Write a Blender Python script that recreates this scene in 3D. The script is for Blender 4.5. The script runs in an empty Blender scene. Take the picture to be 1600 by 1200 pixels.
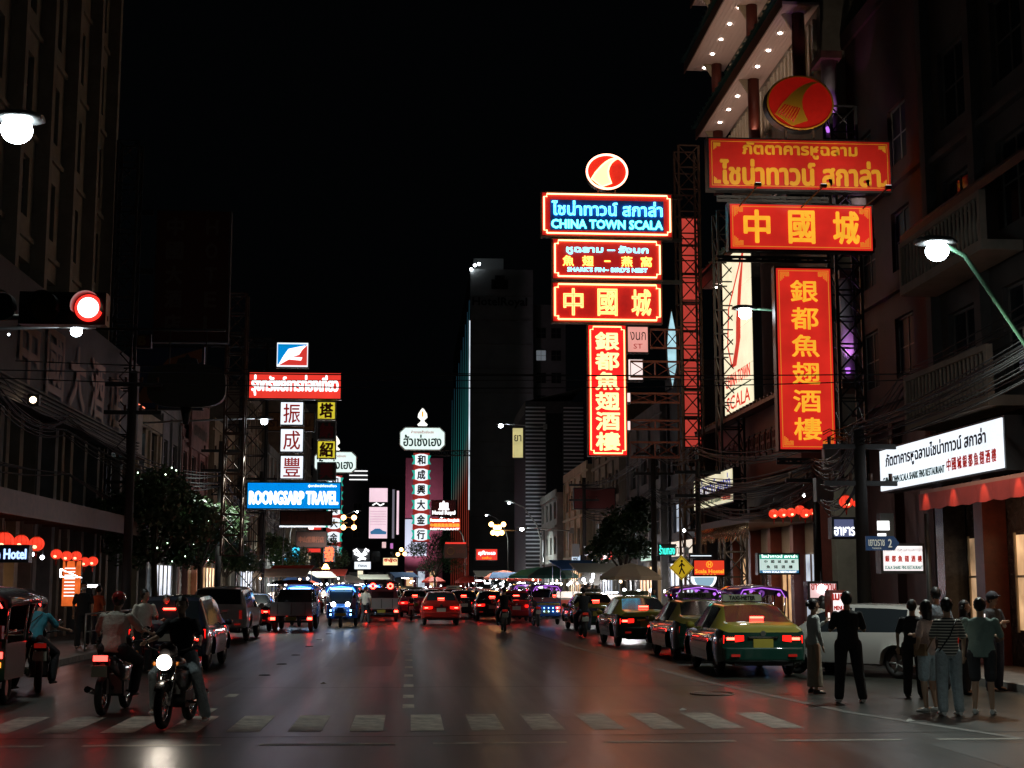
import bpy, bmesh, math, random
from mathutils import Vector, Matrix
random.seed(7)
sc = bpy.context.scene
R = math.radians
# ---------------------------------------------------------------- camera
cam_d = bpy.data.cameras.new('camera'); cam_d.lens = 50; cam_d.sensor_width = 36
cam_d.clip_start = .1; cam_d.clip_end = 2500
CAM = bpy.data.objects.new('camera', cam_d); sc.collection.objects.link(CAM)
CAM.location = (0, 0, 1.9); CAM.rotation_euler = (R(97.94), 0, R(-4.08))
sc.camera = CAM
# ---------------------------------------------------------------- night sky, exposure
wd = bpy.data.worlds.new('World'); sc.world = wd; wd.use_nodes = True
bg = wd.node_tree.nodes['Background']; bg.inputs[0].default_value = (.25, .32, .40, 1); bg.inputs[1].default_value = .0022
sc.view_settings.view_transform = 'Standard'; sc.view_settings.look = 'None'
sc.view_settings.exposure = 0; sc.view_settings.gamma = 1; sc.view_settings.use_curve_mapping = False
cy = sc.cycles
cy.use_denoising = True; cy.max_bounces = 5; cy.diffuse_bounces = 2; cy.glossy_bounces = 3
cy.transmission_bounces = 3; cy.transparent_max_bounces = 6; cy.sample_clamp_indirect = 3; cy.sample_clamp_direct = 0
cy.caustics_reflective = False; cy.caustics_refractive = False
cy.use_adaptive_sampling = True; cy.adaptive_threshold = .015; cy.use_light_tree = True

# camera-independent measuring aid: where a sight line of the photograph meets the plane y = depth, used only to read off real positions
_M = CAM.rotation_euler.to_matrix(); _F = 50/36*1600
def W(px, py, Y):
    d = _M @ Vector(((px-800)/_F, (600-py)/_F, -1)); t = Y/d.y
    return Vector((d.x*t, Y, 1.9+d.z*t))
# ---------------------------------------------------------------- materials
_mats = {}
def mat(name, col, rough=.6, metal=0, em=None, es=0, noise=0, nscale=6, bump=0, coat=0, spec=None, sample=True, rn=0, alpha=None):
    if name in _mats: return _mats[name]
    m = bpy.data.materials.new(name); m.use_nodes = True; nt = m.node_tree; b = nt.nodes['Principled BSDF']
    b.inputs['Base Color'].default_value = (*col, 1); b.inputs['Roughness'].default_value = rough; b.inputs['Metallic'].default_value = metal
    if coat: b.inputs['Coat Weight'].default_value = coat; b.inputs['Coat Roughness'].default_value = .04
    if spec is not None: b.inputs['Specular IOR Level'].default_value = spec
    if noise or bump or rn:
        tc = nt.nodes.new('ShaderNodeTexCoord'); n = nt.nodes.new('ShaderNodeTexNoise'); n.inputs['Scale'].default_value = nscale
        n.inputs['Detail'].default_value = 6; n.inputs['Roughness'].default_value = .65
        nt.links.new(tc.outputs['Object'], n.inputs['Vector'])
        if noise:
            mx = nt.nodes.new('ShaderNodeMix'); mx.data_type = 'RGBA'
            mx.inputs[6].default_value = (*[c*(1-noise) for c in col], 1); mx.inputs[7].default_value = (*[min(1, c*(1+noise)) for c in col], 1)
            mr = nt.nodes.new('ShaderNodeMapRange'); mr.inputs[1].default_value = .3; mr.inputs[2].default_value = .7
            nt.links.new(n.outputs['Fac'], mr.inputs[0]); nt.links.new(mr.outputs[0], mx.inputs[0]); nt.links.new(mx.outputs[2], b.inputs['Base Color'])
        if rn:
            mr = nt.nodes.new('ShaderNodeMapRange'); mr.inputs[1].default_value = .3; mr.inputs[2].default_value = .7
            mr.inputs[3].default_value = max(.02, rough-rn); mr.inputs[4].default_value = min(1, rough+rn)
            nt.links.new(n.outputs['Fac'], mr.inputs[0]); nt.links.new(mr.outputs[0], b.inputs['Roughness'])
        if bump:
            bp = nt.nodes.new('ShaderNodeBump'); bp.inputs['Strength'].default_value = bump; bp.inputs['Distance'].default_value = .03
            nt.links.new(n.outputs['Fac'], bp.inputs['Height']); nt.links.new(bp.outputs[0], b.inputs['Normal'])
    if em: b.inputs['Emission Color'].default_value = (*em, 1); b.inputs['Emission Strength'].default_value = es
    if not sample: m.cycles.emission_sampling = 'NONE'
    _mats[name] = m
    return m
def glow(name, col, s=1, var=0, vs=1.2, sample=True, spec=.2):
    """something that gives off light: a backlit panel, a tube, a lamp, a screen"""
    if name in _mats: return _mats[name]
    m = mat(name, tuple(c*.5 for c in col), .35, em=col, es=s, spec=spec, sample=sample)
    if var:
        nt = m.node_tree; b = nt.nodes['Principled BSDF']; tc = nt.nodes.new('ShaderNodeTexCoord'); n = nt.nodes.new('ShaderNodeTexNoise')
        n.inputs['Scale'].default_value = vs; n.inputs['Detail'].default_value = 3
        mr = nt.nodes.new('ShaderNodeMapRange'); mr.inputs[1].default_value = .3; mr.inputs[2].default_value = .7
        mr.inputs[3].default_value = s*(1-var); mr.inputs[4].default_value = s*(1+var)
        nt.links.new(tc.outputs['Object'], n.inputs['Vector']); nt.links.new(n.outputs['Fac'], mr.inputs[0]); nt.links.new(mr.outputs[0], b.inputs['Emission Strength'])
    return m
# ---------------------------------------------------------------- mesh helper
class MB:
    def __init__(s): s.v = []; s.f = []; s.s = []
    def add(s, vs, fs, smooth=False):
        o = len(s.v); s.v += [tuple(v) for v in vs]
        for f in fs: s.f.append([i+o for i in f]); s.s.append(smooth)
        return s
    def box(s, x0, y0, z0, x1, y1, z1, M=None):
        if x0 > x1: x0, x1 = x1, x0
        if y0 > y1: y0, y1 = y1, y0
        if z0 > z1: z0, z1 = z1, z0
        vs = [Vector(p) for p in ((x0,y0,z0),(x1,y0,z0),(x1,y1,z0),(x0,y1,z0),(x0,y0,z1),(x1,y0,z1),(x1,y1,z1),(x0,y1,z1))]
        if M is not None: vs = [M @ v for v in vs]
        return s.add(vs, [(0,3,2,1),(4,5,6,7),(0,1,5,4),(1,2,6,5),(2,3,7,6),(3,0,4,7)])
    def quad(s, a, b, c, d): return s.add([a, b, c, d], [(0,1,2,3)])
    def rings(s, rings, cap=True, smooth=True):
        n = len(rings[0]); o = len(s.v)
        for r in rings: s.v += [tuple(p) for p in r]
        for i in range(len(rings)-1):
            for k in range(n):
                s.f.append([o+i*n+k, o+i*n+(k+1) % n, o+(i+1)*n+(k+1) % n, o+(i+1)*n+k]); s.s.append(smooth)
        if cap:
            s.f.append([o+k for k in range(n)][::-1]); s.s.append(False)
            s.f.append([o+(len(rings)-1)*n+k for k in range(n)]); s.s.append(False)
        return s
    def tube(s, pts, r, n=6, cap=True, rs=None):
        pts = [Vector(p) for p in pts]; rr = []
        t0 = (pts[1]-pts[0]).normalized(); up = Vector((0,0,1)) if abs(t0.z) < .9 else Vector((1,0,0))
        u = t0.cross(up).normalized()
        for i, p in enumerate(pts):
            t = (pts[min(i+1, len(pts)-1)]-pts[max(i-1, 0)])
            t = t.normalized() if t.length > 1e-9 else t0
            u = (u-t*u.dot(t))
            u = u.normalized() if u.length > 1e-6 else t.orthogonal().normalized()
            w = t.cross(u); q = rs[i] if rs else r
            rr.append([p+(u*math.cos(6.28318*k/n)+w*math.sin(6.28318*k/n))*q for k in range(n)])
        return s.rings(rr, cap)
    def cyl(s, p0, p1, r0, r1=None, n=12): return s.tube([p0, p1], r0, n, True, [r0, r0 if r1 is None else r1])
    def ball(s, c, rx, ry=None, rz=None, n=10, m=7):
        ry = rx if ry is None else ry; rz = rx if rz is None else rz
        return s.rings([[(c[0]+rx*math.sin(a)*math.cos(6.28318*k/n), c[1]+ry*math.sin(a)*math.sin(6.28318*k/n), c[2]-rz*math.cos(a)) for k in range(n)]
                        for a in [math.pi*(.02+.96*i/m) for i in range(m+1)]])
    def torus(s, c, Rr, r, axis='x', n=20, m=8):
        c = Vector(c); o = len(s.v)
        for i in range(n):
            a = 6.28318*i/n
            for k in range(m):
                b = 6.28318*k/m; q = Rr+r*math.cos(b)
                p = {'x': Vector((r*math.sin(b), q*math.cos(a), q*math.sin(a))), 'y': Vector((q*math.cos(a), r*math.sin(b), q*math.sin(a))), 'z': Vector((q*math.cos(a), q*math.sin(a), r*math.sin(b)))}[axis]
                s.v.append(tuple(c+p))
        for i in range(n):
            for k in range(m):
                s.f.append([o+i*m+k, o+i*m+(k+1) % m, o+((i+1) % n)*m+(k+1) % m, o+((i+1) % n)*m+k]); s.s.append(True)
        return s
    def prism(s, poly, y0, y1):
        """polygon given in (x, z), extruded along y"""
        n = len(poly)
        return s.add([(x, y0, z) for x, z in poly]+[(x, y1, z) for x, z in poly],
                     [list(range(n))[::-1], list(range(n, 2*n))]+[[k, (k+1) % n, n+(k+1) % n, n+k] for k in range(n)])
    def mesh(s, name, m):
        me = bpy.data.meshes.new(name); me.from_pydata(s.v, [], s.f)
        me.polygons.foreach_set('use_smooth', s.s)
        bm = bmesh.new(); bm.from_mesh(me); bmesh.ops.recalc_face_normals(bm, faces=bm.faces); bm.to_mesh(me); bm.free()
        if m: me.materials.append(m)
        return me
    def build(s, name, m, parent=None, loc=None, rz=0): return place(name, s.mesh(name, m), parent, loc, rz)
def place(name, me, parent=None, loc=None, rz=0):
    o = bpy.data.objects.new(name, me); sc.collection.objects.link(o)
    if parent: o.parent = parent
    if loc is not None: o.location = loc
    if rz: o.rotation_euler = (0, 0, rz)
    return o
def tag(o, label=None, cat=None, group=None, kind=None):
    if label: o['label'] = label
    if cat: o['category'] = cat
    if group: o['group'] = group
    if kind: o['kind'] = kind
    return o
def thing(name, label, cat, loc=(0,0,0), rz=0, group=None):
    o = bpy.data.objects.new(name, None); sc.collection.objects.link(o); o.location = loc; o.rotation_euler = (0, 0, rz)
    return tag(o, label, cat, group)
_kids = {}
def kids(o):
    return [c for c in bpy.data.objects if c.parent == o]
def copy_tree(o, parent=None):
    c = o.copy(); sc.collection.objects.link(c)
    if parent: c.parent = parent
    for ch in kids(o): copy_tree(ch, c)
    return c
def dup(o, loc, rz, label, group=None, scale=1):
    c = copy_tree(o); c.location = loc; c.rotation_euler = (0, 0, rz); c['label'] = label; c.scale = (scale,)*3
    if group: c['group'] = group
    elif 'group' in c: del c['group']
    return c
def recolor(root, part, m):
    for ch in kids(root):
        if ch.name.split('.')[0] == part: ch.data = ch.data.copy(); ch.data.materials[0] = m
        recolor(ch, part, m) if kids(ch) else None
# ---------------------------------------------------------------- lettering
def text_geo(body, tubes=0, res=2, offset=0):
    c = bpy.data.curves.new('lettering', 'FONT'); c.body = body; c.size = 1; c.resolution_u = res; c.align_x = 'LEFT'
    if tubes: c.fill_mode = 'NONE'; c.bevel_depth = tubes; c.bevel_resolution = 0
    else: c.offset = offset
    ob = bpy.data.objects.new('lettering', c); sc.collection.objects.link(ob)
    dg = bpy.context.evaluated_depsgraph_get(); me = bpy.data.meshes.new_from_object(ob.evaluated_get(dg))
    v = [tuple(p.co) for p in me.vertices]; f = [list(p.vertices) for p in me.polygons]
    bpy.data.objects.remove(ob); bpy.data.curves.remove(c); bpy.data.meshes.remove(me)
    return v, f
def text(parent, body, cx, cz, w, h, m, y=0, bold=0, tubes=0, name='lettering', italic=0):
    """lettering fitted to a w by h box centred at (cx, cz) in the sign's plane"""
    v, f = text_geo(body, tubes, 1 if tubes else 2)
    x0 = min(p[0] for p in v); x1 = max(p[0] for p in v); y0 = min(p[1] for p in v); y1 = max(p[1] for p in v)
    sx = w/(x1-x0); sy = h/(y1-y0); mb = MB()
    stf = bool(tubes)
    offs = [(0, 0)] if not bold else [(0, 0)]+[(bold*math.cos(a), bold*math.sin(a)) for a in [k*math.pi/3 for k in range(6)]]
    for i, (ox, oz) in enumerate(offs):
        mb.add([(cx+(p[0]+italic*p[1]-(x0+x1)/2)*sx+ox, y-.002*i-(p[2]*min(sx, sy) if tubes else 0), cz+(p[1]-(y0+y1)/2)*sy+oz) for p in v], f)
    me = bpy.data.meshes.new(name); me.from_pydata(mb.v, [], mb.f); me.materials.append(m)
    o = place(name, me, parent)
    if stf: o['kind'] = 'stuff'
    return o
def chars_v(parent, s, cx, ztop, zbot, w, m, y, bold, fill=.84, **k):
    """a column of characters, each a part of its own"""
    n = len(s); st = (ztop-zbot)/n
    for i, ch in enumerate(s):
        text(parent, ch, cx, ztop-st*(i+.5), w, st*fill, m, y, bold, name='character', **k)
def chars_h(parent, s, x0, x1, cz, h, m, y, bold, fill=.8, **k):
    n = len(s); st = (x1-x0)/n
    for i, ch in enumerate(s):
        if ch in '- –': text(parent, '-', x0+st*(i+.5), cz, st*.3, h*.12, m, y, bold*.5, name='dash'); continue
        text(parent, ch, x0+st*(i+.5), cz, st*fill, h, m, y, bold, name='character', **k)
# ---------------------------------------------------------------- palette
ASPH = mat('asphalt', (.024,.0255,.0215), .31, noise=.4, nscale=1.1, rn=.035)
nt = ASPH.node_tree; _b = nt.nodes['Principled BSDF']
_tc = nt.nodes.new('ShaderNodeTexCoord'); _n = nt.nodes.new('ShaderNodeTexNoise'); _n.inputs['Scale'].default_value = 70; _n.inputs['Detail'].default_value = 5
_bp = nt.nodes.new('ShaderNodeBump'); _bp.inputs['Strength'].default_value = .10; _bp.inputs['Distance'].default_value = .012
nt.links.new(_tc.outputs['Object'], _n.inputs['Vector']); nt.links.new(_n.outputs['Fac'], _bp.inputs['Height']); nt.links.new(_bp.outputs[0], _b.inputs['Normal'])
_tm = nt.nodes.new('ShaderNodeMapping'); _tm.inputs['Scale'].default_value = (1.6,.05,1); _tn = nt.nodes.new('ShaderNodeTexNoise'); _tn.inputs['Scale'].default_value = 1.0; _tn.inputs['Detail'].default_value = 5
_tr = nt.nodes.new('ShaderNodeMapRange'); _tr.inputs[1].default_value = .35; _tr.inputs[2].default_value = .68; _tr.inputs[3].default_value = .29; _tr.inputs[4].default_value = .38
nt.links.new(_tc.outputs['Object'], _tm.inputs[0]); nt.links.new(_tm.outputs[0], _tn.inputs['Vector']); nt.links.new(_tn.outputs['Fac'], _tr.inputs[0]); nt.links.new(_tr.outputs[0], _b.inputs['Roughness'])
PAVE = mat('paving', (.13,.12,.11), .55, noise=.35, nscale=3, bump=.2)
KERB = mat('kerb concrete', (.22,.21,.19), .7, noise=.3, nscale=5)
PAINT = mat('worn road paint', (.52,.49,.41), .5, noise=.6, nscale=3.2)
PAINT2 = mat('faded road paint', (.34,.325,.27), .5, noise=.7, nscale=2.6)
BEIGE = mat('beige render', (.27,.23,.175), .85, noise=.25, nscale=1.5)
CREAM = mat('cream render', (.42,.35,.24), .85, noise=.25, nscale=1.2)
GREYW = mat('grey render', (.22,.22,.21), .85, noise=.3, nscale=1.2)
PINKW = mat('pink render', (.42,.24,.22), .85, noise=.25, nscale=1.5)
DARKW = mat('dark panel', (.05,.052,.06), .6, noise=.3, nscale=2)
REDW = mat('red lacquer wall', (.15,.032,.022), .5, noise=.25, nscale=3)
BROWN = mat('brown wood', (.13,.06,.035), .5, noise=.3, nscale=5)
GRANITE = mat('dark granite', (.05,.045,.045), .25, noise=.4, nscale=9)
CONC = mat('concrete', (.25,.24,.22), .85, noise=.3, nscale=2)
STEEL = mat('rusty steel', (.13,.075,.05), .6, .3, noise=.4, nscale=8)
STEELD = mat('dark steel', (.05,.05,.048), .5, .4)
GALV = mat('galvanised steel', (.32,.33,.32), .42, .7, noise=.2, nscale=6)
GREENP = mat('green painted pole', (.10,.22,.13), .4)
GLASSD = mat('dark window glass', (.02,.025,.03), .08, spec=.7)
BLACK = mat('black plastic', (.015,.015,.016), .4)
RUB = mat('rubber', (.02,.02,.02), .8)
CHROME = mat('chrome', (.75,.75,.75), .1, 1)
CABLE = mat('cable sheath', (.012,.012,.012), .65)
TILE = mat('green roof tile', (.03,.11,.09), .3, noise=.3, nscale=6)
WHITEP = mat('white paint', (.75,.73,.68), .5)
CEIL = mat('pink soffit board', (.62,.47,.42), .7)
FRAME = mat('window frame', (.15,.14,.12), .5)
REDP = glow('red backlit acrylic', (.70,.024,.015), .84, .2, .9)
REDD = mat('red sign sheet', (.62,.02,.012), .4, noise=.08, nscale=2)
YELL = glow('yellow backlit lettering', (1,.46,.03), .95, .12, 2)
YELR = glow('dim orange border line', (1,.28,.03), .6)
YELD = mat('yellow sign lettering', (.85,.42,.03), .4)
WARMT = glow('warm neon tube', (1,.42,.16), 4)
WARMT2 = glow('cream neon tube', (1,.62,.27), 3.4)
CYANT = glow('cyan neon tube', (.12,.75,1), 5)
AQUAT = glow('aqua neon tube', (.10,.9,.80), 5)
PEACHT = glow('peach neon tube', (1,.36,.22), 6)
WHITEG = glow('white backlit acrylic', (.86,.93,1), 1.15, .12, .8)
CREAMG = glow('cream backlit acrylic', (1,.86,.62), .95, .15, .8)
BLUEG = glow('blue backlit acrylic', (.0,.26,.80), 1.0, .12, .9)
REDG = glow('coral backlit acrylic', (.84,.045,.03), 1.0, .12, .9)
WHITEL = glow('white lit lettering', (1,1,1), 1.6)
LAMPW = glow('cold white lamp', (.82,.93,1), 30)
BULBW = glow('white bulb', (.9,.95,1), 14)
BULBY = glow('amber bulb', (1,.52,.16), 12)
TAIL = glow('tail lamp lit', (1,.03,.018), 26)
TAILS = glow('small tail lamp lit', (1,.04,.03), 7)
TAILM = glow('tail lamp red lens', (1,.012,.008), 2.2)
TAILD = mat('unlit tail lens painted glow', (.35,.015,.01), .15, coat=1, em=(1,.03,.02), es=.12)  # faint glow painted into unlit lenses and reflectors
HEAD = glow('headlamp lit', (1,.90,.75), 16)
HEADS = glow('small headlamp', (.9,.95,1), 14)
BLUEL = glow('blue lamp', (.05,.25,1), 8)
PURPL = glow('purple lamp', (.6,.18,1), 1.1)
LINEP = mat('worn edge line paint', (.11,.105,.095), .5, noise=.6, nscale=5)
PLATEW = mat('number plate', (.5,.48,.4), .4)
PLATEY = mat('yellow number plate', (.4,.33,.05), .4)
# ================================================================ ground
def sheet(name, x0, x1, y0, y1, z, m):
    return tag(MB().quad((x0,y0,z),(x1,y0,z),(x1,y1,z),(x0,y1,z)).build(name, m), kind='structure')
sheet('ground', -400, 400, -60, 1500, -.01, PAVE)
sheet('road', -8, 10.6, -20, 420, 0, ASPH)
def slab(name, x0, x1, y0, y1, z, m):
    return tag(MB().box(x0,y0,-.05,x1,y1,z).build(name, m), kind='structure')
slab('pavement', -15.5, -8.16, -20, 300, .13, PAVE)
slab('pavement', 10.76, 16, -20, 300, .13, PAVE)
slab('kerb', -8.158, -8, -20, 300, .14, KERB)
slab('kerb', 10.6, 10.758, -20, 300, .14, KERB)
# zebra crossing, one strip per painted bar
zeb = tag(bpy.data.objects.new('zebra_crossing', None), kind='structure'); sc.collection.objects.link(zeb)
bar = MB().quad((-.215,.1,0),(.215,.1,0),(.215,2.35,0),(-.215,2.35,0)).mesh('painted_bar', PAINT)
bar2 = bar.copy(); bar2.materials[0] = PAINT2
for i in range(18):
    x = -8+.79*i+.35
    if x > 5.7: break
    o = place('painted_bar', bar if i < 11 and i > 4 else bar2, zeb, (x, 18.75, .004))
wl = tag(bpy.data.objects.new('lane_markings', None), kind='structure'); sc.collection.objects.link(wl)
dash = MB().quad((-.09,0,0),(.09,0,0),(.09,.7,0),(-.09,.7,0)).mesh('painted_dash', PAINT)
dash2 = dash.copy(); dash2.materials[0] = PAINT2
for x, y in ((0,22.2),(0,24.1),(-2.98,21.7),(-2.98,24.5)): place('painted_dash', dash, wl, (x, y, .004))
for k in range(9):
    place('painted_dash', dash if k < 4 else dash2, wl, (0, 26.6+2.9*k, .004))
dotm = MB().cyl((0,0,0),(0,0,.012),.13,.10,10).mesh('road_stud', RUB)
for k, y in enumerate((30.2,34.2,38.4,43.5,48.5,54,60)): place('road_stud', dotm, wl, (-2.97, y, .002))
stop = MB()
for k in range(9): stop.quad((-7.9+2.05*k,17.3,.004),(-6.3+2.05*k,17.3,.004),(-6.3+2.05*k,17.46,.004),(-7.9+2.05*k,17.46,.004))
stop.build('stop_line', PAINT2, wl)
el = MB(); pts = [(10.6,12),(7.4,17.5),(6.4,21),(5.6,28),(4.9,40),(4.4,60)]
for a, b in zip(pts, pts[1:]): el.quad((a[0],a[1],.005),(a[0]+.16,a[1],.005),(b[0]+.16,b[1],.005),(b[0],b[1],.005))
el.build('edge_line', LINEP, wl)
tar = MB()
for y, x0, x1 in ((18.15,-8,9.5),(26.5,-3,7)):
    P = [(x0+(x1-x0)*i/30, y+.05*math.sin(i*1.3)+.03*random.random()) for i in range(31)]
    for a, b in zip(P, P[1:]): tar.quad((a[0],a[1],.006),(b[0],b[1],.006),(b[0],b[1]+.035,.006),(a[0],a[1]+.035,.006))
tar.build('tar_seam', RUB, wl)
for i, (x0, y0, x1, y1) in enumerate(((-5.6,25.5,-3.4,29.5),(2.2,20.6,4.4,21.9),(-1.9,33,-.4,41),(3.1,29,4.4,35),(6.2,14.6,9.0,17.0))):
    tag(MB().quad((x0,y0,.003),(x1,y0+.2,.003),(x1+.1,y1,.003),(x0-.05,y1-.1,.003)).build('asphalt_patch', mat('asphalt patch %d' % (i % 2), ((.019,.019,.018),(.032,.031,.029))[i % 2], (.37,.31)[i % 2], noise=.4, nscale=3)), kind='structure')
cov = thing('manhole_cover', 'round iron cover set in the asphalt right of the crossing', 'manhole cover', (5.2,24.6,0))
MB().cyl((0,0,0),(0,0,.008),.33,.33,24).build('lid', STEELD, cov); MB().torus((0,0,.006),.37,.02,'z',24,6).build('rim', STEEL, cov)
# ================================================================ buildings
def mesh_window(w, h, m_pane, nx=2, nz=2):
    fr = MB(); t = .06
    fr.box(-w/2,.12,0,-w/2+t,.2,h).box(w/2-t,.12,0,w/2,.2,h).box(-w/2+t,.12,0,w/2-t,.2,t).box(-w/2+t,.12,h-t,w/2-t,.2,h)
    for i in range(1, nx): x = -w/2+w*i/nx; fr.box(x-.025,.13,t,x+.025,.19,h-t)
    for i in range(1, nz): z = h*i/nz; fr.box(-w/2+t,.14,z-.02,w/2-t,.18,z+.02)
    return fr.mesh('window', FRAME), MB().box(-w/2+t,.155,t,w/2-t,.165,h-t).mesh('pane', m_pane)
def building(label, side, X, y0, y1, h, m, floors=(3.8,), fh=3.2, bays=4, wf=.55, win_h=1.7, depth=10, pil=None, pilm=None, shutters=True,
             ledge=.18, lit=(), lit_m=None, cat='building', z_from=0, group=None, name='building', panem=None, bal=(), glass_nz=2):
    """side -1 = left of the road (front faces +x), +1 = right (front faces -x), 0 = front faces the camera; local x runs along the front"""
    L = y1-y0
    if side == 0: t = thing(name, label, cat, (X, depth, 0), 0, group); depth = 12   # X = left end, depth = y of the front
    else: t = thing(name, label, cat, (X, y0 if side < 0 else y1, 0), R(90 if side < 0 else -90), group)
    g = floors[0]; n = max(1, int((h-g)/fh)); bw = L/bays; ww = bw*wf
    wall = MB().box(0,.3,0,L,depth,h)
    wall.box(0,0,h-.5,L,.3,h)
    zt = g+n*fh
    if zt < h-.5: wall.box(0,0,zt,L,.3,h-.5)
    for k in range(n):
        z = g+k*fh; s = z+.75
        wall.box(0,0,z,L,.3,s).box(0,0,s+win_h,L,.3,min(z+fh,h-.5))
        for b in range(bays+1):
            x0 = 0 if b == 0 else b*bw-(bw-ww)/2; x1 = L if b == bays else b*bw+(bw-ww)/2
            wall.box(x0,0,s,x1,.3,s+win_h)
    wall.box(0,0,g-.6,L,.3,g)
    for b in range(bays+1): x = b*bw; wall.box(max(0,x-.2),0,0,min(L,x+.2),.3,g-.6)
    wall.build('wall', m, t)
    wm, pm = mesh_window(ww, win_h, panem or GLASSD, 2, glass_nz); pl = None
    for k in range(n):
        for b in range(bays):
            w = place('window', wm, t, (b*bw+bw/2, 0, g+k*fh+.75)); p = pm
            if (k, b) in lit:
                if pl is None: pl = pm.copy(); pl.materials[0] = lit_m
                p = pl
            place('pane', p, w)
        if ledge: MB().box(-.02,-ledge,0,L+.02,-.003,.16).build('ledge', m, t, (0,0,g+k*fh+.02))
    MB().box(-.03,-.12,h-.35,L+.03,-.003,h+.25).build('cornice', m, t)
    if pil:
        pm_ = MB().box(-.17,-pil,0,.17,-.004,h-.5).mesh('pilaster', pilm or m)
        for b in range(bays+1): place('pilaster', pm_, t, (min(max(b*bw,.2),L-.2), 0, 0))
    if shutters:
        sm = MB(); sw = bw-.4; q = int((g-.7)/.13)
        for i in range(q): sm.box(-sw/2,.16+.02*(i % 2),.13+i*.13,sw/2,.26,.13+(i+1)*.13)
        sh = sm.mesh('roller_shutter', GALV if shutters is True else shutters)
        for b in range(bays): place('roller_shutter', sh, t, (b*bw+bw/2, 0, 0))
    for (k, x0, x1) in bal:
        z = g+k*fh+.15; balcony(t, x0, x1, z)
    return t
def balcony(t, x0, x1, z, m=None, out=1.1):
    m = m or BEIGE
    b = MB().box(x0,-out,z-.22,x1,-.19,z).build('balcony', m, t)
    r = MB().box(x0,-out,z+.95,x1,-out+.14,z+1.07).box(x0,-out,z+.002,x0+.14,-out+.14,z+.95).box(x1-.14,-out,z+.002,x1,-out+.14,z+.95)
    r.box(x0,-out+.14,z+.95,x0+.12,-.19,z+1.07).build('railing', m, b)
    ba = MB(); n = int((x1-x0)/.22)
    for i in range(1, n): x = x0+(x1-x0)*i/n; ba.tube([(x,-out+.07,z),(x,-out+.07,z+.3),(x,-out+.07,z+.6),(x,-out+.07,z+.95)], .05, 5, False, [.035,.06,.035,.04])
    ba.build('baluster', m, b)
    return b
WARMW = glow('warm lit room', (1,.25,.05), .2, .5, 1.5, sample=False)
COOLW = glow('cool lit shop room', (.75,.85,1), .55, .6, 1.3)
WARMS = glow('warm lit shop room', (1,.60,.30), .6, .6, 1.3)
# ---- left side
tl = building('tall beige hotel block with vertical piers rising out of the top left', -1, -12, 12, 54.8, 40, BEIGE, (12.4,), 3.3, 13, .5, 1.9, 14, .45, BEIGE, False, ledge=.1)
# its podium: band with gold letters, dark glazing and canopy
pod = MB().box(12,-1.0,6.9,46,-.46,10.6); pod.build('fascia', DARKW, tl)
for k in range(5): MB().box(12,-1.03-.02*k,6.95+.12*k,46,-1.0,7.0+.12*k).build('moulding', GREYW, tl)
gold = mat('gilded lettering', (.16,.085,.03), .4, .4)
for ch, yy in zip('中國大酒店', (41.2-12,44.2-12,47.2-12,50.2-12,53.4-12)): text(tl, ch, yy, 8.55, 2.1, 2.0, gold, -1.06, .05, name='character')
gp = MB().box(-.7,0,0,.7,.05,3.9)
gl = gp.mesh('shopfront_glass', GLASSD); 
for k in range(20):
    place('shopfront_glass', gl, tl, (13+2.1*k, .1, 4.7))
    MB().box(12-.2+2.1*k,-.5,0,12+.2+2.1*k,-.003,6.85).build('pier', GREYW if k % 3 else BEIGE, tl)
cn = MB().box(6,-2.2,3.72,44,-.51,3.95).box(6,-2.3,3.55,44,-2.21,4.15).build('canopy', BROWN, tl)
for k in range(18): MB().box(6.3+2.1*k,-2.2,3.62,6.42+2.1*k,-.52,3.718).build('joist', BROWN, cn)
MB().box(14,.35-.3,.15,44,.29,3.4).build('shopfront', mat('dark timber shopfront', (.09,.055,.04), .35, noise=.4, nscale=3), tl)
for a, b, m, z0, z1 in ((16.5,19.5,WARMS,.5,2.6),(24.3,25.8,WARMS,.4,2.4),(26.3,27.3,COOLW,2.3,2.9),(28.2,30.6,WARMS,.3,2.5),(20.6,22.6,mat('framed menu board', (.5,.36,.28), .5, em=(1,.6,.4), es=.12),1.3,2.2)):
    MB().box(a,-.03,z0,b,.03,z1).build('lit_opening', m, tl)
# floodlights on the fascia
for (px, py, m, s, lb) in ((52,625,glow('warm flood lens', (1,.75,.5), 5),.16,'small warm floodlight on the dark hotel fascia'), (14,523,BULBW,.05,'tiny white spotlight high on the left hotel wall')):
    Y = 12*2222/(640-px)*.9; p = W(px, py, Y)
    f = thing('floodlight', lb, 'floodlight', p); MB().box(-s,-.02,-s,s,.2,s).build('housing', BLACK, f); MB().cyl((0,-.04,0),(0,-.021,0),s*.6,s*.6,14).build('lens', m, f)
sh_specs = [(55.2,61,10.4,CREAM,2,'cream shophouse just past the hotel with corrugated hoarding on its front'),
            (61.2,70,9.4,CREAM,3,'cream three-bay shophouse with moulded window frames behind the cables'),
            (70.2,76,10.6,GREYW,2,'grey shophouse between the cream one and the pink gabled one'),
            (76.2,86,13.2,PINKW,3,'pinkish block with a raised name panel on the left'),
            (86.2,96,11.5,CREAM,3,'cream shophouse behind the largest left tree'),
            (96.2,108,15,BEIGE,4,'beige block behind the travel agency sign'),
            (108.3,124,12,GREYW,5,'grey shophouse row end beyond the travel sign on the left'),
            (124.3,142,18,BEIGE,5,'far beige block on the left behind the lanterns of amber globes')]
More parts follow.
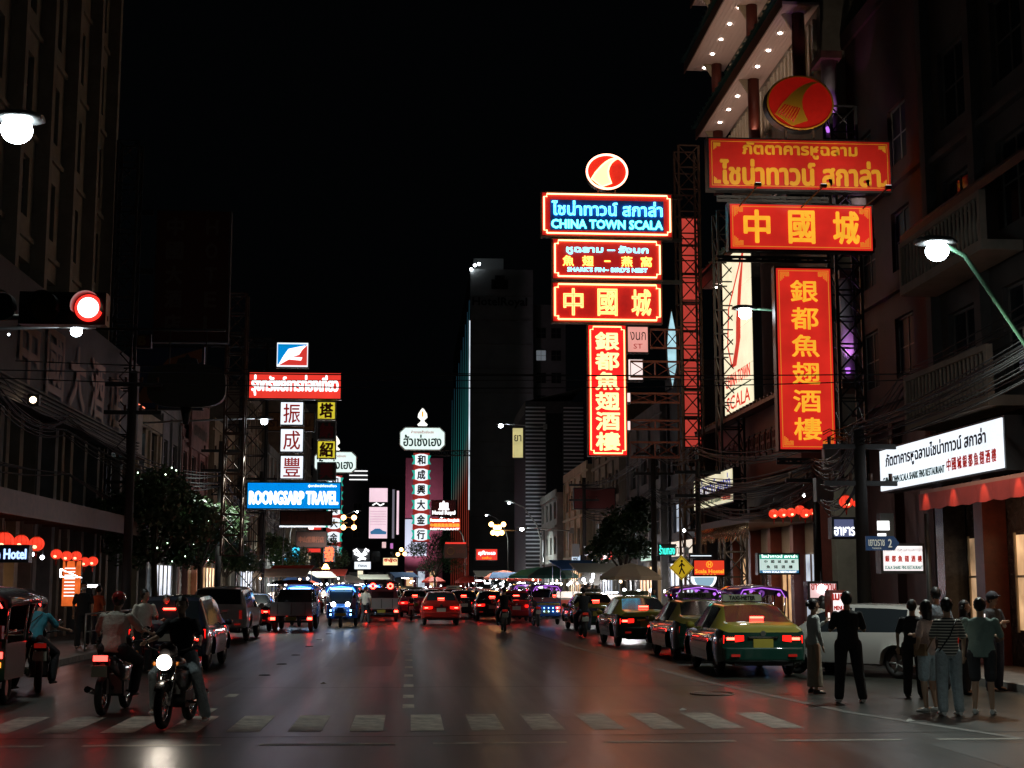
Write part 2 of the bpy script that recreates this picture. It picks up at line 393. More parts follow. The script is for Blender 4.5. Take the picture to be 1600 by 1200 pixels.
for y0, y1, h, m, bays, lb in sh_specs:
    building(lb, -1, -12.2+(y0 > 80)*(y0-80)*.05, y0, y1, h, m, (3.8,), 2.8, bays, .5, 1.6, 9, .12, m, True, lit=((0, 1),) if bays > 3 else (), lit_m=COOLW)
t = building('dark far block at the bend where the street disappears', 0, -11.5, 0, 16, 17, DARKW, (4,), 3.4, 6, .5, 1.6, 205, lit=((1,2),(2,4)), lit_m=COOLW)
building('low dark block closing the street behind the amber globes', 0, -22, 0, 10.4, 24, GREYW, (4,), 3.4, 4, .5, 1.6, 180, lit=((0,3),), lit_m=WARMS)
# shared covered walkway roof along the left shophouses
aw = thing('awning', 'long rusty metal awning above the left pavement past the hotel', 'awning', (-12.1,56,0), R(90))
MB().add([(0,-.2,4.3),(52,-.2,4.3),(52,-2.6,3.7),(0,-2.6,3.7),(0,-.2,4.36),(52,-.2,4.36),(52,-2.6,3.76),(0,-2.6,3.76)],[(0,1,2,3),(4,5,6,7),(0,1,5,4),(1,2,6,5),(2,3,7,6),(3,0,4,7)]).build('roof_sheet', STEEL, aw)
for k in range(14): MB().tube([(k*4,-.2,3.6),(k*4,-2.5,3.68)], .03).build('bracket', STEELD, aw)
hb = thing('hoarding', 'pale corrugated hoarding with a red lit top edge on the cream shophouse', 'hoarding', (-11.3,54.3,0), R(90))
cg = MB(); n = 56
for i in range(n):
    x = i*6.2/n; d = .05*(i % 2); cg.quad((x,-d,7.2),(x+6.2/n,-.05+d,7.2),(x+6.2/n,-.05+d,8.95),(x,-d,8.95))
cg.build('corrugated_sheet', mat('pale corrugated sheet', (.55,.46,.42), .6, noise=.25, nscale=2), hb)
MB().box(-.05,-.16,7.0,6.3,.2,7.14).box(-.05,-.1,9.02,6.3,.05,9.1).build('frame', STEEL, hb)
MB().box(0,-.1,9.16,6.2,-.06,9.2).build('light_strip', glow('dim red strip', (1,.2,.1), 1.2, .7, 2), hb)
# name panel on the pink block
npn = thing('name_board', 'cream name board with raised dark letters on the pinkish left block', 'sign', (-12.05,78,0), R(90))
MB().box(0,-.15,9.2,6.5,-.0,12).build('board', PINKW, npn); text(npn, 'โรงแรมไชน่า', 3.2, 10.4, 5, .9, BROWN, -.17, .03)
# ---- right side
rn = building('near right block with balconies above the red restaurant awning', 1, 13, 18, 34, 17.5, mat('dark grey render', (.085,.08,.072), .85, noise=.3, nscale=1.2), (5.6,), 3.3, 5, .5, 2.0, 9, .25, mat('dark grey render', (.13,.12,.11)), False, lit=(), bal=((0,.6,5.6),(0,7.4,12.6),(1,.6,5.6)))  # dark grey front with random tone
ev = MB()
ev.add([(-.1,-.8,10.3),(16,-.8,10.3),(16,-.26,10.7),(-.1,-.26,10.7),(-.1,-.8,10.5),(16,-.8,10.5),(16,-.26,10.95),(-.1,-.26,10.95)],[(0,1,2,3),(4,5,6,7),(0,1,5,4),(1,2,6,5),(2,3,7,6),(3,0,4,7)])
ev.build('eave', BROWN, rn)
MB().box(0,-.05,.12,16,.1,5.0).build('granite_front', GRANITE, rn)
for k in range(0, 15, 1): MB().box(k*1.03,-.062,.12,k*1.03+.99,-.051,1.3).build('granite_panel', GRANITE, rn); MB().box(k*1.03,-.062,1.33,k*1.03+.99,-.051,2.9).build('granite_panel', GRANITE, rn)
for k in range(1, 6):   # carved pillars
    x = (1.25,3.55,6.2,9,12)[k-1]; MB().box(x-.24,-.6,.13,x+.24,-.07,4.4).build('pillar', (GRANITE,mat('dark red pillar', (.12,.025,.015), .35, noise=.3, nscale=5),BROWN)[min(k-1,2)], rn)
for x, m in ((.6,mat('shop glass painted reflection', (.35,.36,.38), .3, noise=.3, nscale=2)),(2.35,glow('shop interior behind glass', (1,.62,.34), .38, .75, 1.8)),(4.9,WARMS),(7.6,COOLW)):  # pale grey of the first pane paints in a cool reflection
    w = MB().box(x-.55,-.12,.9,x+.55,-.07,2.9).build('shop_window', m, rn)
    fr = MB(); [fr.box(x+dx-.03,-.16,.85,x+dx+.03,-.122,2.95) for dx in (-.55,0,.55)]; fr.box(x-.52,-.15,2.0,x-.03,-.122,2.05).box(x+.03,-.15,2.0,x+.52,-.122,2.05).build('mullion', CREAM, w)
br = building('dark red block with purple lit column and orange windows behind the largest signs', 1, 15.25, 34.3, 47.5, 21, mat('dark maroon wall', (.06,.02,.018), .7, noise=.25, nscale=2), (7.5,), 3.4, 4, .5, 1.9, 9, None, None, False, lit=((3,0),), panem=mat('dusty curtained pane', (.02,.02,.022), .5, spec=.1), lit_m=WARMW)
# purple washed columns
for x, y, z0, z1, i in ((14.0,45.4,16.9,19.4,0),(14.05,44.3,8.6,11.6,1),(14.1,43.1,12.9,14.2,2)):
    c = thing('column', ('pale round column washed purple beside the oval emblem sign', 'purple lit column right of the tall red vertical sign', 'short purple lit column between the two widest red boards')[i], 'column', (x, y, 0))
    MB().cyl((0,0,z0-.3),(0,0,z1),.26,.26,16).build('shaft', mat('pale column', (.6,.5,.55), .6), c); MB().box(-.4,-.4,z0-.6,.4,.9,z0-.3).build('base', BROWN, c)
    MB().box(-.36,-.36,z1,.36,.9,z1+.25).build('capital', BROWN, c)
    MB().cyl((-.2,-.42,z0-.1),(-.2,-.38,z0+.05),.07,.09,8).build('uplight', PURPL, c)
    l = bpy.data.lights.new('uplight_lamp', 'SPOT'); l.energy = 70; l.color = (.75,.3,1); l.spot_size = R(60); l.shadow_soft_size = .05
    lo = bpy.data.objects.new('uplight_lamp', l); sc.collection.objects.link(lo); lo.parent = c; lo.location = (-.35,-.75,z0-.15); lo.rotation_euler = (R(180-14),0,R(-15))
# restaurant tower with lit galleries
rt = thing('restaurant_tower', 'restaurant tower with stacked lit galleries, red columns and round downlights', 'building', (14.45,62,0), R(-90))
MB().box(0,0,0,14.3,12,30).build('wall', mat('dim tower wall', (.30,.26,.2), .8, noise=.2, nscale=1.5), rt)
DL = glow('gallery downlight', (1,.9,.8), 26)
dlm = MB().cyl((0,0,-.03),(0,0,0),.07,.07,10).mesh('downlight', DL)
for zi, (z, ov) in enumerate(((15.2,1.35),(22.4,1.35),(25.6,1.85),(28.8,1.5))):
    e = MB().box(-1.1,-ov,z,14.3,-.003,z+.1).build('soffit', CEIL, rt)
    MB().box(-1.12,-ov-.05,z-.15,14.3,-ov-.003,z+.35).build('fascia', BROWN, rt)
    for i in range(9): MB().box(-1.05+.01,-ov+.05+i*(ov-.1)/9,z-.02,14.25,-ov+.05+(i+.82)*(ov-.1)/9,z-.004).build('soffit_board', CEIL, rt)
    MB().add([(-1.2,-ov-.2,z+.36),(14.3,-ov-.2,z+.36),(14.3,0,z+.95),(-1.2,0,z+.95),(-1.2,-ov-.2,z+.46),(14.3,-ov-.2,z+.46),(14.3,0,z+1.05),(-1.2,0,z+1.05)],[(0,1,2,3),(4,5,6,7),(0,1,5,4),(1,2,6,5),(2,3,7,6),(3,0,4,7)]).build('tile_roof', TILE, rt)
    for i in range(24): MB().tube([(-1.1+.64*i,-ov-.22,z+.49),(-1.1+.64*i,-.02,z+1.08)], .06, 5).build('roof_tile', TILE, rt)
    if zi != 0:
        for i in range(8): place('downlight', dlm, rt, (-.6+1.75*i, -ov*.55, z-.021))
        l = bpy.data.lights.new('gallery_bounce_fill', 'AREA'); l.shape = 'RECTANGLE'; l.size = 13; l.size_y = .2; l.energy = 42; l.color = (1,.72,.55)
        lo = bpy.data.objects.new('gallery_bounce_fill', l); sc.collection.objects.link(lo); lo.parent = rt; lo.location = (6.5,-ov*.45,z-2.2); lo.rotation_euler = (R(180),0,0)  # added unseen fill aimed up, in place of bounce from the downlights
        for i in range(3): MB().cyl((-.2+6.8*i,-.55,z-3.0),(-.2+6.8*i,-.55,z-.02),.24,.24,14).build('column', mat('deep red column', (.13,.025,.015), .5), rt)
        for i in range(26): MB().box(.1+.54*i,-.14,z-2.3,.34+.54*i,-.004,z-.35).build('wall_slat', mat('pale gallery slats', (.55,.46,.34), .6), rt)
        for i in range(3):   # corner brackets
            MB().add([(-.26+6.8*i,-.79,z-.6),(-.14+6.8*i,-.79,z-.6),(-.26+6.8*i,-1.15,z-.02),(-.14+6.8*i,-1.15,z-.02),(-.26+6.8*i,-.79,z-.02),(-.14+6.8*i,-.79,z-.02)],[(0,1,3,2),(0,4,5,1),(2,3,5,4),(0,2,4),(1,5,3)]).build('corner_bracket', CREAM, rt)
for i in range(2): place('downlight', dlm, rt, (-.5+.7*i, -.7, 15.2-.021))
# tiled lower roofs of the restaurant and its red frieze
fz = MB().box(0,-.9,5.9,13.5,-.003,8.5).build('frieze_wall', REDW, rt)
fm = MB().box(-.34,-.05,-.5,.34,0,.5).mesh('frieze_panel', mat('dark frieze panel', (.05,.02,.02), .5)); la = MB()
for a, b, c_, d in ((-.3,-.3,-.2,.3),(.2,-.3,.3,.3),(-.05,-.4,.05,.4),(-.3,-.05,.3,.05),(-.3,.32,.3,.4),(-.3,-.4,.3,-.32)): la.box(a,-.09,b,c_,-.051,d)
lam = la.mesh('lattice', REDW)
for i in range(15):
    p = place('frieze_panel', fm, rt, (.5+.88*i,-.901,7.2)); place('lattice', lam, p)
for z, x0, ov in ((8.6,0,1.9),(5.5,-.3,2.6)):
    MB().add([(x0,-ov,z-.35),(14,-ov,z-.35),(14,-.01,z+.2),(x0,-.01,z+.2),(x0,-ov,z-.2),(14,-ov,z-.2),(14,-.01,z+.36),(x0,-.01,z+.36)],[(0,1,2,3),(4,5,6,7),(0,1,5,4),(1,2,6,5),(2,3,7,6),(3,0,4,7)]).build('eave', BROWN, rt)
    for i in range(26): MB().tube([(x0+.1+.54*i,-ov-.03,z-.17),(x0+.1+.54*i,-.02,z+.38)], .07, 5).build('roof_tile', BROWN, rt)
for i in range(5): MB().box(.1+3.3*i,-.45,.1,.55+3.3*i,-.003,5).build('pilaster', REDW, rt)
for i, m in enumerate((WARMS, GRANITE, WARMS, COOLW)):
    MB().box(.75+3.3*i,-.06,.2,3.2+3.3*i,-.01,2.9).build('shopfront', m, rt)
    fr = MB(); [fr.box(.75+3.3*i+.8*q,-.12,.2,.8+3.3*i+.8*q,-.062,2.9) for q in range(4)]; fr.build('mullion', BROWN, rt)
# canopy with hanging fringe
cf = thing('canopy', 'brown entrance canopy with a glittering bead fringe, on the restaurant front', 'canopy', (13.4,58.6,0), R(-90))
MB().box(0,-1.6,4.0,9.5,.7,4.25).build('roof', BROWN, cf)
fr = MB(); 
for i in range(150): fr.cyl((.03+.0632*i,-1.62,3.98),(.03+.0632*i,-1.62,3.98-random.uniform(.35,.6)),.012,.016,4)
fr.build('bead_fringe', mat('copper beads', (.7,.42,.25), .25, .8), cf)
l = bpy.data.lights.new('canopy_lamp', 'AREA'); l.size = 8; l.size_y = .3; l.shape = 'RECTANGLE'; l.energy = 70; l.color = (1,.7,.5)
lo = bpy.data.objects.new('canopy_lamp', l); sc.collection.objects.link(lo); lo.parent = cf; lo.location = (4.7,-.6,3.95)
# beyond the tower
rs = [(63.5,72,12,DARKW,2,'dark narrow block behind the red steel mast'),(72.3,84,11,GREYW,3,'grey shophouse behind the right street tree'),(84.3,97,13,BEIGE,4,'beige shophouse above the white food stalls'),(97.3,112,10,CREAM,4,'low cream shophouse above the green parasol')]
for y0, y1, h, m, bays, lb in rs:
    building(lb, 1, 13.2-(y0-63)*.03, y0, y1, h, m, (3.6,), 2.9, bays, .5, 1.5, 9, .12, m, True, lit=((0,0),), lit_m=COOLW)
building('dim grey block between the louvred building and the stalls', 1, 11.6, 112.5, 126, 9, GREYW, (3.4,), 2.8, 4, .5, 1.4, 8)
# louvred block
lv = thing('louvred_building', 'block clad in white horizontal louvres with a dark central recess', 'building', (10.6,131,0))
MB().box(0,0,0,5.4,14,18.6).build('wall', DARKW, lv)
LV = mat('white louvre', (.75,.78,.82), .4)
lm = MB().box(0,-.14,0,1.85,-.02,.12).mesh('louvre', LV)
for i in range(42):
    z = 3.2+i*.36
    place('louvre', lm, lv, (0,0,z)); place('louvre', lm, lv, (3.55,0,z))
    if i < 12: place('louvre', lm, lv, (1.78,-.02,z))
MB().box(1.95,-.05,8,3.45,-.003,17.5).build('recess_glass', GLASSD, lv)
MB().box(-.05,-.4,2.4,5.45,-.003,3.1).build('canopy', WHITEP, lv)
MB().add([(-.1,0,17.4),(0,0,18.62),(5.4,0,19.9),(5.4,14,19.9),(0,14,18.62),(-.1,14,17.4)],[(0,1,2,3,4,5)]).build('roof', GREYW, lv)
# big dark hotel with LED fins on its street side
hr = thing('high_rise', 'tall unlit hotel tower with coloured light strips down its street side', 'building', (8.3,200,0))
MB().box(0,0,0,9.0,80,46.5).box(.6,4,46.6,5,30,49).build('wall', mat('tower wall', (.24,.26,.26), .8, noise=.2, nscale=.3), hr)
MB().box(9.01,3,0,14,70,42).build('side_wing', mat('tower wing', (.18,.18,.18), .8, noise=.2, nscale=.3), hr)
wm, pm = mesh_window(1.5, 1.6, GLASSD); pl = pm.copy(); pl.materials[0] = glow('cold lit far window', (.8,.9,1), .12)
for k in range(11):
    for b in range(2):
        w = place('window', wm, hr, (10.4+2.2*b, 2.78, 4+3.3*k)); place('pane', pl if (k, b) in ((9,0),(6,0)) else pm, w)
for k in range(12): MB().box(.2,-.12,4+3.5*k,8.8,-.003,4.12+3.5*k).build('floor_band', GREYW, hr)
text(hr, 'HotelRoyal', 4.2, 41.6, 7.8, 1.5, BLACK, -.1, .05)
MB().box(3.0,-.1,43.6,5.4,-.02,45.0).build('crest', BLACK, hr); MB().box(3.5,-.1,45.003,4.9,-.02,45.6).build('crest', BLACK, hr)
LED = mat('LED strip', (.05,.05,.05), .5)
nt = LED.node_tree; b_ = nt.nodes['Principled BSDF']; tc = nt.nodes.new('ShaderNodeTexCoord'); sp = nt.nodes.new('ShaderNodeSeparateXYZ'); rp = nt.nodes.new('ShaderNodeValToRGB')
mr = nt.nodes.new('ShaderNodeMapRange'); mr.inputs[2].default_value = 44
nt.links.new(tc.outputs['Object'], sp.inputs[0]); nt.links.new(sp.outputs[2], mr.inputs[0]); nt.links.new(mr.outputs[0], rp.inputs[0]); nt.links.new(rp.outputs[0], b_.inputs['Emission Color'])
cr = rp.color_ramp; cr.elements[0].position = 0; cr.elements[0].color = (.55,.06,.035,1); cr.elements[1].position = 1; cr.elements[1].color = (.02,.05,.10,1)
for p_, c_ in ((.38,(.6,.07,.04,1)),(.46,(.45,.35,.28,1)),(.56,(.05,.42,.38,1)),(.8,(.03,.17,.18,1))): e_ = cr.elements.new(p_); e_.color = c_
b_.inputs['Emission Strength'].default_value = .28
sm = MB().box(-.10,-.10,2,-.003,.10,42.5).mesh('light_strip', LED)
for i in range(9): place('light_strip', sm, hr, (0, 3+i*(6+i*.55), -i*.5))
MB().box(-.16,.1,12,-.003,.35,39).build('edge_light', glow('white edge light', (.75,.85,.95), .9, .6, .15), hr)
for dx, dz in ((.6,47.0),(1.2,47.2),(.1,46.4)): MB().ball((dx,-.2,dz),.22).build('roof_lamp', BULBW, hr)
# pink block behind the gold shop sign
pk = thing('pink_block', 'magenta painted block behind the tall green and white gold shop sign', 'building', (-.6,172,0))
MB().box(0,0,0,4.5,14,16.8).build('wall', mat('magenta render', (.42,.10,.17), .7, noise=.15, nscale=.8), pk)
MB().box(0,-.2,5,2.6,-.003,9.4).build('screen', mat('pale blue board', (.5,.6,.7), .5, em=(.6,.75,.9), es=.5), pk)
for i in range(3): MB().box(.2+1.4*i,-.05,1,1.0+1.4*i,-.004,3.2).build('shop_window', COOLW if i % 2 else WARMS, pk)

l = bpy.data.lights.new('added_wall_lamp', 'SPOT'); l.energy = 3200; l.color = (1,.75,.85); l.spot_size = R(70); l.spot_blend = .7; l.shadow_soft_size = .2  # added flood lamp on a post to brighten the magenta wall
lo = bpy.data.objects.new('added_wall_lamp', l); sc.collection.objects.link(lo); lo.parent = pk; lo.location = (1.5,-7,3.5); lo.rotation_euler = (R(125),0,0)
MB().box(1.3,-7.1,3.2,1.7,-6.9,3.45).cyl((1.5,-7,0),(1.5,-7,3.2),.05,.05,8).build('added_wall_lamp_stand', STEELD, pk)

l = bpy.data.lights.new('added_facade_lamp', 'SPOT'); l.energy = 1500; l.color = (.85,.93,1); l.spot_size = R(85); l.spot_blend = .8; l.shadow_soft_size = .2  # added lamp and post that make the louvred front paler
lo = bpy.data.objects.new('added_facade_lamp', l); sc.collection.objects.link(lo); lo.parent = lv; lo.location = (1.0,-7,3.6); lo.rotation_euler = (R(128),0,R(-12))
MB().box(.85,-7.1,3.3,1.15,-6.9,3.5).cyl((1,-7,0),(1,-7,3.3),.05,.05,8).build('added_facade_lamp_stand', STEELD, lv)
# ================================================================ hanging signs
def rect(x0, y0, x1, y1, Y):
    a = W(x0, (y0+y1)/2, Y); b = W(x1, (y0+y1)/2, Y); c = W((x0+x1)/2, y1, Y); d = W((x0+x1)/2, y0, Y)
    return (a.x+b.x)/2, c.z, b.x-a.x, d.z-c.z
def sbox(label, px, Y, panel, frame=BLACK, d=.35, name='sign', cat='sign', group=None, r=0, fr=.06):
    cx, zb, w, h = rect(*px, Y)
    s = thing(name, label, cat, (cx, Y, zb), 0, group)
    MB().box(-w/2,.0,0,w/2,d,h).build('casing', frame, s)
    MB().box(-w/2+fr,-.03,fr,w/2-fr,-.002,h-fr).build('panel', panel, s)
    s['w'] = w; s['h'] = h
    return s, w, h
def rim(s, w, h, m, t=.05, inset=.0, y=-.05, name='rim'):
    b = MB(); x = w/2-inset; z0 = inset; z1 = h-inset
    b.box(-x,y,z0,x,y+.04,z0+t).box(-x,y,z1-t,x,y+.04,z1).box(-x,y,z0+t,-x+t,y+.04,z1-t).box(x-t,y,z0+t,x,y+.04,z1-t)
    return b.build(name, m, s)
def corner_fret(s, w, h, m, ins=.16, q=.3):
    for sx in (-1, 1):
        for sz in (0, 1):
            b = MB(); X = sx*(w/2-ins); Z = ins if sz == 0 else h-ins; dz = 1 if sz == 0 else -1
            for k in range(3):
                a = q*(1-k*.3); o = q*k*.16
                b.box(X-sx*o,-.06,Z+dz*o,X-sx*(o+a),-.04,Z+dz*(o+.03)).box(X-sx*o,-.06,Z+dz*(o+.032),X-sx*(o+.03),-.04,Z+dz*(o+a))
                b.box(X-sx*(o+a),-.06,Z+dz*(o+.032),X-sx*(o+a-.03),-.04,Z+dz*(o+a*.5)); 
            b.build('corner_fret', m, s)
def neon_border(s, w, h, m, ins=.14, r=.032, notch=.16, y=-.11, n=1):
    for k in range(n):
        i = ins+k*.1; x = w/2-i; a = notch
        P = [(-x+a,y,i),(x-a,y,i),(x-a,y,i+a),(x,y,i+a),(x,y,h-i-a),(x-a,y,h-i-a),(x-a,y,h-i),(-x+a,y,h-i),(-x+a,y,h-i-a),(-x,y,h-i-a),(-x,y,i+a),(-x+a,y,i+a),(-x+a,y,i)]
        MB().tube(P, r, 5).build('neon_tube', m, s)
def emblem_shape(w, h):
    """the curved sail of the oval emblem in (x, z), unit box scaled to the oval"""
    P = [(.56,.76),(.36,.75),(.12,.65),(-.08,.50),(-.26,.31),(-.42,.10),(-.54,-.06),(-.74,-.42),(-.50,-.62),(-.25,-.84),(.21,-.64),(.13,-.45),(.07,-.22),(.05,.02),(.10,.26),(.20,.47),(.36,.65)]
    return [(x*w*.5, h/2+z*h*.5) for x, z in P]
def oval_sign(label, px, Y, panel, ring, sail, neon):
    cx, zb, w, h = rect(*px, Y)
    s = thing('emblem_sign', label, 'sign', (cx, Y, zb), 0, None)
    n = 40; el = lambda k: (w/2*k, )
    poly = [(w/2*math.cos(6.28318*i/n), h/2+h/2*math.sin(6.28318*i/n)) for i in range(n)]
    MB().prism(poly, 0, .35).build('casing', BLACK, s)
    MB().prism([(x*.96, h/2+(z-h/2)*.96) for x, z in poly], -.03, -.002).build('panel', panel, s)
    rp = [(x*.95, -.07, h/2+(z-h/2)*.95) for x, z in poly]; MB().tube(rp+rp[:2], .045 if neon else .03, 6, False).build('ring', ring, s)
    sh = emblem_shape(w, h)
    MB().prism(sh, -.075, -.035).build('sail', sail, s)
    if neon: MB().tube([(x, -.12, z) for x, z in sh+sh[:1]], .035, 5).build('neon_tube', WARMT2, s)
    else:
        for k in range(7): MB().tube([(-w*.33+k*w*.035,-.08,h*.30-k*h*.025),(-w*.22+k*w*.035,-.08,h*.46-k*h*.01)], .022, 4).build('brush_stroke', panel, s)
    for dx in (-w*.2, w*.2): MB().box(dx-.03,.1,-.25,dx+.03,.2,.1).build('bracket', STEEL, s)
    return s
def spots_below(s, w, zoff, n, e, col=(1,.85,.7), up=True, dist=1.0):
    """little floodlights along the edge of a sign, each with its own real lamp"""
    for i in range(n):
        x = -w/2+w*(i+.5)/n
        f = MB().box(x-.09,-dist-.06,zoff-.05,x+.09,-dist+.06,zoff+.04).build('floodlight', BLACK, s)
        MB().box(x-.08,-dist-.05,zoff+.041,x+.08,-dist+.05,zoff+.05).build('lens', WHITEL, f)
        MB().box(x-.015,-dist+.06,zoff-.03,x+.015,.02,zoff).build('arm', STEELD, f)
        l = bpy.data.lights.new('floodlight_lamp', 'SPOT'); l.energy = e; l.color = col; l.spot_size = R(75); l.spot_blend = .9; l.shadow_soft_size = .05
        o = bpy.data.objects.new('floodlight_lamp', l); sc.collection.objects.link(o); o.parent = s; o.location = (x, -dist, zoff+.08); o.rotation_euler = (R(180-64), 0, 0)
# --- nearest mast: four red signs, 42 m off
Y1 = 42
oval_sign('large dim red oval emblem sign with a yellow sail, topmost on the nearest mast', (1196,118,1303,205), Y1, mat('deep red enamel', (.55,.018,.012), .35, em=(1,.02,.01), es=.13, noise=.3, nscale=1.2), YELD, YELD, False)
s, w, h = sbox('wide red signboard with two rows of yellow Thai lettering under the large dim oval emblem', (1105,217,1393,299), Y1, REDD, BLACK)
rim(s, w, h, YELD, .02, .13); corner_fret(s, w, h, YELD, .19, .22)
text(s, 'ภัตตาคารหูฉลาม', -.0, h*.76, w*.62, h*.30, YELD, -.05, .022); text(s, 'ไชน่าทาวน์ สกาล่า', .0, h*.34, w*.86, h*.46, YELD, -.05, .035)
spots_below(s, w, -.5, 3, 210, dist=2.4)
s, w, h = sbox('red sign with three large yellow Chinese characters in a row, right side of the picture', (1138,318,1365,393), Y1, REDP, BLACK)
rim(s, w, h, YELR, .022, .12); corner_fret(s, w, h, YELR, .17, .28)
chars_h(s, '中國城', -w*.46, w*.46, h*.5, h*.66, YELL, -.05, .030, .56)
s, w, h = sbox('tall red vertical sign with six yellow Chinese characters, nearest and largest of its kind', (1213,417,1304,705), Y1, REDP, BLACK)
rim(s, w, h, YELR, .022, .12); corner_fret(s, w, h, YELR, .17, .28)
chars_v(s, '銀都魚翅酒樓', 0, h-.35, .25, w*.46, YELL, -.05, .016, .78)
# --- second mast: neon signs, 59 m off
Y2 = 59
NEOR = mat('red neon backing', (.6,.03,.025), .45, noise=.2, nscale=2, em=(1,.02,.02), es=.28)
NEOB = mat('blue neon backing', (.03,.10,.42), .45)
oval_sign('small bright oval neon emblem with a pale sail, topmost on the second mast', (915,241,981,297), Y2, glow('oval red acrylic', (.8,.03,.015), .75, .3, 1.5), PEACHT, glow('pale yellow sail', (1,.75,.35), 1.6), True)
s, w, h = sbox('neon sign reading CHINA TOWN SCALA under a row of blue Thai letters, cream tube border', (845,301,1051,371), Y2, NEOR, STEEL)
MB().box(-w*.43,-.04,h*.14,w*.43,-.031,h*.82).build('blue_board', NEOB, s)
neon_border(s, w, h, WARMT2, .13, .035, .12)
text(s, 'ไชน่าทาวน์ สกาล่า', 0, h*.63, w*.84, h*.33, BLUEG, -.05, .01); text(s, 'ไชน่าทาวน์ สกาล่า', 0, h*.63, w*.84, h*.33, CYANT, -.1, tubes=.022, name='neon_tube')
text(s, 'CHINA TOWN SCALA', 0, h*.28, w*.84, h*.19, AQUAT, -.06, .018); 
s, w, h = sbox("neon sign reading SHARK'S FIN - BIRD'S NEST below the CHINA TOWN SCALA one", (862,373,1035,438), Y2, NEOR, STEEL)
neon_border(s, w, h, WARMT2, .13, .035, .14)
text(s, 'หูฉลาม – รังนก', 0, h*.71, w*.74, h*.22, CYANT, -.1, tubes=.026, name='neon_tube'); chars_h(s, '魚翅-燕窩', -w*.44, w*.44, h*.45, h*.24, glow('yellow neon lettering', (1,.55,.10), 3), -.06, .014, .55)
text(s, "SHARK'S FIN~ BIRD'S NEST", 0, h*.245, w*.72, h*.10, CYANT, -.06, .008)
s, w, h = sbox('neon outlined red sign with three Chinese characters, second mast, above the neon vertical one', (862,441,1035,505), Y2, NEOR, STEEL)
neon_border(s, w, h, WARMT, .13, .04, .14)
chars_h(s, '中國城', -w*.46, w*.46, h*.5, h*.62, glow('peach lettering', (1,.50,.20), 1.1), -.05, .03, .54)
for i, ch in enumerate('中國城'): text(s, ch, (-.46+.92*(i+.5)/3)*w, h*.5, w*.18, h*.66, glow('yellow neon tube', (1,.50,.14), 3), -.1, tubes=.015, name='neon_tube')
s, w, h = sbox('tall neon bordered vertical sign with six Chinese characters, hanging on the second mast', (918,507,980,713), Y2, glow('red lit neon backing', (1,.012,.012), 1.5, .3, 1), STEEL)
neon_border(s, w, h, WARMT, .12, .03, .12)
chars_v(s, '銀都魚翅酒樓', 0, h-.3, .2, w*.58, glow('cream yellow lettering', (1,.62,.26), 2.2), -.05, .03, .86)
def plain(label, px, Y, m, txts=(), **k):
    s, w, h = sbox(label, px, Y, m, k.pop('frame', BLACK), **k)
    for (tx, x, z, tw, th, tm, b) in txts: text(s, tx, x*w, z*h, tw*w, th*h, tm, -.045, b)
    return s, w, h
PALE = glow('pale pink lit acrylic', (1,.42,.36), .8, .15, 1)
DK = mat('dark lettering', (.06,.05,.05), .5)
REDL = mat('red lettering', (.5,.03,.02), .5, em=(.6,.02,.01), es=.35)
plain('pale pink lit box with faint dark Thai letters beside the neon vertical sign', (979,509,1014,552), 61, PALE, (('งนก', 0, .62, .7, .3, DK, 0), ('ST', 0, .25, .4, .18, REDL, 0)))
plain('small blank white lit box below the pale pink one beside the neon vertical sign', (980,560,1006,596), 61, glow('pinkish white acrylic', (1,.78,.75), 1.1))
for y, lb in ((612,'upper'),(656,'lower')): plain('%s of two narrow white lit boxes showing past the neon vertical sign' % lb, (978,y,987,y+18), 61, glow('pinkish white acrylic', (1,.78,.75), 1.1))
s = thing('lens_sign', 'pointed blue and white lit sign hanging before the red wall strip', 'sign', W(1051,607,62), 0)
P = [(0,0),(.22,1.0),(.25,1.9),(.18,2.7),(0,3.6),(-.18,2.7),(-.25,1.9),(-.22,1.0)]
MB().prism(P, 0, .25).build('casing', STEEL, s); MB().prism([(x*.85,z*.94+.1) for x, z in P], -.03, -.002).build('panel', glow('bluish white lit film', (.45,.75,.85), .9, .4, 1.6), s)
# red wall strip behind the mast, neon light painted in as its own glow
s, w, h = plain('tall red wall panel with painted glow seen through the steel lattice mast', (1066,340,1094,700), 63, glow('salmon painted glow', (.72,.07,.05), .58, .15, .8), name='wall_panel')
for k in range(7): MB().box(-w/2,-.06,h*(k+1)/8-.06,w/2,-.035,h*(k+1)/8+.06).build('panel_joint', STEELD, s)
# vertical lit sign on the restaurant tower front (faces the road)
s = thing('sign', 'tall cream lit fin sign with a red brush emblem, on the restaurant tower front', 'sign', (13.0,57.8,8.6), R(-90))
MB().box(0,-.0,0,5.0,.35,6.6).build('casing', STEELD, s)
cm = glow('cream fin sign face', (1,.90,.62), 1.0, .12, .8); RL = mat('red brush paint', (.55,.03,.02), .4, em=(.75,.05,.03), es=.7)
for i in range(4): MB().box(.06,-.03,.06+1.63*i,4.94,-.002,.06+1.63*i+1.6).build('face_panel', cm, s)
MB().prism([(1.6,1.9),(2.3,1.9),(3.1,2.9),(3.2,4.2),(3.9,6.2),(3.0,5.0),(2.5,3.6),(2.4,2.8)], -.06, -.032).build('emblem', RL, s)
MB().tube([(1.6,-.05,1.95),(.9,-.05,2.9),(1.2,-.05,4.4),(3.9,-.05,6.25)], .03, 4).build('emblem_outline', RL, s)
text(s, 'CHINA TOWN', 2.5, 1.42, 4.2, .5, RL, -.045, .015); text(s, 'SCALA', 2.5, .5, 4.0, .55, RL, -.045, .015); MB().box(.3,-.05,.95,4.7,-.035,1.0).build('underline', mat('teal paint', (.05,.4,.35), .4), s)
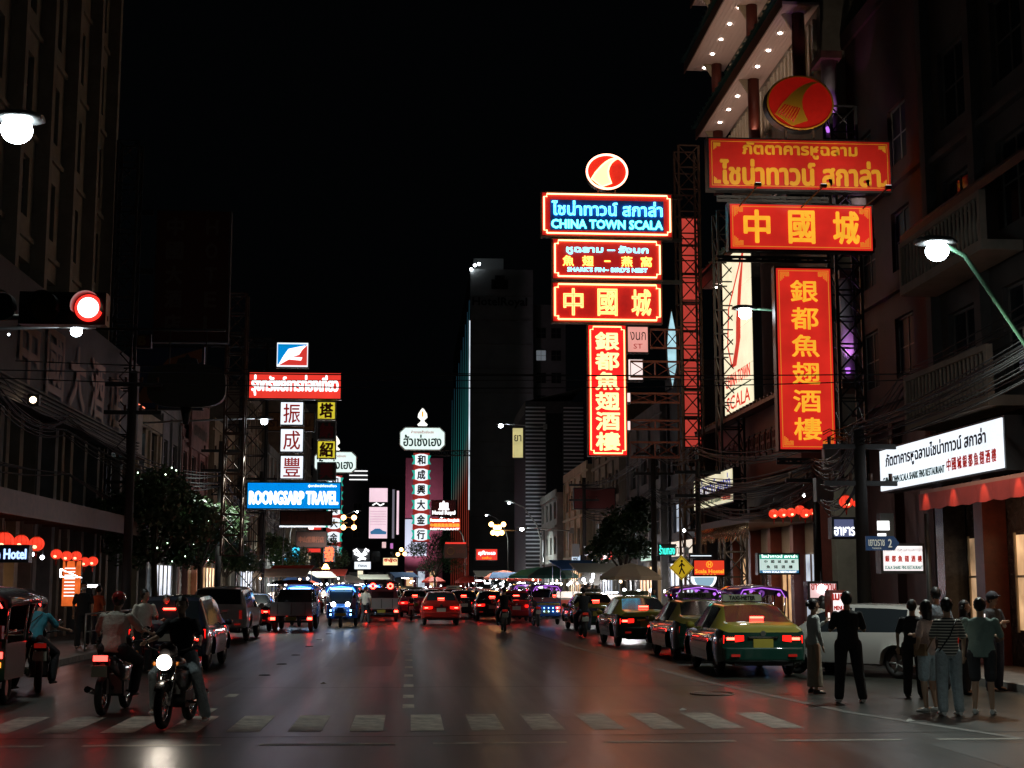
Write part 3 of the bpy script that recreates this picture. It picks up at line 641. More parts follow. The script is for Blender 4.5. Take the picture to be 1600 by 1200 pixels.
s = thing('sign', 'cream lit sign with blue Thai lettering above the brown tiled eave of the restaurant', 'sign', (12.2,60.6,4.9), R(-90))
MB().box(0,-.0,0,7.4,.3,1.35).build('casing', BLACK, s); MB().box(.06,-.03,.06,7.34,-.002,1.29).build('panel', glow('cream eave sign', (1,.92,.62), .8, .2, 1), s)
text(s, 'ไชน่าทาวน์ สกาล่า', 3.8, .82, 6.6, .72, mat('blue lettering', (.05,.08,.5), .4, em=(.05,.08,.6), es=.4), -.045, .02); text(s, 'CHINATOWN SCALA RESTAURANT', 3.0, .25, 5, .16, mat('green lettering', (.05,.3,.15), .4), -.045, .005); text(s, '中國城酒樓', 6.3, .27, 1.6, .22, REDL, -.045, .008)
# long white sign above the red awning (faces the road)
s = thing('sign', 'long white lit sign with dark Thai and red Chinese lettering above the red scalloped awning', 'sign', (12.0,35.6,4.15), R(-90))
MB().box(0,-.0,0,7.7,.4,1.12).build('casing', BLACK, s)
for i in range(5): MB().box(.05+1.52*i,-.03,.05,.05+1.52*i+1.505,-.002,1.07).build('face_panel', WHITEG, s)
NAVY = mat('navy lettering', (.03,.05,.12), .4)
text(s, 'ภัตตาคารหูฉลามไชน่าทาวน์ สกาล่า', 3.7, .75, 6.3, .42, NAVY, -.045, .012)['kind'] = 'stuff'; text(s, 'CHINATOWN SCALA SHARK FINS RESTAURANT', 2.4, .28, 4.2, .17, mat('teal paint', (.05,.4,.35), .4), -.045, .004)
for i, ch in enumerate('中國城銀都魚翅酒樓'): text(s, ch, 4.75+.31*i, .34, .23, .27, REDL, -.045, .008, name='character')
# red scalloped awning with warm downlights
a = thing('awning', 'red lit scalloped awning with rows of warm strip lights beneath, far right', 'awning', (11.9,30.1,0), R(-90))
MB().box(0,-.9,3.78,11,.9,3.86).build('soffit', mat('ceiling board', (.3,.12,.08), .5), a)
REDA = mat('faded red canvas', (.34,.03,.02), .6, noise=.15, nscale=3)
for i in range(14):
    x = .02+.785*i; P = [(x,3.78),(x,3.44+.008*(i % 3)),(x+.39,3.42-.008*(i % 2)),(x+.78,3.44+.008*((i+1) % 3)),(x+.78,3.78)]
    MB().prism(P, -.94, -.91).build('valance', REDA, a)
stl = glow('warm strip light', (1,.55,.28), 8)
for r_ in range(2):
    for i in range(9): MB().box(.4+1.15*i,-.5+.6*r_,3.745,.85+1.15*i,-.42+.6*r_,3.775).build('strip_light', stl, a)
for i in range(7):
    x = .43+1.56*i
    l = bpy.data.lights.new('valance_lamp', 'SPOT'); l.energy = 28; l.color = (1,.5,.3); l.spot_size = R(50); l.spot_blend = .6; l.shadow_soft_size = .03
    o = bpy.data.objects.new('valance_lamp', l); sc.collection.objects.link(o); o.parent = a; o.location = (x,-1.25,4.05); o.rotation_euler = (R(-25)*-1,0,0); 
l = bpy.data.lights.new('awning_lamp', 'AREA'); l.shape = 'RECTANGLE'; l.size = 10; l.size_y = .8; l.energy = 22; l.color = (1,.62,.38)
o = bpy.data.objects.new('awning_lamp', l); sc.collection.objects.link(o); o.parent = a; o.location = (5.5,0,3.7)
# smaller right hand signs
s, w, h = plain('white lit sign with red Chinese characters behind the blue street name arrow', (1376,849,1445,896), 31, glow('soft white acrylic', (1,.93,.92), 1.05, .08, 1), (('ภัตตาคารหูฉลามสกาล่า', 0, .78, .86, .18, mat('grey lettering', (.2,.2,.25), .5), 0), ('SCALA SHARK FINS RESTAURANT', 0, .2, .85, .12, mat('teal paint', (.05,.4,.35), .4), .003)), r=0)
chars_h(s, '銀都魚翅酒樓', -w*.44, w*.44, h*.49, h*.2, REDL, -.045, .006, .62)
s, w, h = plain('teal and white lit restaurant sign over the tower doorway', (1184,864,1250,898), 46, glow('milky lit acrylic', (.75,.95,.88), .75, .15, 1.5))
MB().box(-w/2+.06,-.05,h*.72,w/2-.06,-.031,h-.06).build('header', glow('teal lit band', (.02,.42,.30), .7), s); MB().box(-w/2+.06,-.05,.06,w/2-.06,-.031,h*.2).build('footer', glow('blue lit band', (.05,.25,.5), .6), s)
text(s, 'ไชน่าทาวน์ สกาล่า', 0, h*.85, w*.85, h*.14, WHITEL, -.06, .004); chars_h(s, '中國城銀都', -w*.4, w*.4, h*.6, h*.13, DK, -.06, .004, .5); chars_h(s, '魚翅酒樓', -w*.35, w*.35, h*.36, h*.14, DK, -.06, .004, .5); text(s, 'TOWN SCALA RESTAURANT', 0, h*.13, w*.8, h*.08, WHITEL, -.06, .003)
s, w, h = plain('orange red lit hostel sign with a round yellow emblem above the pavement', (1082,873,1134,901), 46, glow('orange red acrylic', (.78,.05,.02), .95, .08, 1), (('Scala Hostel', 0, .3, .85, .2, YELL, .008), ('★ ★ ★ ★', 0, .12, .4, .07, YELL, 0)))
MB().torus((0,-.05,h*.68), h*.17, .012, 'y', 20, 5).build('emblem_ring', YELL, s); text(s, 'H', 0, h*.68, h*.16, h*.2, YELL, -.05, .008)
plain('white lit strip sign behind the orange red hostel sign', (1076,865,1114,872), 47, WHITEG)
s = thing('half_round_sign', 'half round pale blue sign under the orange red hostel sign', 'sign', W(1100,901,46.5)); P = [(.42*math.cos(math.pi+math.pi*i/14), .42*math.sin(math.pi+math.pi*i/14)) for i in range(15)]
MB().prism(P, 0, .1).build('casing', WHITEL, s); MB().prism([(x*.8,z*.8-.02) for x, z in P], -.03, -.002).build('face', glow('pale blue face', (.4,.65,.8), .7), s)
s, w, h = plain('dark blue sign with glowing white script hanging by the utility pole', (1300,808,1337,842), 36, mat('navy board', (.06,.07,.14), .3, em=(.3,.35,.7), es=.25), (('อาหาร', 0, .35, .85, .38, WHITEL, .008),))
plain('pale lit menu board standing behind the woman in the long skirt', (1262,908,1310,938), 33, glow('pale pink board', (1,.66,.66), .8, .2, 3), (('ขายหวาน', 0, .7, .8, .3, REDL, .006),))
s, w, h = plain('white lit stall board with red lettering beside the man in black', (1297,922,1322,965), 27.5, glow('white stall board', (1,.9,.9), 1.1, .1, 2), (('เมนู', 0, .7, .75, .3, REDL, .012),('MENU', 0, .35, .6, .15, REDL, .006)), frame=REDW)
plain('teal neon lettering sign among the cables left of the crossing sign', (1028,850,1056,868), 66, mat('dark signboard', (.03,.035,.035), .5), (('ร้านทอง', 0, .5, .85, .8, glow('teal neon', (.05,.8,.65), 1.6), .01),))
plain('dark red unlit signboard with a round mark on the right before the louvred block', (896,762,962,796), 85, mat('dull red board', (.16,.02,.015), .5))
plain('small yellow lit sign on the flank of the louvred block', (800,668,818,716), 128, glow('yellow cream acrylic', (.9,.8,.35), .6, .2, 1), (('ยา', 0, .65, .6, .2, DK, .01),))
# street name arrow
s = thing('street_name_sign', 'dark blue pointed street name plate numbered 2 on the utility pole', 'street sign', W(1377,860,29.5))
MB().prism([(-.33,0),(.28,0),(.40,.15),(.28,.30),(-.33,.30)], 0, .03).build('plate', mat('navy plate', (.015,.05,.14), .4), s)
text(s, 'เยาวราช', -.10, .16, .34, .13, WHITEP, -.006, .003); text(s, '2', .19, .15, .08, .17, WHITEP, -.006, .004); text(s, 'Yaowarat', -.10, .05, .2, .04, WHITEP, -.006, 0)
# pedestrian warning sign
s = thing('warning_sign', 'yellow diamond pedestrian crossing sign with a black walking figure', 'traffic sign', (W(1067,1010,37).x,37,0)); zc = W(1067,887,37).z
MB().cyl((0,.03,.13),(0,.03,zc+.3),.03,.03,8).build('post', GALV, s)
q = .32; MB().prism([(0,zc-q),(q,zc),(0,zc+q),(-q,zc)], -.02, 0).build('plate', mat('sign yellow with painted glow', (.85,.55,.02), .5, em=(1,.65,.03), es=.42), s)  # plate emission paints in the light it would throw back
MB().tube([(0,-.03,zc-q+.03),(q-.03,-.03,zc),(0,-.03,zc+q-.03),(-q+.03,-.03,zc),(0,-.03,zc-q+.03)], .008, 4).build('border_line', BLACK, s)
fg = MB().ball((0,-.035,zc+.17),.032,.01,.032,8,5)
for a_, b_ in (((0,.13),(-.01,-.01)),((-.01,-.01),(-.07,-.17)),((-.01,-.01),(.07,-.16)),((0,.11),(-.07,.02)),((0,.11),(.07,.04))): fg.tube([(a_[0],-.035,zc+a_[1]),(b_[0],-.035,zc+b_[1])], .019, 5)
fg.build('walking_figure', BLACK, s)
# --- left hand signs: travel agency mast, 75 m off
Y3 = 75
s, w, h = plain('white lit square with a blue and red bird emblem, topmost on the travel agency mast', (431,534,483,575), Y3, WHITEG)
MB().prism([(-w*.44,h*.12),(-w*.44,h*.9),(w*.44,h*.9),(w*.1,h*.55)], -.05, -.035).build('blue_field', mat('blue print', (.01,.2,.6), .4, em=(.0,.3,.8), es=.8), s); MB().prism([(-w*.40,h*.1),(w*.44,h*.1),(w*.44,h*.86),(w*.12,h*.5)], -.055, -.04).build('red_field', mat('red print', (.6,.04,.03), .4, em=(.8,.05,.04), es=.8), s)
MB().prism([(-w*.42,h*.1),(-w*.28,h*.42),(-w*.12,h*.72),(w*.38,h*.86),(w*.20,h*.5),(0,h*.42),(w*.3,h*.4),(w*.26,h*.28),(-w*.1,h*.32)], -.07, -.058).build('bird_mark', WHITEL, s)
plain('red lit sign with white Thai lettering on the travel agency mast', (388,581,534,624), Y3, REDG, (('รุ่งทรัพย์การท่องเที่ยว', 0, .5, .92, .72, WHITEL, .035),))
for ch, y0, lb in (('振',627,'uppermost'),('成',669,'middle'),('豐',711,'lowest')):
    s, w, h = plain('white lit square with one thin red Chinese character, %s of three' % lb, (437,y0,475,y0+38), Y3, WHITEG); text(s, ch, 0, h*.5, w*.68, h*.78, REDL, -.045, .012, name='character')
YG = glow('yellow lit square', (.75,.62,.04), .85, .25, 2)
for ch, y0, lb, m in (('塔',627,'upper of two bright yellow squares with a red character beside the white squares',YG),('納',658,'upper of two dark grimy squares in the narrow column',mat('unlit grimy square', (.06,.04,.02), .4, noise=.4)),('紹',688,'lower of two bright yellow squares with a red character',YG),('興',722,'lower of two dark grimy squares, just above the blue travel sign',mat('unlit grimy square', (.06,.04,.02), .4, noise=.4))):
    s, w, h = plain(lb, (495,y0,525,y0+29), Y3+1, m, frame=GALV); text(s, ch, 0, h*.5, w*.66, h*.76, mat('crimson lettering', (.3,.01,.01), .4), -.045, .03, name='character')
plain('blue lit sign reading ROONGSARP TRAVEL in white', (385,753,533,796), Y3, BLUEG, (('ROONGSARP TRAVEL', 0, .42, .93, .46, WHITEL, .04), ('รุ่งทรัพย์ท่องเที่ยว', .30, .85, .3, .12, WHITEL, .005)))
s, w, h = plain('brown unlit board under the blue travel sign with a white strip along its foot', (437,798,519,821), Y3+3, mat('reddish brown board', (.16,.05,.03), .5, noise=.3)); MB().box(-w/2,-.1,-.1,w/2*.75,-.0,-.02).build('strip', WHITEG, s)
text(s, '北京烤鴨', 0, h*.5, w*.7, h*.6, mat('dim red lettering', (.25,.07,.04), .5), -.045, .02)
plain('dim brown board behind the white character squares', (415,644,492,674), 90, mat('ochre board', (.30,.16,.06), .5, noise=.3), (('ร้านทองใบ', 0, .5, .8, .5, BROWN, .03),))
# gold shop signs
TEAL = glow('teal lit acrylic', (.02,.45,.34), .9); GREENT = mat('dark green lettering', (.0,.14,.10), .4)
def gold_shop(label_top, label_col, cx_px, ytop, Y, k=1.0, sgn=''):
    c, zb, w, h = rect(cx_px-35*k, ytop+31*k, cx_px+35*k, ytop+66*k, Y)
    s = thing('sign', label_top, 'sign', (c, Y, zb))
    ch = h*.22; P = [(-w/2+ch,0),(w/2-ch,0),(w/2,ch),(w/2,h-ch),(w/2-ch,h),(-w/2+ch,h),(-w/2,h-ch),(-w/2,ch)]
    MB().prism([(x*1.03,h/2+(z-h/2)*1.05) for x, z in P], 0, .3).build('casing', WHITEP, s); MB().prism([(x*.98,h/2+(z-h/2)*.95) for x, z in P], -.03, -.002).build('panel', glow('mint white acrylic', (.82,1,.95), 1.05, .08, 1), s)
    text(s, 'ฮั้วเซ่งเฮง', 0, h*.42, w*.84, h*.5, GREENT, -.045, .025); text(s, 'ห้างทองฮั้วเซ่งเฮง', 0, h*.8, w*.5, h*.13, REDL, -.045, .004)
    o = s; fin = MB(); zz = h+.15
    prof = [(-.35,0),(.35,0),(.42,.12),(.18,.35),(.14,.5),(.40,.75),(.36,1.05),(.12,1.45),(0,1.55),(-.12,1.45),(-.36,1.05),(-.40,.75),(-.14,.5),(-.18,.35),(-.42,.12)]
    MB().prism([(x*k,zz+z*.95*k) for x, z in prof], 0, .2).build('finial', glow('finial white', (1,.98,.9), 1.4), s); MB().box(-.06,-.03,zz+.75*k,.06,-.002,zz+1.2*k).build('finial_mark', YELL, s)
    c, zb, w, h = rect(cx_px-15*k-2, ytop+70*k, cx_px+15*k-2, ytop+210*k, Y)
    s = thing('sign', label_col, 'sign', (c, Y, zb)); MB().box(-w/2*.86,0,0,w/2*.86,.3,h).build('casing', REDW, s)
    MB().box(-w/2*.84,-.02,0.05,w/2*.84,-.002,h-.05).build('panel', mat('red column panel', (.5,.04,.03), .4, em=(.6,.05,.04), es=.35), s)
    n = 6; st = h/n
    for i, chh in enumerate('和成興大金行'):
        z = h-st*(i+.5); e = .40*st
        MB().prism([(-w/2,z-e*.75),(-w/2*.62,z-e*.75),(-w/2*.62,z+e*.75),(-w/2,z+e*.75),(-w/2*.8,z)], -.06, -.025).build('end_ornament', TEAL, s); MB().prism([(w/2*.62,z-e*.75),(w/2,z-e*.75),(w/2*.8,z),(w/2,z+e*.75),(w/2*.62,z+e*.75)], -.06, -.025).build('end_ornament', TEAL, s)
        P = [(-w/2*.66,z-e*.8),(-w/2*.25,z-e),(w/2*.25,z-e),(w/2*.66,z-e*.8),(w/2*.66,z+e*.8),(w/2*.25,z+e),(-w/2*.25,z+e),(-w/2*.66,z+e*.8)]
        MB().prism(P, -.08, -.03).build('character_panel', WHITEG, s)
        text(s, chh, 0, z, w*.40, e*1.5, DK, -.09, .03*k, name='character')
gold_shop('white lit octagonal Thai sign with green lettering and a flame finial', 'column of six white Chinese character panels with teal ends below the octagonal sign', 660, 637, 118)
gold_shop('half hidden twin of the octagonal Thai sign, behind the blue travel sign', 'further column of six white Chinese character panels, partly behind the travel sign', 524, 677, 132, .93)
# hotel billboard on the left, unlit
s = thing('sign', 'huge unlit maroon hotel sign with faint vertical lettering, upper left', 'sign', (W(297,535,55).x, 55, W(297,535,55).z)); w, h = 2.9, 5.25
MB().box(-w/2,0,0,w/2,.4,h).build('casing', DARKW, s); MB().box(-w/2+.06,-.03,.06,w/2-.06,-.002,h-.06).build('panel', mat('unlit maroon panel', (.075,.018,.016), .4), s)
ul = mat('unlit grey lettering', (.14,.10,.08), .5)
chars_v(s, '中國大酒店', -w*.24, h-.2, .25, .62, ul, -.045, .03, .7); chars_v(s, 'HOTEL', w*.25, h-.2, .25, .44, ul, -.045, .02, .62)
s = thing('sign', 'dark rounded plaque sign seen from behind, hanging left of the travel mast', 'sign', W(290,636,47)); 
n = 28; P = [(1.28*math.copysign(abs(math.cos(6.28318*i/n))**.6, math.cos(6.28318*i/n)), .72+.72*math.copysign(abs(math.sin(6.28318*i/n))**.6, math.sin(6.28318*i/n))) for i in range(n)]
MB().prism(P, 0, .3).build('plaque', mat('dark olive plaque', (.035,.035,.022), .5), s); MB().prism([(-.35,1.45),(.35,1.45),(.30,1.62),(.1,1.66),(0,1.78),(-.1,1.66),(-.30,1.62)], .05, .25).build('crown', BLACK, s); MB().cyl((0,.15,-.55),(0,.15,-.003),.08,.2,8).build('pendant', BLACK, s)
for dx in (-.6, .6): MB().cyl((dx,.15,1.35),(dx,.15,2.6),.02,.02,5).build('hanger', STEELD, s)
MB().cyl((-3.5,.15,2.6),(1.2,.15,2.6),.05,.05,6).build('beam', STEELD, s)
s, w, h = plain('dim blue board with an orange sweep, behind the dark plaque on the left', (206,541,318,640), 66, mat('dull blue board', (.02,.04,.09), .5)); MB().prism([(-w/2+.1,h*.1),(-w*.2,h*.1),(w*.15,h*.62),(w/2-.1,h*.75),(w/2-.1,h-.1),(0,h*.8),(-w*.3,h*.4)], -.06, -.035).build('sweep', mat('dull orange', (.22,.09,.04), .5), s)
plain('small dim red board on the lattice mast, upper left', (208,522,236,543), 56, mat('dim red board', (.16,.03,.02), .5), (('ธ', 0, .5, .4, .6, mat('dull yellow', (.3,.2,.05), .5), .03),))
s, w, h = plain('black sign with blue glowing letters ending in own Hotel, cut by the left edge', (-72,851,45,879), 36, mat('black acrylic', (.012,.012,.03), .25), (('Chinatown Hotel', 0, .48, .94, .55, glow('pale blue lettering', (.45,.62,1), 1.6), .012),))
# LED screens and small far signs (each its own depth)
SCR = glow('pale screen', (.95,.68,.78), 1.0, .1, .6)
s, w, h = plain('tall pale pink LED screen showing a blue car, at the end of the street', (576,762,606,842), 168, SCR)
MB().box(-w/2,-.06,h*.62,w/2,-.035,h*.72).build('screen_band', BLACK, s); MB().tube([(-w*.3,-.07,h*.655),(-w*.1,-.07,h*.70),(w*.1,-.07,h*.65),(w*.3,-.07,h*.69)], .08, 4).build('white_swirl', WHITEL, s)
MB().prism([(-w*.38,h*.09),(w*.42,h*.09),(w*.44,h*.14),(w*.25,h*.16),(w*.1,h*.2),(-w*.15,h*.2),(-w*.3,h*.16),(-w*.4,h*.14)], -.07, -.04).build('car_picture', mat('blue car print', (.05,.2,.45), .4, em=(.08,.3,.6), es=.5), s)
for k in range(6): MB().box(-w*.42,-.05,h*(.28+.05*k),w*.42,-.04,h*(.28+.05*k)+.05).build('text_line', mat('grey print', (.4,.3,.35), .5, em=(.5,.35,.4), es=.8), s)
plain('narrow dim screen strip right of the LED screen', (612,764,617,842), 168, glow('dim screen', (.3,.28,.35), .5)); plain('narrow pale screen strip next to the magenta wall', (619,766,624,836), 168, SCR)
FAR = [
 ('maroon sign with a lit white crest reading Hotel Royal', (674,781,713,807), 135, mat('maroon sign', (.2,.01,.01), .4), (('Hotel Royal', 0, .2, .9, .28, WHITEL, .03), ('血', 0, .66, .4, .5, WHITEL, .05))),
 ('red and orange lit two-line sign below the Hotel Royal one', (670,809,720,829), 134, glow('red orange acrylic', (.75,.06,.02), .9, .3, 1), (('Ratanakosin Bangkok', 0, .78, .9, .26, WHITEL, .03), ('中國燕窩魚翅酒樓', 0, .42, .9, .26, glow('orange lettering', (1,.4,.05), 1.2), .02), ('RESTAURANT', 0, .12, .9, .14, WHITEL, .02))),
 ('brown sign with a round mark under a red lit top edge, far right side', (694,850,730,872), 128, mat('brown board', (.14,.05,.03), .5), (('๑๒๓', .2, .5, .4, .3, mat('dim red lettering', (.25,.07,.04), .5), .01),)),
 ('bright red sign with white script in front of the right hand stalls', (743,857,778,876), 112, REDG, (('สุกี้ทะเล', 0, .6, .75, .4, WHITEL, .02), ('แซ่บ', 0, .25, .4, .2, YELL, .01))),
 ('dark brown board with faint characters between the green tree and the twin gold sign', (462,830,511,856), 112, mat('very dark brown board', (.07,.025,.02), .5), (('中山堂藥行店', 0, .5, .8, .35, mat('dim red lettering', (.25,.07,.04), .5), .02),)),
 ('cyan lit vertical sign above the left hand stalls', (455,854,469,880), 110, glow('cyan acrylic', (.05,.55,.8), .9), ()),
 ('coral lit sign strip under the brown board on the left', (479,856,502,864), 116, REDG, ()),
 ('coral lit sign with white square above the dark brown board', (482,819,503,829), 116, REDG, (('一', -.3, .5, .3, .5, WHITEL, .05),)),
 ('white lit oblong sign in the middle of the far street', (553,877,580,890), 150, WHITEG, (('ห้างทอง', 0, .5, .5, .4, mat('grey lettering', (.2,.2,.25), .5), .01),)),
 ('yellow and red lit sign by the far round tree', (598,871,622,884), 145, glow('cream yellow acrylic', (1,.75,.4), .95), (('ซีฟู้ด', 0, .65, .8, .45, REDL, .03),)),
 ('small pink lit square beneath the LED screen', (596,846,604,857), 150, glow('pale pink board', (1,.66,.66), .8, .2, 3), ()),
 ('tiny purple lit square beneath the LED screen', (609,848,615,858), 150, glow('purple screen', (.6,.2,.6), .8), ()),
 ('tiny white and yellow stacked sign above the far traffic', (558,891,568,905), 150, glow('white yellow sign', (1,.85,.6), 1), ()),
 ('white lit square sign in the left stalls crowd', (424,880,436,900), 100, glow('blue white board', (.5,.75,.9), .8, .3, 2), ()),
 ('dark green lit sign near the left stalls', (469,882,484,890), 105, glow('dim teal sign', (.1,.4,.35), .6), ()),
]
for lb, px, Y, m, tx in FAR:
    s, w, h = plain(lb, px, Y, m, tx)
    if 'brown sign with a round' in lb:
        MB().torus((-w*.22,-.06,h*.5), h*.25, .05, 'y', 16, 5).build('round_mark', mat('dull gold', (.3,.17,.05), .5), s); MB().box(-w*.45,-.1,h,w*.45,.1,h+.15).build('lit_edge', REDG, s)
s = thing('neon_sign', 'orange neon Chinese character hanging under the twin gold shop column', 'sign', W(514,877,112)); text(s, '發', 0, .55, .75, 1.1, glow('orange neon', (1,.13,.05), 2), 0, .03, name='character'); MB().box(-.45,.05,-.05,.45,.2,1.2).build('backing', DARKW, s)
s = thing('neon_sign', 'white neon bird outline above the white oblong sign', 'sign', W(564,875,152)); wn = glow('white neon', (1,1,1), 4)
for P in ([(-.8,.9),(-.5,1.1),(-.2,.7),(0,.5)],[(.8,.9),(.5,1.15),(.3,.7),(0,.5)],[(-.7,.7),(0,.35),(.6,.7)],[(-.3,0),(.1,.2),(.5,.1)]): MB().tube([(x,0,z) for x, z in P], .11, 5).build('neon_tube', wn, s)
MB().box(-.9,.15,-.05,.9,.25,1.2).build('backing', DARKW, s)
s = thing('neon_sign', 'white and blue neon cluster at the left above the stalls', 'sign', W(438,880,100))
for P, m in (([(-.4,.5),(-.1,.8),(.3,.6),(.0,.4)],wn),([(-.5,0),(.0,.25),(.3,.1)],wn),([(.2,.3),(.5,.35),(.45,.1),(.2,.15)],glow('cyan neon', (.1,.6,1), 3)),([(-.1,.85),(.1,1.1),(.3,.95)],wn)): MB().tube([(x,0,z) for x, z in P], .06, 5).build('neon_tube', m, s)
MB().box(-.7,.1,-.05,.7,.18,1.2).build('backing', DARKW, s)
lt = MB(); 
for k in range(3): lt.box(-.95,-.03,.45*k,.95,.03,.45*k+.09)
s = thing('light_bars', 'three white horizontal light bars stacked in the dark beside the twin sign', 'light', W(560,750,150)); lt.build('bars', WHITEL, s); MB().box(-1,.05,-.1,1,.1,1.1).build('backing', DARKW, s)
# ================================================================ lattice masts
def lattice(label, x, y, z0, z1, w, d, m=STEEL, step=None, r=.045, name='lattice_mast'):
    t = thing(name, label, 'steel mast', (x, y, 0)); step = step or w*1.1; n = max(1, round((z1-z0)/step)); st = (z1-z0)/n
    for cx in (-w/2, w/2):
        for cyy in (0, d): MB().box(cx-r,cyy-r,z0,cx+r,cyy+r,z1).build('leg', m, t)
    b = r*.6
    for k in range(n+1):
        z = z0+k*st; MB().box(-w/2+r,-b,z-b,w/2-r,b,z+b).build('strut', m, t); MB().box(-w/2+r,d-b,z-b,w/2-r,d+b,z+b).build('strut', m, t)
    for k in range(n):
        z = z0+k*st
        MB().tube([(-w/2,0,z),(w/2,0,z+st)], b, 4).build('brace', m, t); MB().tube([(w/2,.03,z),(-w/2,.03,z+st)], b, 4).build('brace', m, t)
    sd = MB()
    for k in range(n):
        z = z0+k*st
        for cx in (-w/2, w/2): sd.tube([(cx,0,z),(cx,d,z+st)], b, 4)
    sd.build('side_bracing', m, t)['kind'] = 'stuff'
    return t
def xs(p0, p1, Y): a = W(p0, 600, Y).x; b = W(p1, 600, Y).x; return (a+b)/2, b-a
x, w = xs(1066, 1098, 60); lattice('tall rusty lattice mast carrying the neon signs, in front of the red wall panel', x, 60, .13, 21, w, 1.0)
x, w = xs(1113, 1140, 58); lattice('dark lattice mast close behind the cream fin sign', x, 56, .13, 17, .9, .9, STEELD)
x, w = xs(1318, 1345, 43); lattice('dark lattice mast right of the tall red vertical sign', x, 43, 5, 17, .8, .8, STEELD)
x, w = xs(170, 203, 54); lattice('tall dim lattice mast at the edge of the hotel block, upper left', x, 54, 3, 18.8, w, .8, STEELD)
x, w = xs(352, 382, 60); lattice('lattice mast stub right of the unlit hotel sign', x, 60, 3, W(366,458,60).z, w, .7, STEEL)
x, w = xs(385, 408, 77); lattice('lattice mast behind the travel agency signs', x, 77, 1, W(395,535,77).z, w+.6, .8, STEELD)
x, w = xs(1290, 1312, 24); 
# horizontal brackets
def truss(label, x0, x1, y, z, h, m=STEEL, n=None):
    t = thing('bracket_truss', label, 'steel bracket', (x0, y, z)); L = x1-x0; n = n or max(1, round(L/h)); st = L/n; r = .04
    MB().box(0,-r,0,L,r,2*r).build('chord', m, t); MB().box(0,-r,h-2*r,L,r,h).build('chord', m, t)
    for k in range(n+1): MB().box(max(0,k*st-r*.7),-r*.7,2*r,min(L,k*st+r*.7),r*.7,h-2*r).build('upright', m, t)
    for k in range(n): MB().tube([(k*st,0,r),((k+1)*st,0,h-r)], .022, 4).build('brace', m, t); MB().tube([(k*st,.02,h-r),((k+1)*st,.02,r)], .022, 4).build('brace', m, t)
    return t
for i, (y0, y1) in enumerate(((514,545),(564,590),(614,630),(656,672),(690,716))):
    a = W(985 if i else 1016, y1, 60); b = W(1062, y0, 60); truss(('red lit truss bracket, %s of five beside the neon vertical sign' % ('top one','second','third','fourth','bottom one')[i]), a.x, b.x, 60, a.z, b.z-a.z, mat('red primer steel', (.32,.09,.05), .5, noise=.3, nscale=6), 2)
for i, (y, p0) in enumerate(((306,1051),(372,1036),(438,1036))):
    a = W(p0, y+6, 59.6); truss('thin strut joining the %s gap of the neon sign stack to the mast' % ('upper','middle','lower')[i], a.x-3, W(1066,y,59.6).x, 59.6, a.z, .18, STEELD, 4)
for i, y in enumerate((302,396,712)):
    a = W(1120, y+8, 42.6); truss('dark beam %s the nearest red sign stack' % ('under the top board of','in the middle of','at the foot of')[i], a.x if i < 2 else W(1213,y,42.6).x, 13.0, 42.6, a.z-.1, .2, STEELD, 5)
for i, (p0, p1, y) in enumerate(((330,431,534),(330,388,600),(352,388,670),(330,385,765))):
    a = W(p0, y, 75.6); truss('dim truss arm holding the travel agency stack, %s' % ('level with the bird emblem','level with the red Thai sign','level with the white squares','level with the blue sign')[i], a.x, W(p1,y,75.6).x, 75.6, a.z-.3, .55, STEELD)
for i, y in enumerate((600, 640, 680)):
    p = W(660,y,118); 
truss('steel arm holding the gold shop column sign', W(672,712,118.3).x, W(735,712,118.3).x, 118.3, W(672,712,118).z, .5, STEELD)
for i, (x0, x1, y, Y) in enumerate(((203,240,336,55.3),(203,240,428,55.3),(318,382,541,60.5))):
    a = W(x0, y, Y); truss('thin arm %s the unlit hotel sign' % ('at the top of','half way up','below and right of')[i], a.x, W(x1,y,Y).x, Y, a.z, .22, STEELD)
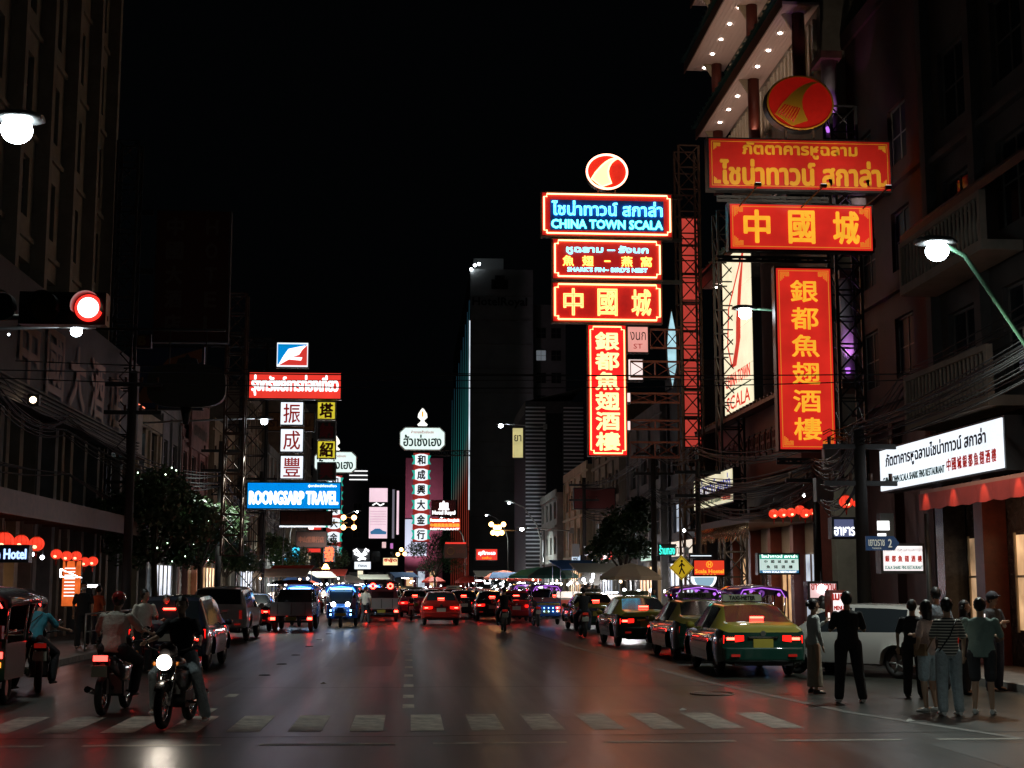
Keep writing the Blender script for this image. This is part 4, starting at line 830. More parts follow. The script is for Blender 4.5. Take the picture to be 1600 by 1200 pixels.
# ================================================================ street lamps
def street_lamp(label, hx, Y, hz, side, energy, head=.32, bx=None, wall=False, arm=None, glowm=LAMPW, col=(.90,1,.92), pole=GREENP, bolder=True):
    bx = bx if bx is not None else (11.1 if side > 0 else -8.6)
    t = thing('street_lamp', label, 'street lamp', (bx, Y, .13)); dx = hx-bx
    if wall: MB().box(-.15,-.15,hz-.5,.15,.15,hz-.1).build('wall_plate', pole, t); MB().tube([(0,0,hz-.35),(dx*.3,0,hz-.25),(dx*.93,0,hz-.1)], .04, 8).build('arm', pole, t)
    else: MB().cyl((0,0,0),(0,0,.4),.14,.12,12).build('base', pole, t)
    if arm: MB().tube([(0,0,.4)]+[(a,0,hz+b) for a, b in arm], .045, 8).build('pole', pole, t)
    elif not wall: MB().tube([(0,0,.4),(0,0,hz-3.2),(dx*.12,0,hz-2.0),(dx*.55,0,hz-.55),(dx*.8,0,hz-.25),(dx*.93,0,hz-.13)], .06, 8, True, [.09,.07,.06,.05,.045,.04]).build('pole', pole, t)
    h = MB(); s = -1 if dx < 0 else 1
    h.rings([[(dx+s*a, q*math.cos(6.28318*k/10)*head*.45, hz-.13+.02+max(-.03, q*math.sin(6.28318*k/10)*.11)) for k in range(10)] for a, q in ((-.35,.3),(-.2,.9),(.0,1.05),(.25,1),(.42,.5))])
    hd = h.build('lamp_head', GALV, t)
    MB().ball((dx+.03*s,-.04,hz-.13-head*.27),head*.37,head*.34,head*.33,16,11).build('lens', glowm, hd)  # lens ball oversized, its shape stands in for glare
    l = bpy.data.lights.new('street_lamp_light', 'SPOT'); l.energy = energy; l.color = col; l.spot_size = R(128); l.spot_blend = .7; l.shadow_soft_size = .2
    o = bpy.data.objects.new('street_lamp_light', l); sc.collection.objects.link(o); o.parent = t; o.location = (dx+.03*s,0,hz-.2-head*.8)
    return t
p = W(25,187,22); street_lamp('street lamp with a blazing white head at the left edge of the picture', p.x, 22, p.z, -1, 330, .66, bx=-10.5)
p = W(1465,380,25); street_lamp('street lamp with a blazing white head on a curved green arm, right', p.x, 25, p.z, 1, 1500, .58, bx=11.7, arm=[(-.02,-3.2),(-.35,-2.2),(-.9,-1.35),(-1.55,-.35),(-1.95,-.14),(-2.2,-.11)])
street_lamp('street lamp standing beside the camera on the right pavement, out of the picture', 8.2, 8.5, 8.6, 1, 1900, .5, bx=11.4)
p = W(1165,483,43.2); street_lamp('second bright street lamp in front of the cream fin sign', p.x, 43.2, p.z, 1, 800, .55, bx=13.2, wall=True)
p = W(412,655,62); street_lamp('bright street lamp on the left before the travel agency mast', p.x, 62, p.z, -1, 2600, .40, bx=-11.8, wall=True, pole=GALV)
p = W(118,512,31); street_lamp('street lamp glaring just under the red signal head', p.x, 31, p.z, -1, 320, .34, bx=-11.3, wall=True, pole=GALV)
p = W(816,825,104); street_lamp('distant street lamp beside the large amber triangle light', p.x, 104, p.z, 1, 3500, .4, bx=11.8, wall=True, pole=GALV)
p = W(783,663,120); street_lamp('far street lamp high before the dark hotel tower', p.x, 120, p.z, 1, 800, .5, bx=11.4, wall=True, pole=GALV)
for lb, hx, Y, hz, sd in (('far street lamp on the left of the hotel tower forecourt',3.5,158,9,1),('far street lamp at the foot of the dark hotel tower',9.2,172,10,1),('far street lamp before the louvred block',8.2,118,8.5,1),('far street lamp left, near the cyan sign',-6.4,108,8.6,-1),('far street lamp at the left bend',-5.2,140,8.8,-1)):
    street_lamp(lb, hx, Y, hz, sd, 4200, .3, bx=hx+sd*2.6, pole=GALV)
# hanging / ornament amber lights
def amber(label, px, py, Y, pts, r, bx, extra=None):
    p = W(px, py, Y); t = thing('ornamental_lamp', label, 'ornamental lamp', (bx, Y, 0))
    MB().tube([(0,0,0),(0,0,p.z),( (p.x-bx)*.98,0,p.z)], .05, 6).build('post', STEELD, t)
    for dx, dz in pts: MB().ball((p.x-bx+dx,-.1,p.z+dz),r,None,None,10,6).build('globe', BULBY, t)
    fr = MB(); 
    for a, b in zip(pts, pts[1:]+pts[:1]): fr.tube([(p.x-bx+a[0],0,p.z+a[1]),(p.x-bx+b[0],0,p.z+b[1])], .035, 4)
    fr.build('frame', mat('gilt iron', (.35,.2,.08), .4, .5), t)
    return t
amber('amber lamp of four globes on a gilt frame over the left lane', 545, 817, 96, [(-.35,-.3),(.35,-.3),(.35,.35),(-.35,.35)], .17, -8.4)
amber('large amber triangle of bulbs over the right lane', 777, 829, 98, [(-.3,-.15),(0,-.2),(.3,-.15),(.12,.2),(-.12,.2),(-.42,.42),(.42,.42)], .17, 9.2)
amber('smaller amber triangle lamp above the far tree', 627, 864, 150, [(-.35,-.15),(.35,-.1),(0,.35)], .2, 6.5)
amber('single amber square lamp in the far left trees', 509, 887, 120, [(-.12,-.1),(.12,-.1),(0,.12)], .2, -8.5)
# ================================================================ traffic signal
Yt = 21
p = W(143,485,Yt); t = thing('traffic_signal', 'horizontal traffic signal on a mast arm with its red light on', 'traffic light', (-9.5, Yt, .13)); ox = 9.5; z = p.z-.13
MB().cyl((0,0,0),(0,0,z+.6),.12,.09,12).build('post', STEELD, t)
MB().tube([(0,0,z-.12),(p.x+ox+.25,0,z-.12)], .045, 8).build('mast_arm', STEELD, t)
lx = p.x+ox; w3 = .62
MB().box(lx-w3*1.62,-.16,z-.24,lx+.24,.1,z+.24).build('housing', BLACK, t)
for k, m in enumerate((glow('red signal lens', (1,.03,.02), 1.6), mat('dark amber lens', (.09,.05,.01), .2), mat('dark green lens', (.01,.07,.05), .2))):
    x = lx-k*w3
    MB().cyl((x,-.2,z),(x,-.163,z),.2,.2,24).build('lens', m, t)
    hd_ = [[(x+.215*math.cos(a), yy, z+.215*math.sin(a)) for a in [R(-20+220*i/16) for i in range(17)]] for yy in (-.17,-.42)]
    v = hd_[0]+hd_[1]; MB().add(v, [(i,i+1,18+i,17+i) for i in range(16)]).build('visor', BLACK, t)
MB().cyl((lx,-.235,z),(lx,-.205,z),.15,.15,24).build('lit_core', glow('red signal core', (1,.75,.72), 3.5), t)
tb = thing('traffic_signal', 'grey back of a traffic signal with a white lit lamp above the street name plate', 'traffic light', (11.3,30.6,.13)); q = W(1376,826,30.6)
MB().cyl((0,0,0),(0,0,q.z+.2),.06,.05,10).build('post', STEELD, tb); MB().box(q.x-11.3-.05,-.15,q.z-.35,q.x-11.3+.25,.1,q.z+.2).build('housing', STEELD, tb)
MB().box(q.x-11.3-.13,-.2,q.z-.17-.0,q.x-11.3+.13,-.16,q.z+.03).build('lamp_panel', WHITEL, tb); MB().box(q.x-11.3-.13,-.2,q.z-.30,q.x-11.3+.05,-.16,q.z-.24).build('lamp_panel', WHITEL, tb)
# ================================================================ utility poles, boxes and cables
def upole(label, x, y, h, r=.16, m=None, arms=2):
    m = m or mat('dark pole', (.06,.055,.05), .8)
    t = thing('utility_pole', label, 'utility pole', (x, y, .13)); MB().cyl((0,0,0),(0,0,h),r,r*.72,8).build('pole', m, t)
    for k in range(arms):
        z = h-.5-.9*k; MB().box(-.9,-.06,z,.9,.06,z+.12).build('crossarm', STEELD, t)
        for dx in (-.75,-.25,.25,.75): MB().cyl((dx,0,z+.125),(dx,0,z+.3),.04,.05,6).build('insulator', BROWN, t)
    return t
upole('dark concrete utility pole behind the man in black, wrapped in cables', 10.95, 34, 5.5, .19, mat('blackish pole', (.035,.03,.026), .8))  # pole in one very dark colour
upole('utility pole at the restaurant canopy with grey boxes', 12.0, 41.5, 5.2, .14, arms=1)
upole('utility pole left of the yellow crossing sign', 11.0, 54, 6.4, .13)
upole('utility pole before the right hand street tree', 11.0, 64, 8, .15); upole('utility pole beside the white canvas awning', 10.4, 85, 8, .15)
upole('utility pole amid the left shophouses', -8.7, 66, 8.2, .15); upole('utility pole at the foot of the travel agency mast', -8.7, 84, 8.2, .15); upole('utility pole near the left hotel corner', -8.9, 46, 8.5, .16)
for i, (px0, py0, px1, py1, Y) in enumerate(((1273,747,1300,784,40),(1300,748,1308,763,40),(1310,748,1320,762,40),(1286,700,1312,735,40.5),(1069,855,1075,874,52),(894,850,905,870,84))):
    c, zb, w, h = rect(px0, py0, px1, py1, Y); t = thing('junction_box', ('large grey junction box on the pole by the red vertical sign','narrow pale meter box left of two','narrow pale meter box right of two','row of white meter panels under the red vertical sign','white box on the pole above the crossing sign','white box on the pole by the canvas awning')[i], 'junction box', (c, Y, zb))
    MB().box(-w/2,-.15,0,w/2,.15,h).build('case', mat('grey box', (.36,.36,.34), .5), t); MB().box(-w/2+.03,-.165,.04,w/2-.03,-.151,h-.04).build('door', mat('grey box', (.36,.36,.34), .5), t)
def cable(mb, a, b, sag, r=.016, n=14):
    a = Vector(a); b = Vector(b); mb.tube([a.lerp(b, i/n)-Vector((0,0,4*sag*(i/n)*(1-i/n))) for i in range(n+1)], r, 4, False)
def bundle(label, P, k, spread, sag, r=.016):
    t = thing('cable_bundle', label, 'cables', P[0])
    o = Vector(P[0])
    for q in range(k):
        mb = MB(); d = Vector((random.uniform(-.15,.15),0,random.uniform(-spread,spread)))
        for a, b in zip(P, P[1:]): cable(mb, Vector(a)+d-o, Vector(b)+d-o, sag*random.uniform(.6,1.4), r)
        mb.build('cable', CABLE, t)
    return t
bundle('thick sagging black cable bundle along the right pavement poles', [(11.6,15,7.6),(10.95,34,5.5),(12.0,41.5,5.3),(11,54,5.7),(11,64,5.9),(10.4,85,6)], 16, .3, .5, .016)
bundle('upper cable run on the right poles under the balconies', [(12.4,16,8.6),(12.2,34,6.9),(12.6,41.5,6.3),(11,54,7.0),(11,64,7.9),(10.4,85,7.7)], 7, .2, .5)
bundle('low drooping cable bundle passing in front of the restaurant', [(10.95,34,4.6),(12.0,41.5,4.7),(11,54,4.9)], 9, .3, .8, .018)
bundle('cable bundle along the left shophouse fronts', [(-9.5,30,7.2),(-11,46,6.9),(-8.7,66,6.6),(-8.7,84,6.4),(-8.9,105,6.4)], 10, .35, .8, .02)
bundle('lower cable run along the hotel canopy, left', [(-10.6,20,5.6),(-10.9,46,5.3),(-8.7,66,5.2)], 5, .15, .7)
for i, (py0, py1, Y, sag) in enumerate(((577,581,33,.12),(588,580,34,.35),(592,588,52,.1),(560,578,40,.3))):
    a = W(-60, py0, Y); b = W(1700, py1, Y); t = thing('cable', 'thin cable strung across the street, %s' % ('crossing the second character of the red signs','sagging a little lower than its neighbour','running behind the nearest red sign','faint and highest at the left')[i], 'cable', a)
    mb = MB(); cable(mb, (0,0,0), b-a, sag, .014, 24); mb.build('wire', CABLE, t)
# flood glare on the rail by the nearest mast etc.
# ================================================================ trees
def tree(label, x, y, h, cr, n, px=None, m=None, trunk_h=None, group=None, lights=0, seed=1, lm=None):
    rnd = random.Random(seed); t = thing('street_tree', label, 'tree', (x, y, .13), 0, group)
    th = trunk_h or h*.4; tk = MB(); tk.tube([(0,0,0),(.06,0,th*.5),(0,.05,th)], .12, 8, True, [.16,.12,.10])
    blobs = []
    for i in range(9):
        a = i*2.4+rnd.random(); q = cr*rnd.uniform(.25,.72); z = th+(h-th)*rnd.uniform(.15,.8); c = Vector((q*math.cos(a), q*math.sin(a), z))
        tk.tube([(0,0.05,th*.9),c*.5+Vector((0,0,th*.5)),c], .04, 5, True, [.07,.045,.015]); blobs.append((c, cr*rnd.uniform(.32,.55)))
    blobs.append((Vector((0,0,th+(h-th)*.55)), cr*.6)); tk.build('trunk', mat('bark', (.09,.07,.05), .9, noise=.4, nscale=9), t)
    lf = MB()
    for i in range(n):
        c, r = rnd.choice(blobs); d = Vector((rnd.gauss(0,1), rnd.gauss(0,1), rnd.gauss(0,1))).normalized()*r*(rnd.random()**.45); d.z *= .75; p = c+d
        u = Vector((rnd.gauss(0,1), rnd.gauss(0,1), rnd.gauss(0,.7))).normalized(); v = u.orthogonal().normalized(); s = rnd.uniform(.07,.15)
        lf.add([p-u*s, p+v*s*.45, p+u*s, p-v*s*.45], [(0,1,2,3)])
    lf.build('crown', m or mat('leaves', (.045,.085,.03), .45, noise=.5, nscale=2), t)
    if lights:
        me = MB().ball((0,0,0),.022,None,None,6,4).mesh('fairy_light', lm or glow('fairy light', (.75,1,.75), 10, sample=False))
        for i in range(lights):
            c, r = rnd.choice(blobs); d = Vector((rnd.gauss(0,1), -abs(rnd.gauss(0,1)), rnd.gauss(0,1))).normalized()*r; place('fairy_light', me, t, c+d)
    return t
tree('leafy street tree with fairy lights on the left pavement, nearest and widest', -9.3, 53, 5.9, 2.4, 9000, lights=18, trunk_h=2.6, seed=3)
tree('second leafy street tree on the left, just behind the widest one', -9.1, 63, 5.4, 1.9, 6000, lights=8, trunk_h=2.6, seed=5)
tree('street tree on the left in front of the foot of the travel mast', -9.3, 73, 4.8, 1.7, 4500, lights=6, trunk_h=2.2, seed=8)
tree('small dark street tree farther along the left pavement', -8.8, 98, 5.6, 2.0, 3000, trunk_h=2.2, seed=9)
tree('dark street tree on the right pavement behind the utility poles', 9.9, 66, 6.6, 1.7, 6000, trunk_h=2.4, seed=12)
tree('round green tree in the middle of the far street', 2.6, 150, 7.2, 3.4, 5000, trunk_h=2.5, seed=14, m=mat('far leaves painted lit', (.06,.14,.06), .5, noise=.4))  # brighter green, lamplight painted into the leaf colour
tree('far left dark tree beyond the cyan sign', -7.5, 125, 6.5, 2.6, 3000, trunk_h=2.5, seed=15)
# ================================================================ vehicles
def lerp(a, b, t): return a+(b-a)*t
def car(label, kind, body, upper=None, name='car', cat='car', lit=1, plate=PLATEW, taxi=False, grp=None, headl=False, detail=True):
    """heading +y; the rear faces -y. The shell is one loft of cross-sections, its glass cut out as separate panes"""
    upper = upper or body
    if kind == 'sedan':
        S = [(-2.34,.40,.90,.97,.70,.70,.56),(-2.31,.30,.93,1.03,.80,.79,.62),(-2.2,.26,.96,1.07,.86,.84,.68),(-1.88,.25,.96,1.10,.88,.86,.70),(-1.12,.24,.95,1.42,.89,.86,.58),(-.9,.24,.95,1.45,.89,.86,.58),
             (-.22,.24,.94,1.48,.89,.86,.59),(-.15,.24,.94,1.48,.89,.86,.59),(.35,.24,.93,1.45,.89,.86,.58),(.75,.24,.92,1.30,.89,.86,.62),(1.25,.24,.92,1.02,.89,.86,.70),(1.9,.24,.84,.92,.88,.84,.66),(2.2,.28,.74,.80,.84,.78,.60),(2.34,.38,.60,.66,.68,.64,.5)]
        rw = (3, 4); ws = (8.9, 10); side = [(4, 6), (7, 9)]; wy = (-1.38, 1.36); wr = .33
    elif kind == 'hatch':
        S = [(-2.06,.40,.92,.98,.72,.70,.58),(-2.03,.30,.94,1.02,.82,.80,.64),(-1.95,.26,.96,1.06,.86,.83,.68),(-1.72,.25,.97,1.40,.87,.84,.60),(-1.5,.24,.96,1.50,.88,.85,.60),(-1.0,.24,.95,1.53,.88,.85,.60),
             (-.22,.24,.94,1.54,.88,.85,.60),(-.15,.24,.94,1.54,.88,.85,.60),(.35,.24,.93,1.50,.88,.85,.60),(.75,.24,.92,1.36,.88,.85,.62),(1.2,.24,.92,1.04,.88,.85,.70),(1.7,.24,.86,.94,.87,.83,.66),(1.95,.28,.76,.82,.83,.77,.60),(2.06,.38,.60,.66,.68,.64,.5)]
        rw = (2, 3); ws = (8.9, 10); side = [(4, 6), (7, 9)]; wy = (-1.3, 1.25); wr = .32
    elif kind == 'suv':
        S = [(-2.36,.46,1.05,1.10,.78,.78,.66),(-2.33,.38,1.08,1.15,.88,.86,.72),(-2.24,.34,1.10,1.22,.91,.89,.74),(-2.0,.33,1.10,1.68,.92,.89,.68),(-1.85,.32,1.10,1.76,.92,.89,.68),(-1.0,.32,1.08,1.79,.92,.89,.68),
             (-.22,.32,1.07,1.80,.92,.89,.68),(-.15,.32,1.07,1.80,.92,.89,.68),(.45,.32,1.06,1.76,.92,.89,.67),(.8,.32,1.05,1.60,.92,.89,.70),(1.25,.32,1.05,1.16,.92,.88,.75),(1.9,.32,1.0,1.08,.91,.86,.72),(2.22,.36,.92,.98,.86,.80,.66),(2.36,.44,.74,.80,.74,.70,.56)]
        rw = (2, 3); ws = (8.9, 10); side = [(4, 6), (7, 9)]; wy = (-1.42, 1.4); wr = .38
    else: # pickup, canopy over the bed
        S = [(-2.62,.52,1.06,1.10,.80,.80,.72),(-2.60,.46,1.08,1.14,.90,.88,.76),(-2.55,.42,1.09,1.20,.92,.90,.76),(-2.42,.42,1.09,1.68,.92,.90,.72),(-2.2,.42,1.09,1.74,.92,.90,.70),(-.95,.40,1.08,1.76,.92,.90,.70),
             (-.22,.40,1.07,1.77,.92,.90,.70),(-.15,.40,1.07,1.77,.92,.90,.70),(.55,.40,1.06,1.74,.92,.90,.68),(.9,.40,1.06,1.56,.92,.90,.72),(1.35,.40,1.06,1.18,.92,.89,.78),(2.1,.40,1.0,1.10,.92,.88,.74),(2.5,.44,.90,1.0,.88,.84,.68),(2.62,.52,.74,.80,.76,.72,.6)]
        rw = (2, 3); ws = (8.9, 10); side = [(4, 6), (7, 9)]; wy = (-1.55, 1.6); wr = .39
    ws = (9, 10)
    Y = [s[0] for s in S]; ys = set(Y)
    for c in wy:
        for k in range(-6, 7): ys.add(c+k*(wr+.07)/6)
    y = Y[0]
    ys = sorted(q for q in ys if Y[0] <= q <= Y[-1]); cl = [ys[0]]
    for q in ys[1:]:
        if q-cl[-1] > .018 or q in Y:
            if q in Y and q-cl[-1] <= .018 and cl[-1] not in Y: cl[-1] = q
            else: cl.append(q)
    ys = cl
    def st(y):
        for i in range(len(S)-1):
            if S[i][0]-1e-6 <= y <= S[i+1][0]+1e-6:
                t = (y-S[i][0])/(S[i+1][0]-S[i][0]); return [lerp(a, b, t) for a, b in zip(S[i], S[i+1])]
    rows = []
    for y in ys:
        _, zb, zbelt, zr, wl, wb, wro = st(y); arch = 0
        for c in wy:
            d = (wr+.06)**2-(y-c)**2
            if d > 0: arch = max(arch, wr+math.sqrt(d))
        z2 = max(zb+.05, arch); mid = max(lerp(zb, zbelt, .45), z2+.02); z4 = max(zbelt-.10, mid+.02)
        hw = wl+.01 if arch else wl
        m0 = lerp(zb, zbelt, .45); z4_ = zbelt-.10
        px_ = lambda z: lerp(wl, wl+.035, (z-zb)/(m0-zb)) if z < m0 else lerp(wl+.035, wb+.03, min(1, (z-m0)/max(.01, z4_-m0)))
        half = [(0,zb),(wl*.70,zb if not arch else z2-.015),(px_(z2)+(.012 if arch else 0),z2),(px_(mid),mid),(px_(z4),z4),(wb,zbelt),(lerp(wb,wro,.88),lerp(zbelt,zr,.86)),(wro*.95,lerp(zbelt,zr,.965)),(wro*.62,zr),(0,zr+.012)]
        rows.append([(x, y, z) for x, z in half]+[(-x, y, z) for x, z in half[-2:0:-1]])
    n = len(rows[0]); H = 10
    low, upp, wins = MB(), MB(), {}
    def bucket(i, k):
        y = (ys[i]+ys[i+1])/2; kk = k if k < 9 else n-1-k
        for q, (a, b) in enumerate(side):
            if kk == 5 and Y[a] < y < Y[b]: return ('s', q, k < 9)
        if kk in (7, 8) and Y[rw[0]] < y < Y[rw[1]]: return ('rear',)
        if kk in (7, 8) and Y[ws[0]] < y < Y[ws[1]]: return ('front',)
        return 'low' if kk < 5 else 'upp'
    def addq(mb, i, k, smooth=True): mb.add([rows[i][k], rows[i][(k+1) % n], rows[i+1][(k+1) % n], rows[i+1][k]], [(0,1,2,3)], smooth)
    for i in range(len(rows)-1):
        for k in range(n):
            b = bucket(i, k)
            if b == 'low': addq(low, i, k)
            elif b == 'upp': addq(upp, i, k)
            else: addq(wins.setdefault(b, MB()), i, k)
    for e, r in ((0, rows[0]), (1, rows[-1])):
        for k in range(9):
            a, b = r[k], r[k+1]; c, d = r[(n-k-1) % n], r[(n-k) % n]
            (low if k < 5 else upp).add([a, b, c, d], [(0,1,2,3)], False)
    t = thing(name, label, cat, (0,0,0), 0, grp)
    def fin(mb, nm, m, par=t):
        me = mb.mesh(nm, m); bm = bmesh.new(); bm.from_mesh(me); bmesh.ops.remove_doubles(bm, verts=bm.verts, dist=.0008); bmesh.ops.recalc_face_normals(bm, faces=bm.faces)
        for f in bm.faces: f.smooth = True
        for e in bm.edges:
            if len(e.link_faces) == 2 and e.calc_face_angle(0) > R(38): e.smooth = False
        bm.to_mesh(me); bm.free(); return place(nm, me, par)
    fin(low, 'body', body); fin(upp, 'roof', upper)
    for b, mb in wins.items(): fin(mb, {'s':'side_window','rear':'rear_window','front':'windscreen'}[b[0]], GLASSD)
    # floor inside so that the cabin is not see-through
    MB().box(-.72,Y[0]+.12,.30,.72,Y[-1]-.12,.62).build('floor_pan', BLACK, t)
    yb = Y[0]; sc_ = {'sedan':(.90,.86,.62),'hatch':(.90,.86,.62),'suv':(1.05,.95,.72),'pickup':(1.05,.95,.72)}[kind]; hz = sc_[0]; wmax = S[1][5]
    bp = MB(); zb = S[0][1]
    bp.rings([[(x*(wmax+.02), yb-.07+.07*abs(x)**3, zz) for x in [-1+.1*i for i in range(21)]]+[(x*(wmax+.0), yb+.12, zz) for x in [1-.1*i for i in range(21)]] for zz in (zb-.08, zb-.02, zb+.16, zb+.20)])
    bp.build('bumper', body, t)
    MB().box(-wmax*.75,yb-.03,zb-.16,wmax*.75,yb+.25,zb-.085).build('bumper_skirt', BLACK, t)
    for s in (-1, 1):
        x0, x1 = s*wmax*.50, s*(wmax+.015); L = MB(); q = .85 if kind in ('sedan', 'hatch') else 1
        z0, z1 = (hz-.22, hz-.06) if kind == 'sedan' or kind == 'hatch' else (hz-.36, hz-.04)
        if kind in ('suv', 'pickup'): x0 = s*wmax*.78
        L.add([(x0,yb-.015,z0+.05),(x1,yb+.02,z0),(x1,yb+.02,z1),(x0,yb-.015,z1),(x0,yb+.06,z0+.05),(s*(wmax+.045),yb+.30,z0+.06),(s*(wmax+.03),yb+.30,z1),(x0,yb+.06,z1)],
              [(0,1,2,3),(1,5,6,2),(3,2,6,7),(0,4,5,1),(0,3,7,4)])
        hs = L.build('tail_light', TAILM if lit else TAILD, t)
        if lit: MB().box(s*wmax*.74,yb-.02,z0+.07,s*wmax*.94,yb-.005,z1-.04 if kind in ('sedan','hatch') else z0+.17).build('lit_element', TAIL, hs)
        MB().box(s*wmax*.62,yb-.078,zb+.02,s*wmax*.84,yb-.05,zb+.07).build('reflector', TAILD, t)
        hl = MB().add([(s*wmax*.5,Y[-1]-.03,S[-2][2]-.22),(s*wmax*.9,Y[-1]-.16,S[-2][2]-.20),(s*wmax*.95,Y[-1]-.32,S[-2][2]-.06),(s*wmax*.5,Y[-1]-.06,S[-2][2]-.12)], [(0,1,2,3)]).build('headlight', HEAD if headl else CHROME, t)
        m_ = MB().ball((s*(wmax+.17),Y[9]-.05,S[9][2]+.05),.10,.07,.08,8,6).box(s*(wmax+.0),Y[9]-.06,S[9][2]-.02,s*(wmax+.12),Y[9]-.02,S[9][2]+.02).build('wing_mirror', upper, t)
        for c in wy:
            wh = place('wheel', None, t) if False else MB().torus((s*(wmax-.07),c,wr),wr-.075,.085,'x',24,8).build('wheel', RUB, t)
            rm = MB().cyl((s*(wmax-.13),c,wr),(s*(wmax-.02),c,wr),wr*.62,wr*.58,16)
            for a in range(5):
                aa = a*1.2566; rm.tube([(s*(wmax-.01),c,wr),(s*(wmax-.01),c+wr*.6*math.cos(aa),wr+wr*.6*math.sin(aa))], .03, 4)
            rm.build('rim', GALV, wh)
    if lit: MB().box(-.14,st(Y[rw[0]]+.12)[0]-.03,st(Y[rw[0]]+.12)[3]+.015,.14,st(Y[rw[0]]+.12)[0],st(Y[rw[0]]+.12)[3]+.055).build('brake_light', TAIL, t)
    pz = hz-.30 if kind in ('sedan','hatch') else hz-.32
    MB().box(-.20,yb-.02,pz,.20,yb-.004,pz+.17).build('number_plate', plate, t)
    MB().box(-.30,yb-.03,pz+.19,.30,yb-.004,pz+.22).build('trim_strip', CHROME, t)
    MB().cyl((0,yb-.025,pz+.28),(0,yb-.004,pz+.28),.055,.055,14).build('badge', CHROME, t)
    if taxi:
        b = MB().box(-.42,-.35,1.50,.42,-.12,1.64).build('roof_sign', mat('grubby roof sign', (.3,.33,.26), .5), t); text(b, 'TAXI-METER', 0, 1.57, .56, .08, BLACK, -.355, .004)
    return t
def paint(name, c, coat=1, rough=.5): return mat(name, c, rough, 0, coat=coat, spec=.3)
YEL = paint('yellow taxi paint', (.28,.245,.03)); GRN = paint('dark green taxi paint', (.0,.036,.024)); NAV = paint('navy car paint', (.008,.012,.03))
SIL = paint('silver car paint', (.42,.42,.42)); WHT = paint('white car paint', (.42,.41,.39)); RED = paint('red car paint', (.38,.015,.01)); BLK = paint('black car paint', (.012,.012,.014)); PNK = paint('pink taxi paint', (.6,.08,.16)); GRY = paint('grey car paint', (.1,.1,.11))
def at(o, x, y, rz=0): o.location = (x, y, .0); o.rotation_euler = (0, 0, R(rz)); return o
def gx(px, py):
    d = _M @ Vector(((px-800)/_F, (600-py)/_F, -1)); t = -1.9/d.z
    return d.x*t, d.y*t
tx = at(car('yellow over green taxi, nearest on the right, seen behind the woman in the long skirt', 'sedan', GRN, YEL, 'taxi', 'taxi', 1, PLATEY, True), 7.18, 31.0, -1.5)
tx2 = at(dup(tx, (0,0,0), 0, 'yellow over green taxi with glowing brake lamps, second on the right in the kerb lane'), 6.95, 44.4, 1)
tx3 = at(dup(tx, (0,0,0), 0, 'yellow over green taxi farthest back, half hidden by a dark rider'), 7.35, 58.5, 1)
tm = at(car('red over black sedan parked ahead of the nearest taxi', 'sedan', GRN, YEL, 'taxi', 'taxi', 0, PLATEY, True), 7.35, 37.0, 0); tm['label'] = 'yellow over green taxi just ahead of the nearest one, its roof sign showing'
at(car('dark navy SUV parked at the left kerb, one tail lamp lit', 'suv', NAV, None, 'car', 'car', 1), -5.15, 33.4, 0).scale = (.92,.92,.90)
at(car('white pickup with a dark canopy at the left kerb beyond the navy SUV', 'pickup', WHT, None, 'pickup_truck', 'pickup', 0), -6.15, 49.5, 0)
at(car('white SUV turned side on at the right kerb behind the standing group', 'hatch', WHT, None, 'car', 'car', 0), 9.45, 29.6, 42).scale = (.93,.93,.95)
sed_r = at(car('dark red sedan in the middle of the road with a lit brake lamp', 'sedan', RED, None, 'car', 'car', 1), 1.42, 66.5, 0)
sed_b = car('black sedan waiting in traffic left of the rider in the right lane', 'sedan', BLK, None, 'car', 'car', 1); at(sed_b, 4.15, 74, 0)
ht_r = car('bright red hatchback stopped just right of the distant rider', 'hatch', RED, None, 'car', 'car', 1); at(ht_r, 5.1, 70.5, 0)
pk_t = car('pink taxi in the traffic left of the dark red sedan', 'sedan', PNK, None, 'taxi', 'taxi', 1, PLATEY, True); at(pk_t, .3, 82, 0)
far_cars = [
 (sed_b,'black sedan behind the pink taxi',-.9,96,0), (ht_r,'red hatchback far off to the left of the pink taxi',-1.5,84,0), (sed_r,'dark red sedan far off, third in the middle lane',1.3,92,0),
 (pk_t,'pink taxi far back near the road centre',2.9,98,0), (sed_b,'black sedan beside the far pink taxi on its right',4.8,96,0), (ht_r,'red hatchback far back under the red script sign',6.0,88,2),
 (tx2,'yellow over green taxi far back in the right lane',3.3,108,0), (sed_r,'dark red sedan at the tail of the visible traffic',.6,112,0), (sed_b,'black sedan at the tail of the visible traffic, left lane',-2.2,110,0),
 (ht_r,'red hatchback at the far bend',-.6,126,4), (pk_t,'pink taxi at the far bend, left',-3.4,128,4), (sed_b,'black sedan at the far bend, right',2.2,124,0), (sed_r,'dark red sedan farthest of all',-1.8,142,6), (ht_r,'red hatchback farthest right lane',4.6,136,0),
 (sed_b,'dark sedan parked at the left kerb beyond the white pickup',-6.2,58.5,0), (sed_b,'dark sedan parked on the left, far beyond the trees',-6.3,78,0), (sed_r,'dark red sedan parked on the left before the cyan sign',-6.2,90,0),
 (pk_t,'pink taxi beside the green parasol on the right',7.6,96,3), (tx2,'yellow over green taxi under the white canvas awning',8.0,82,5)]
for src, lb, x, y, rz in far_cars: at(dup(src, (0,0,0), 0, lb), x, y, rz)
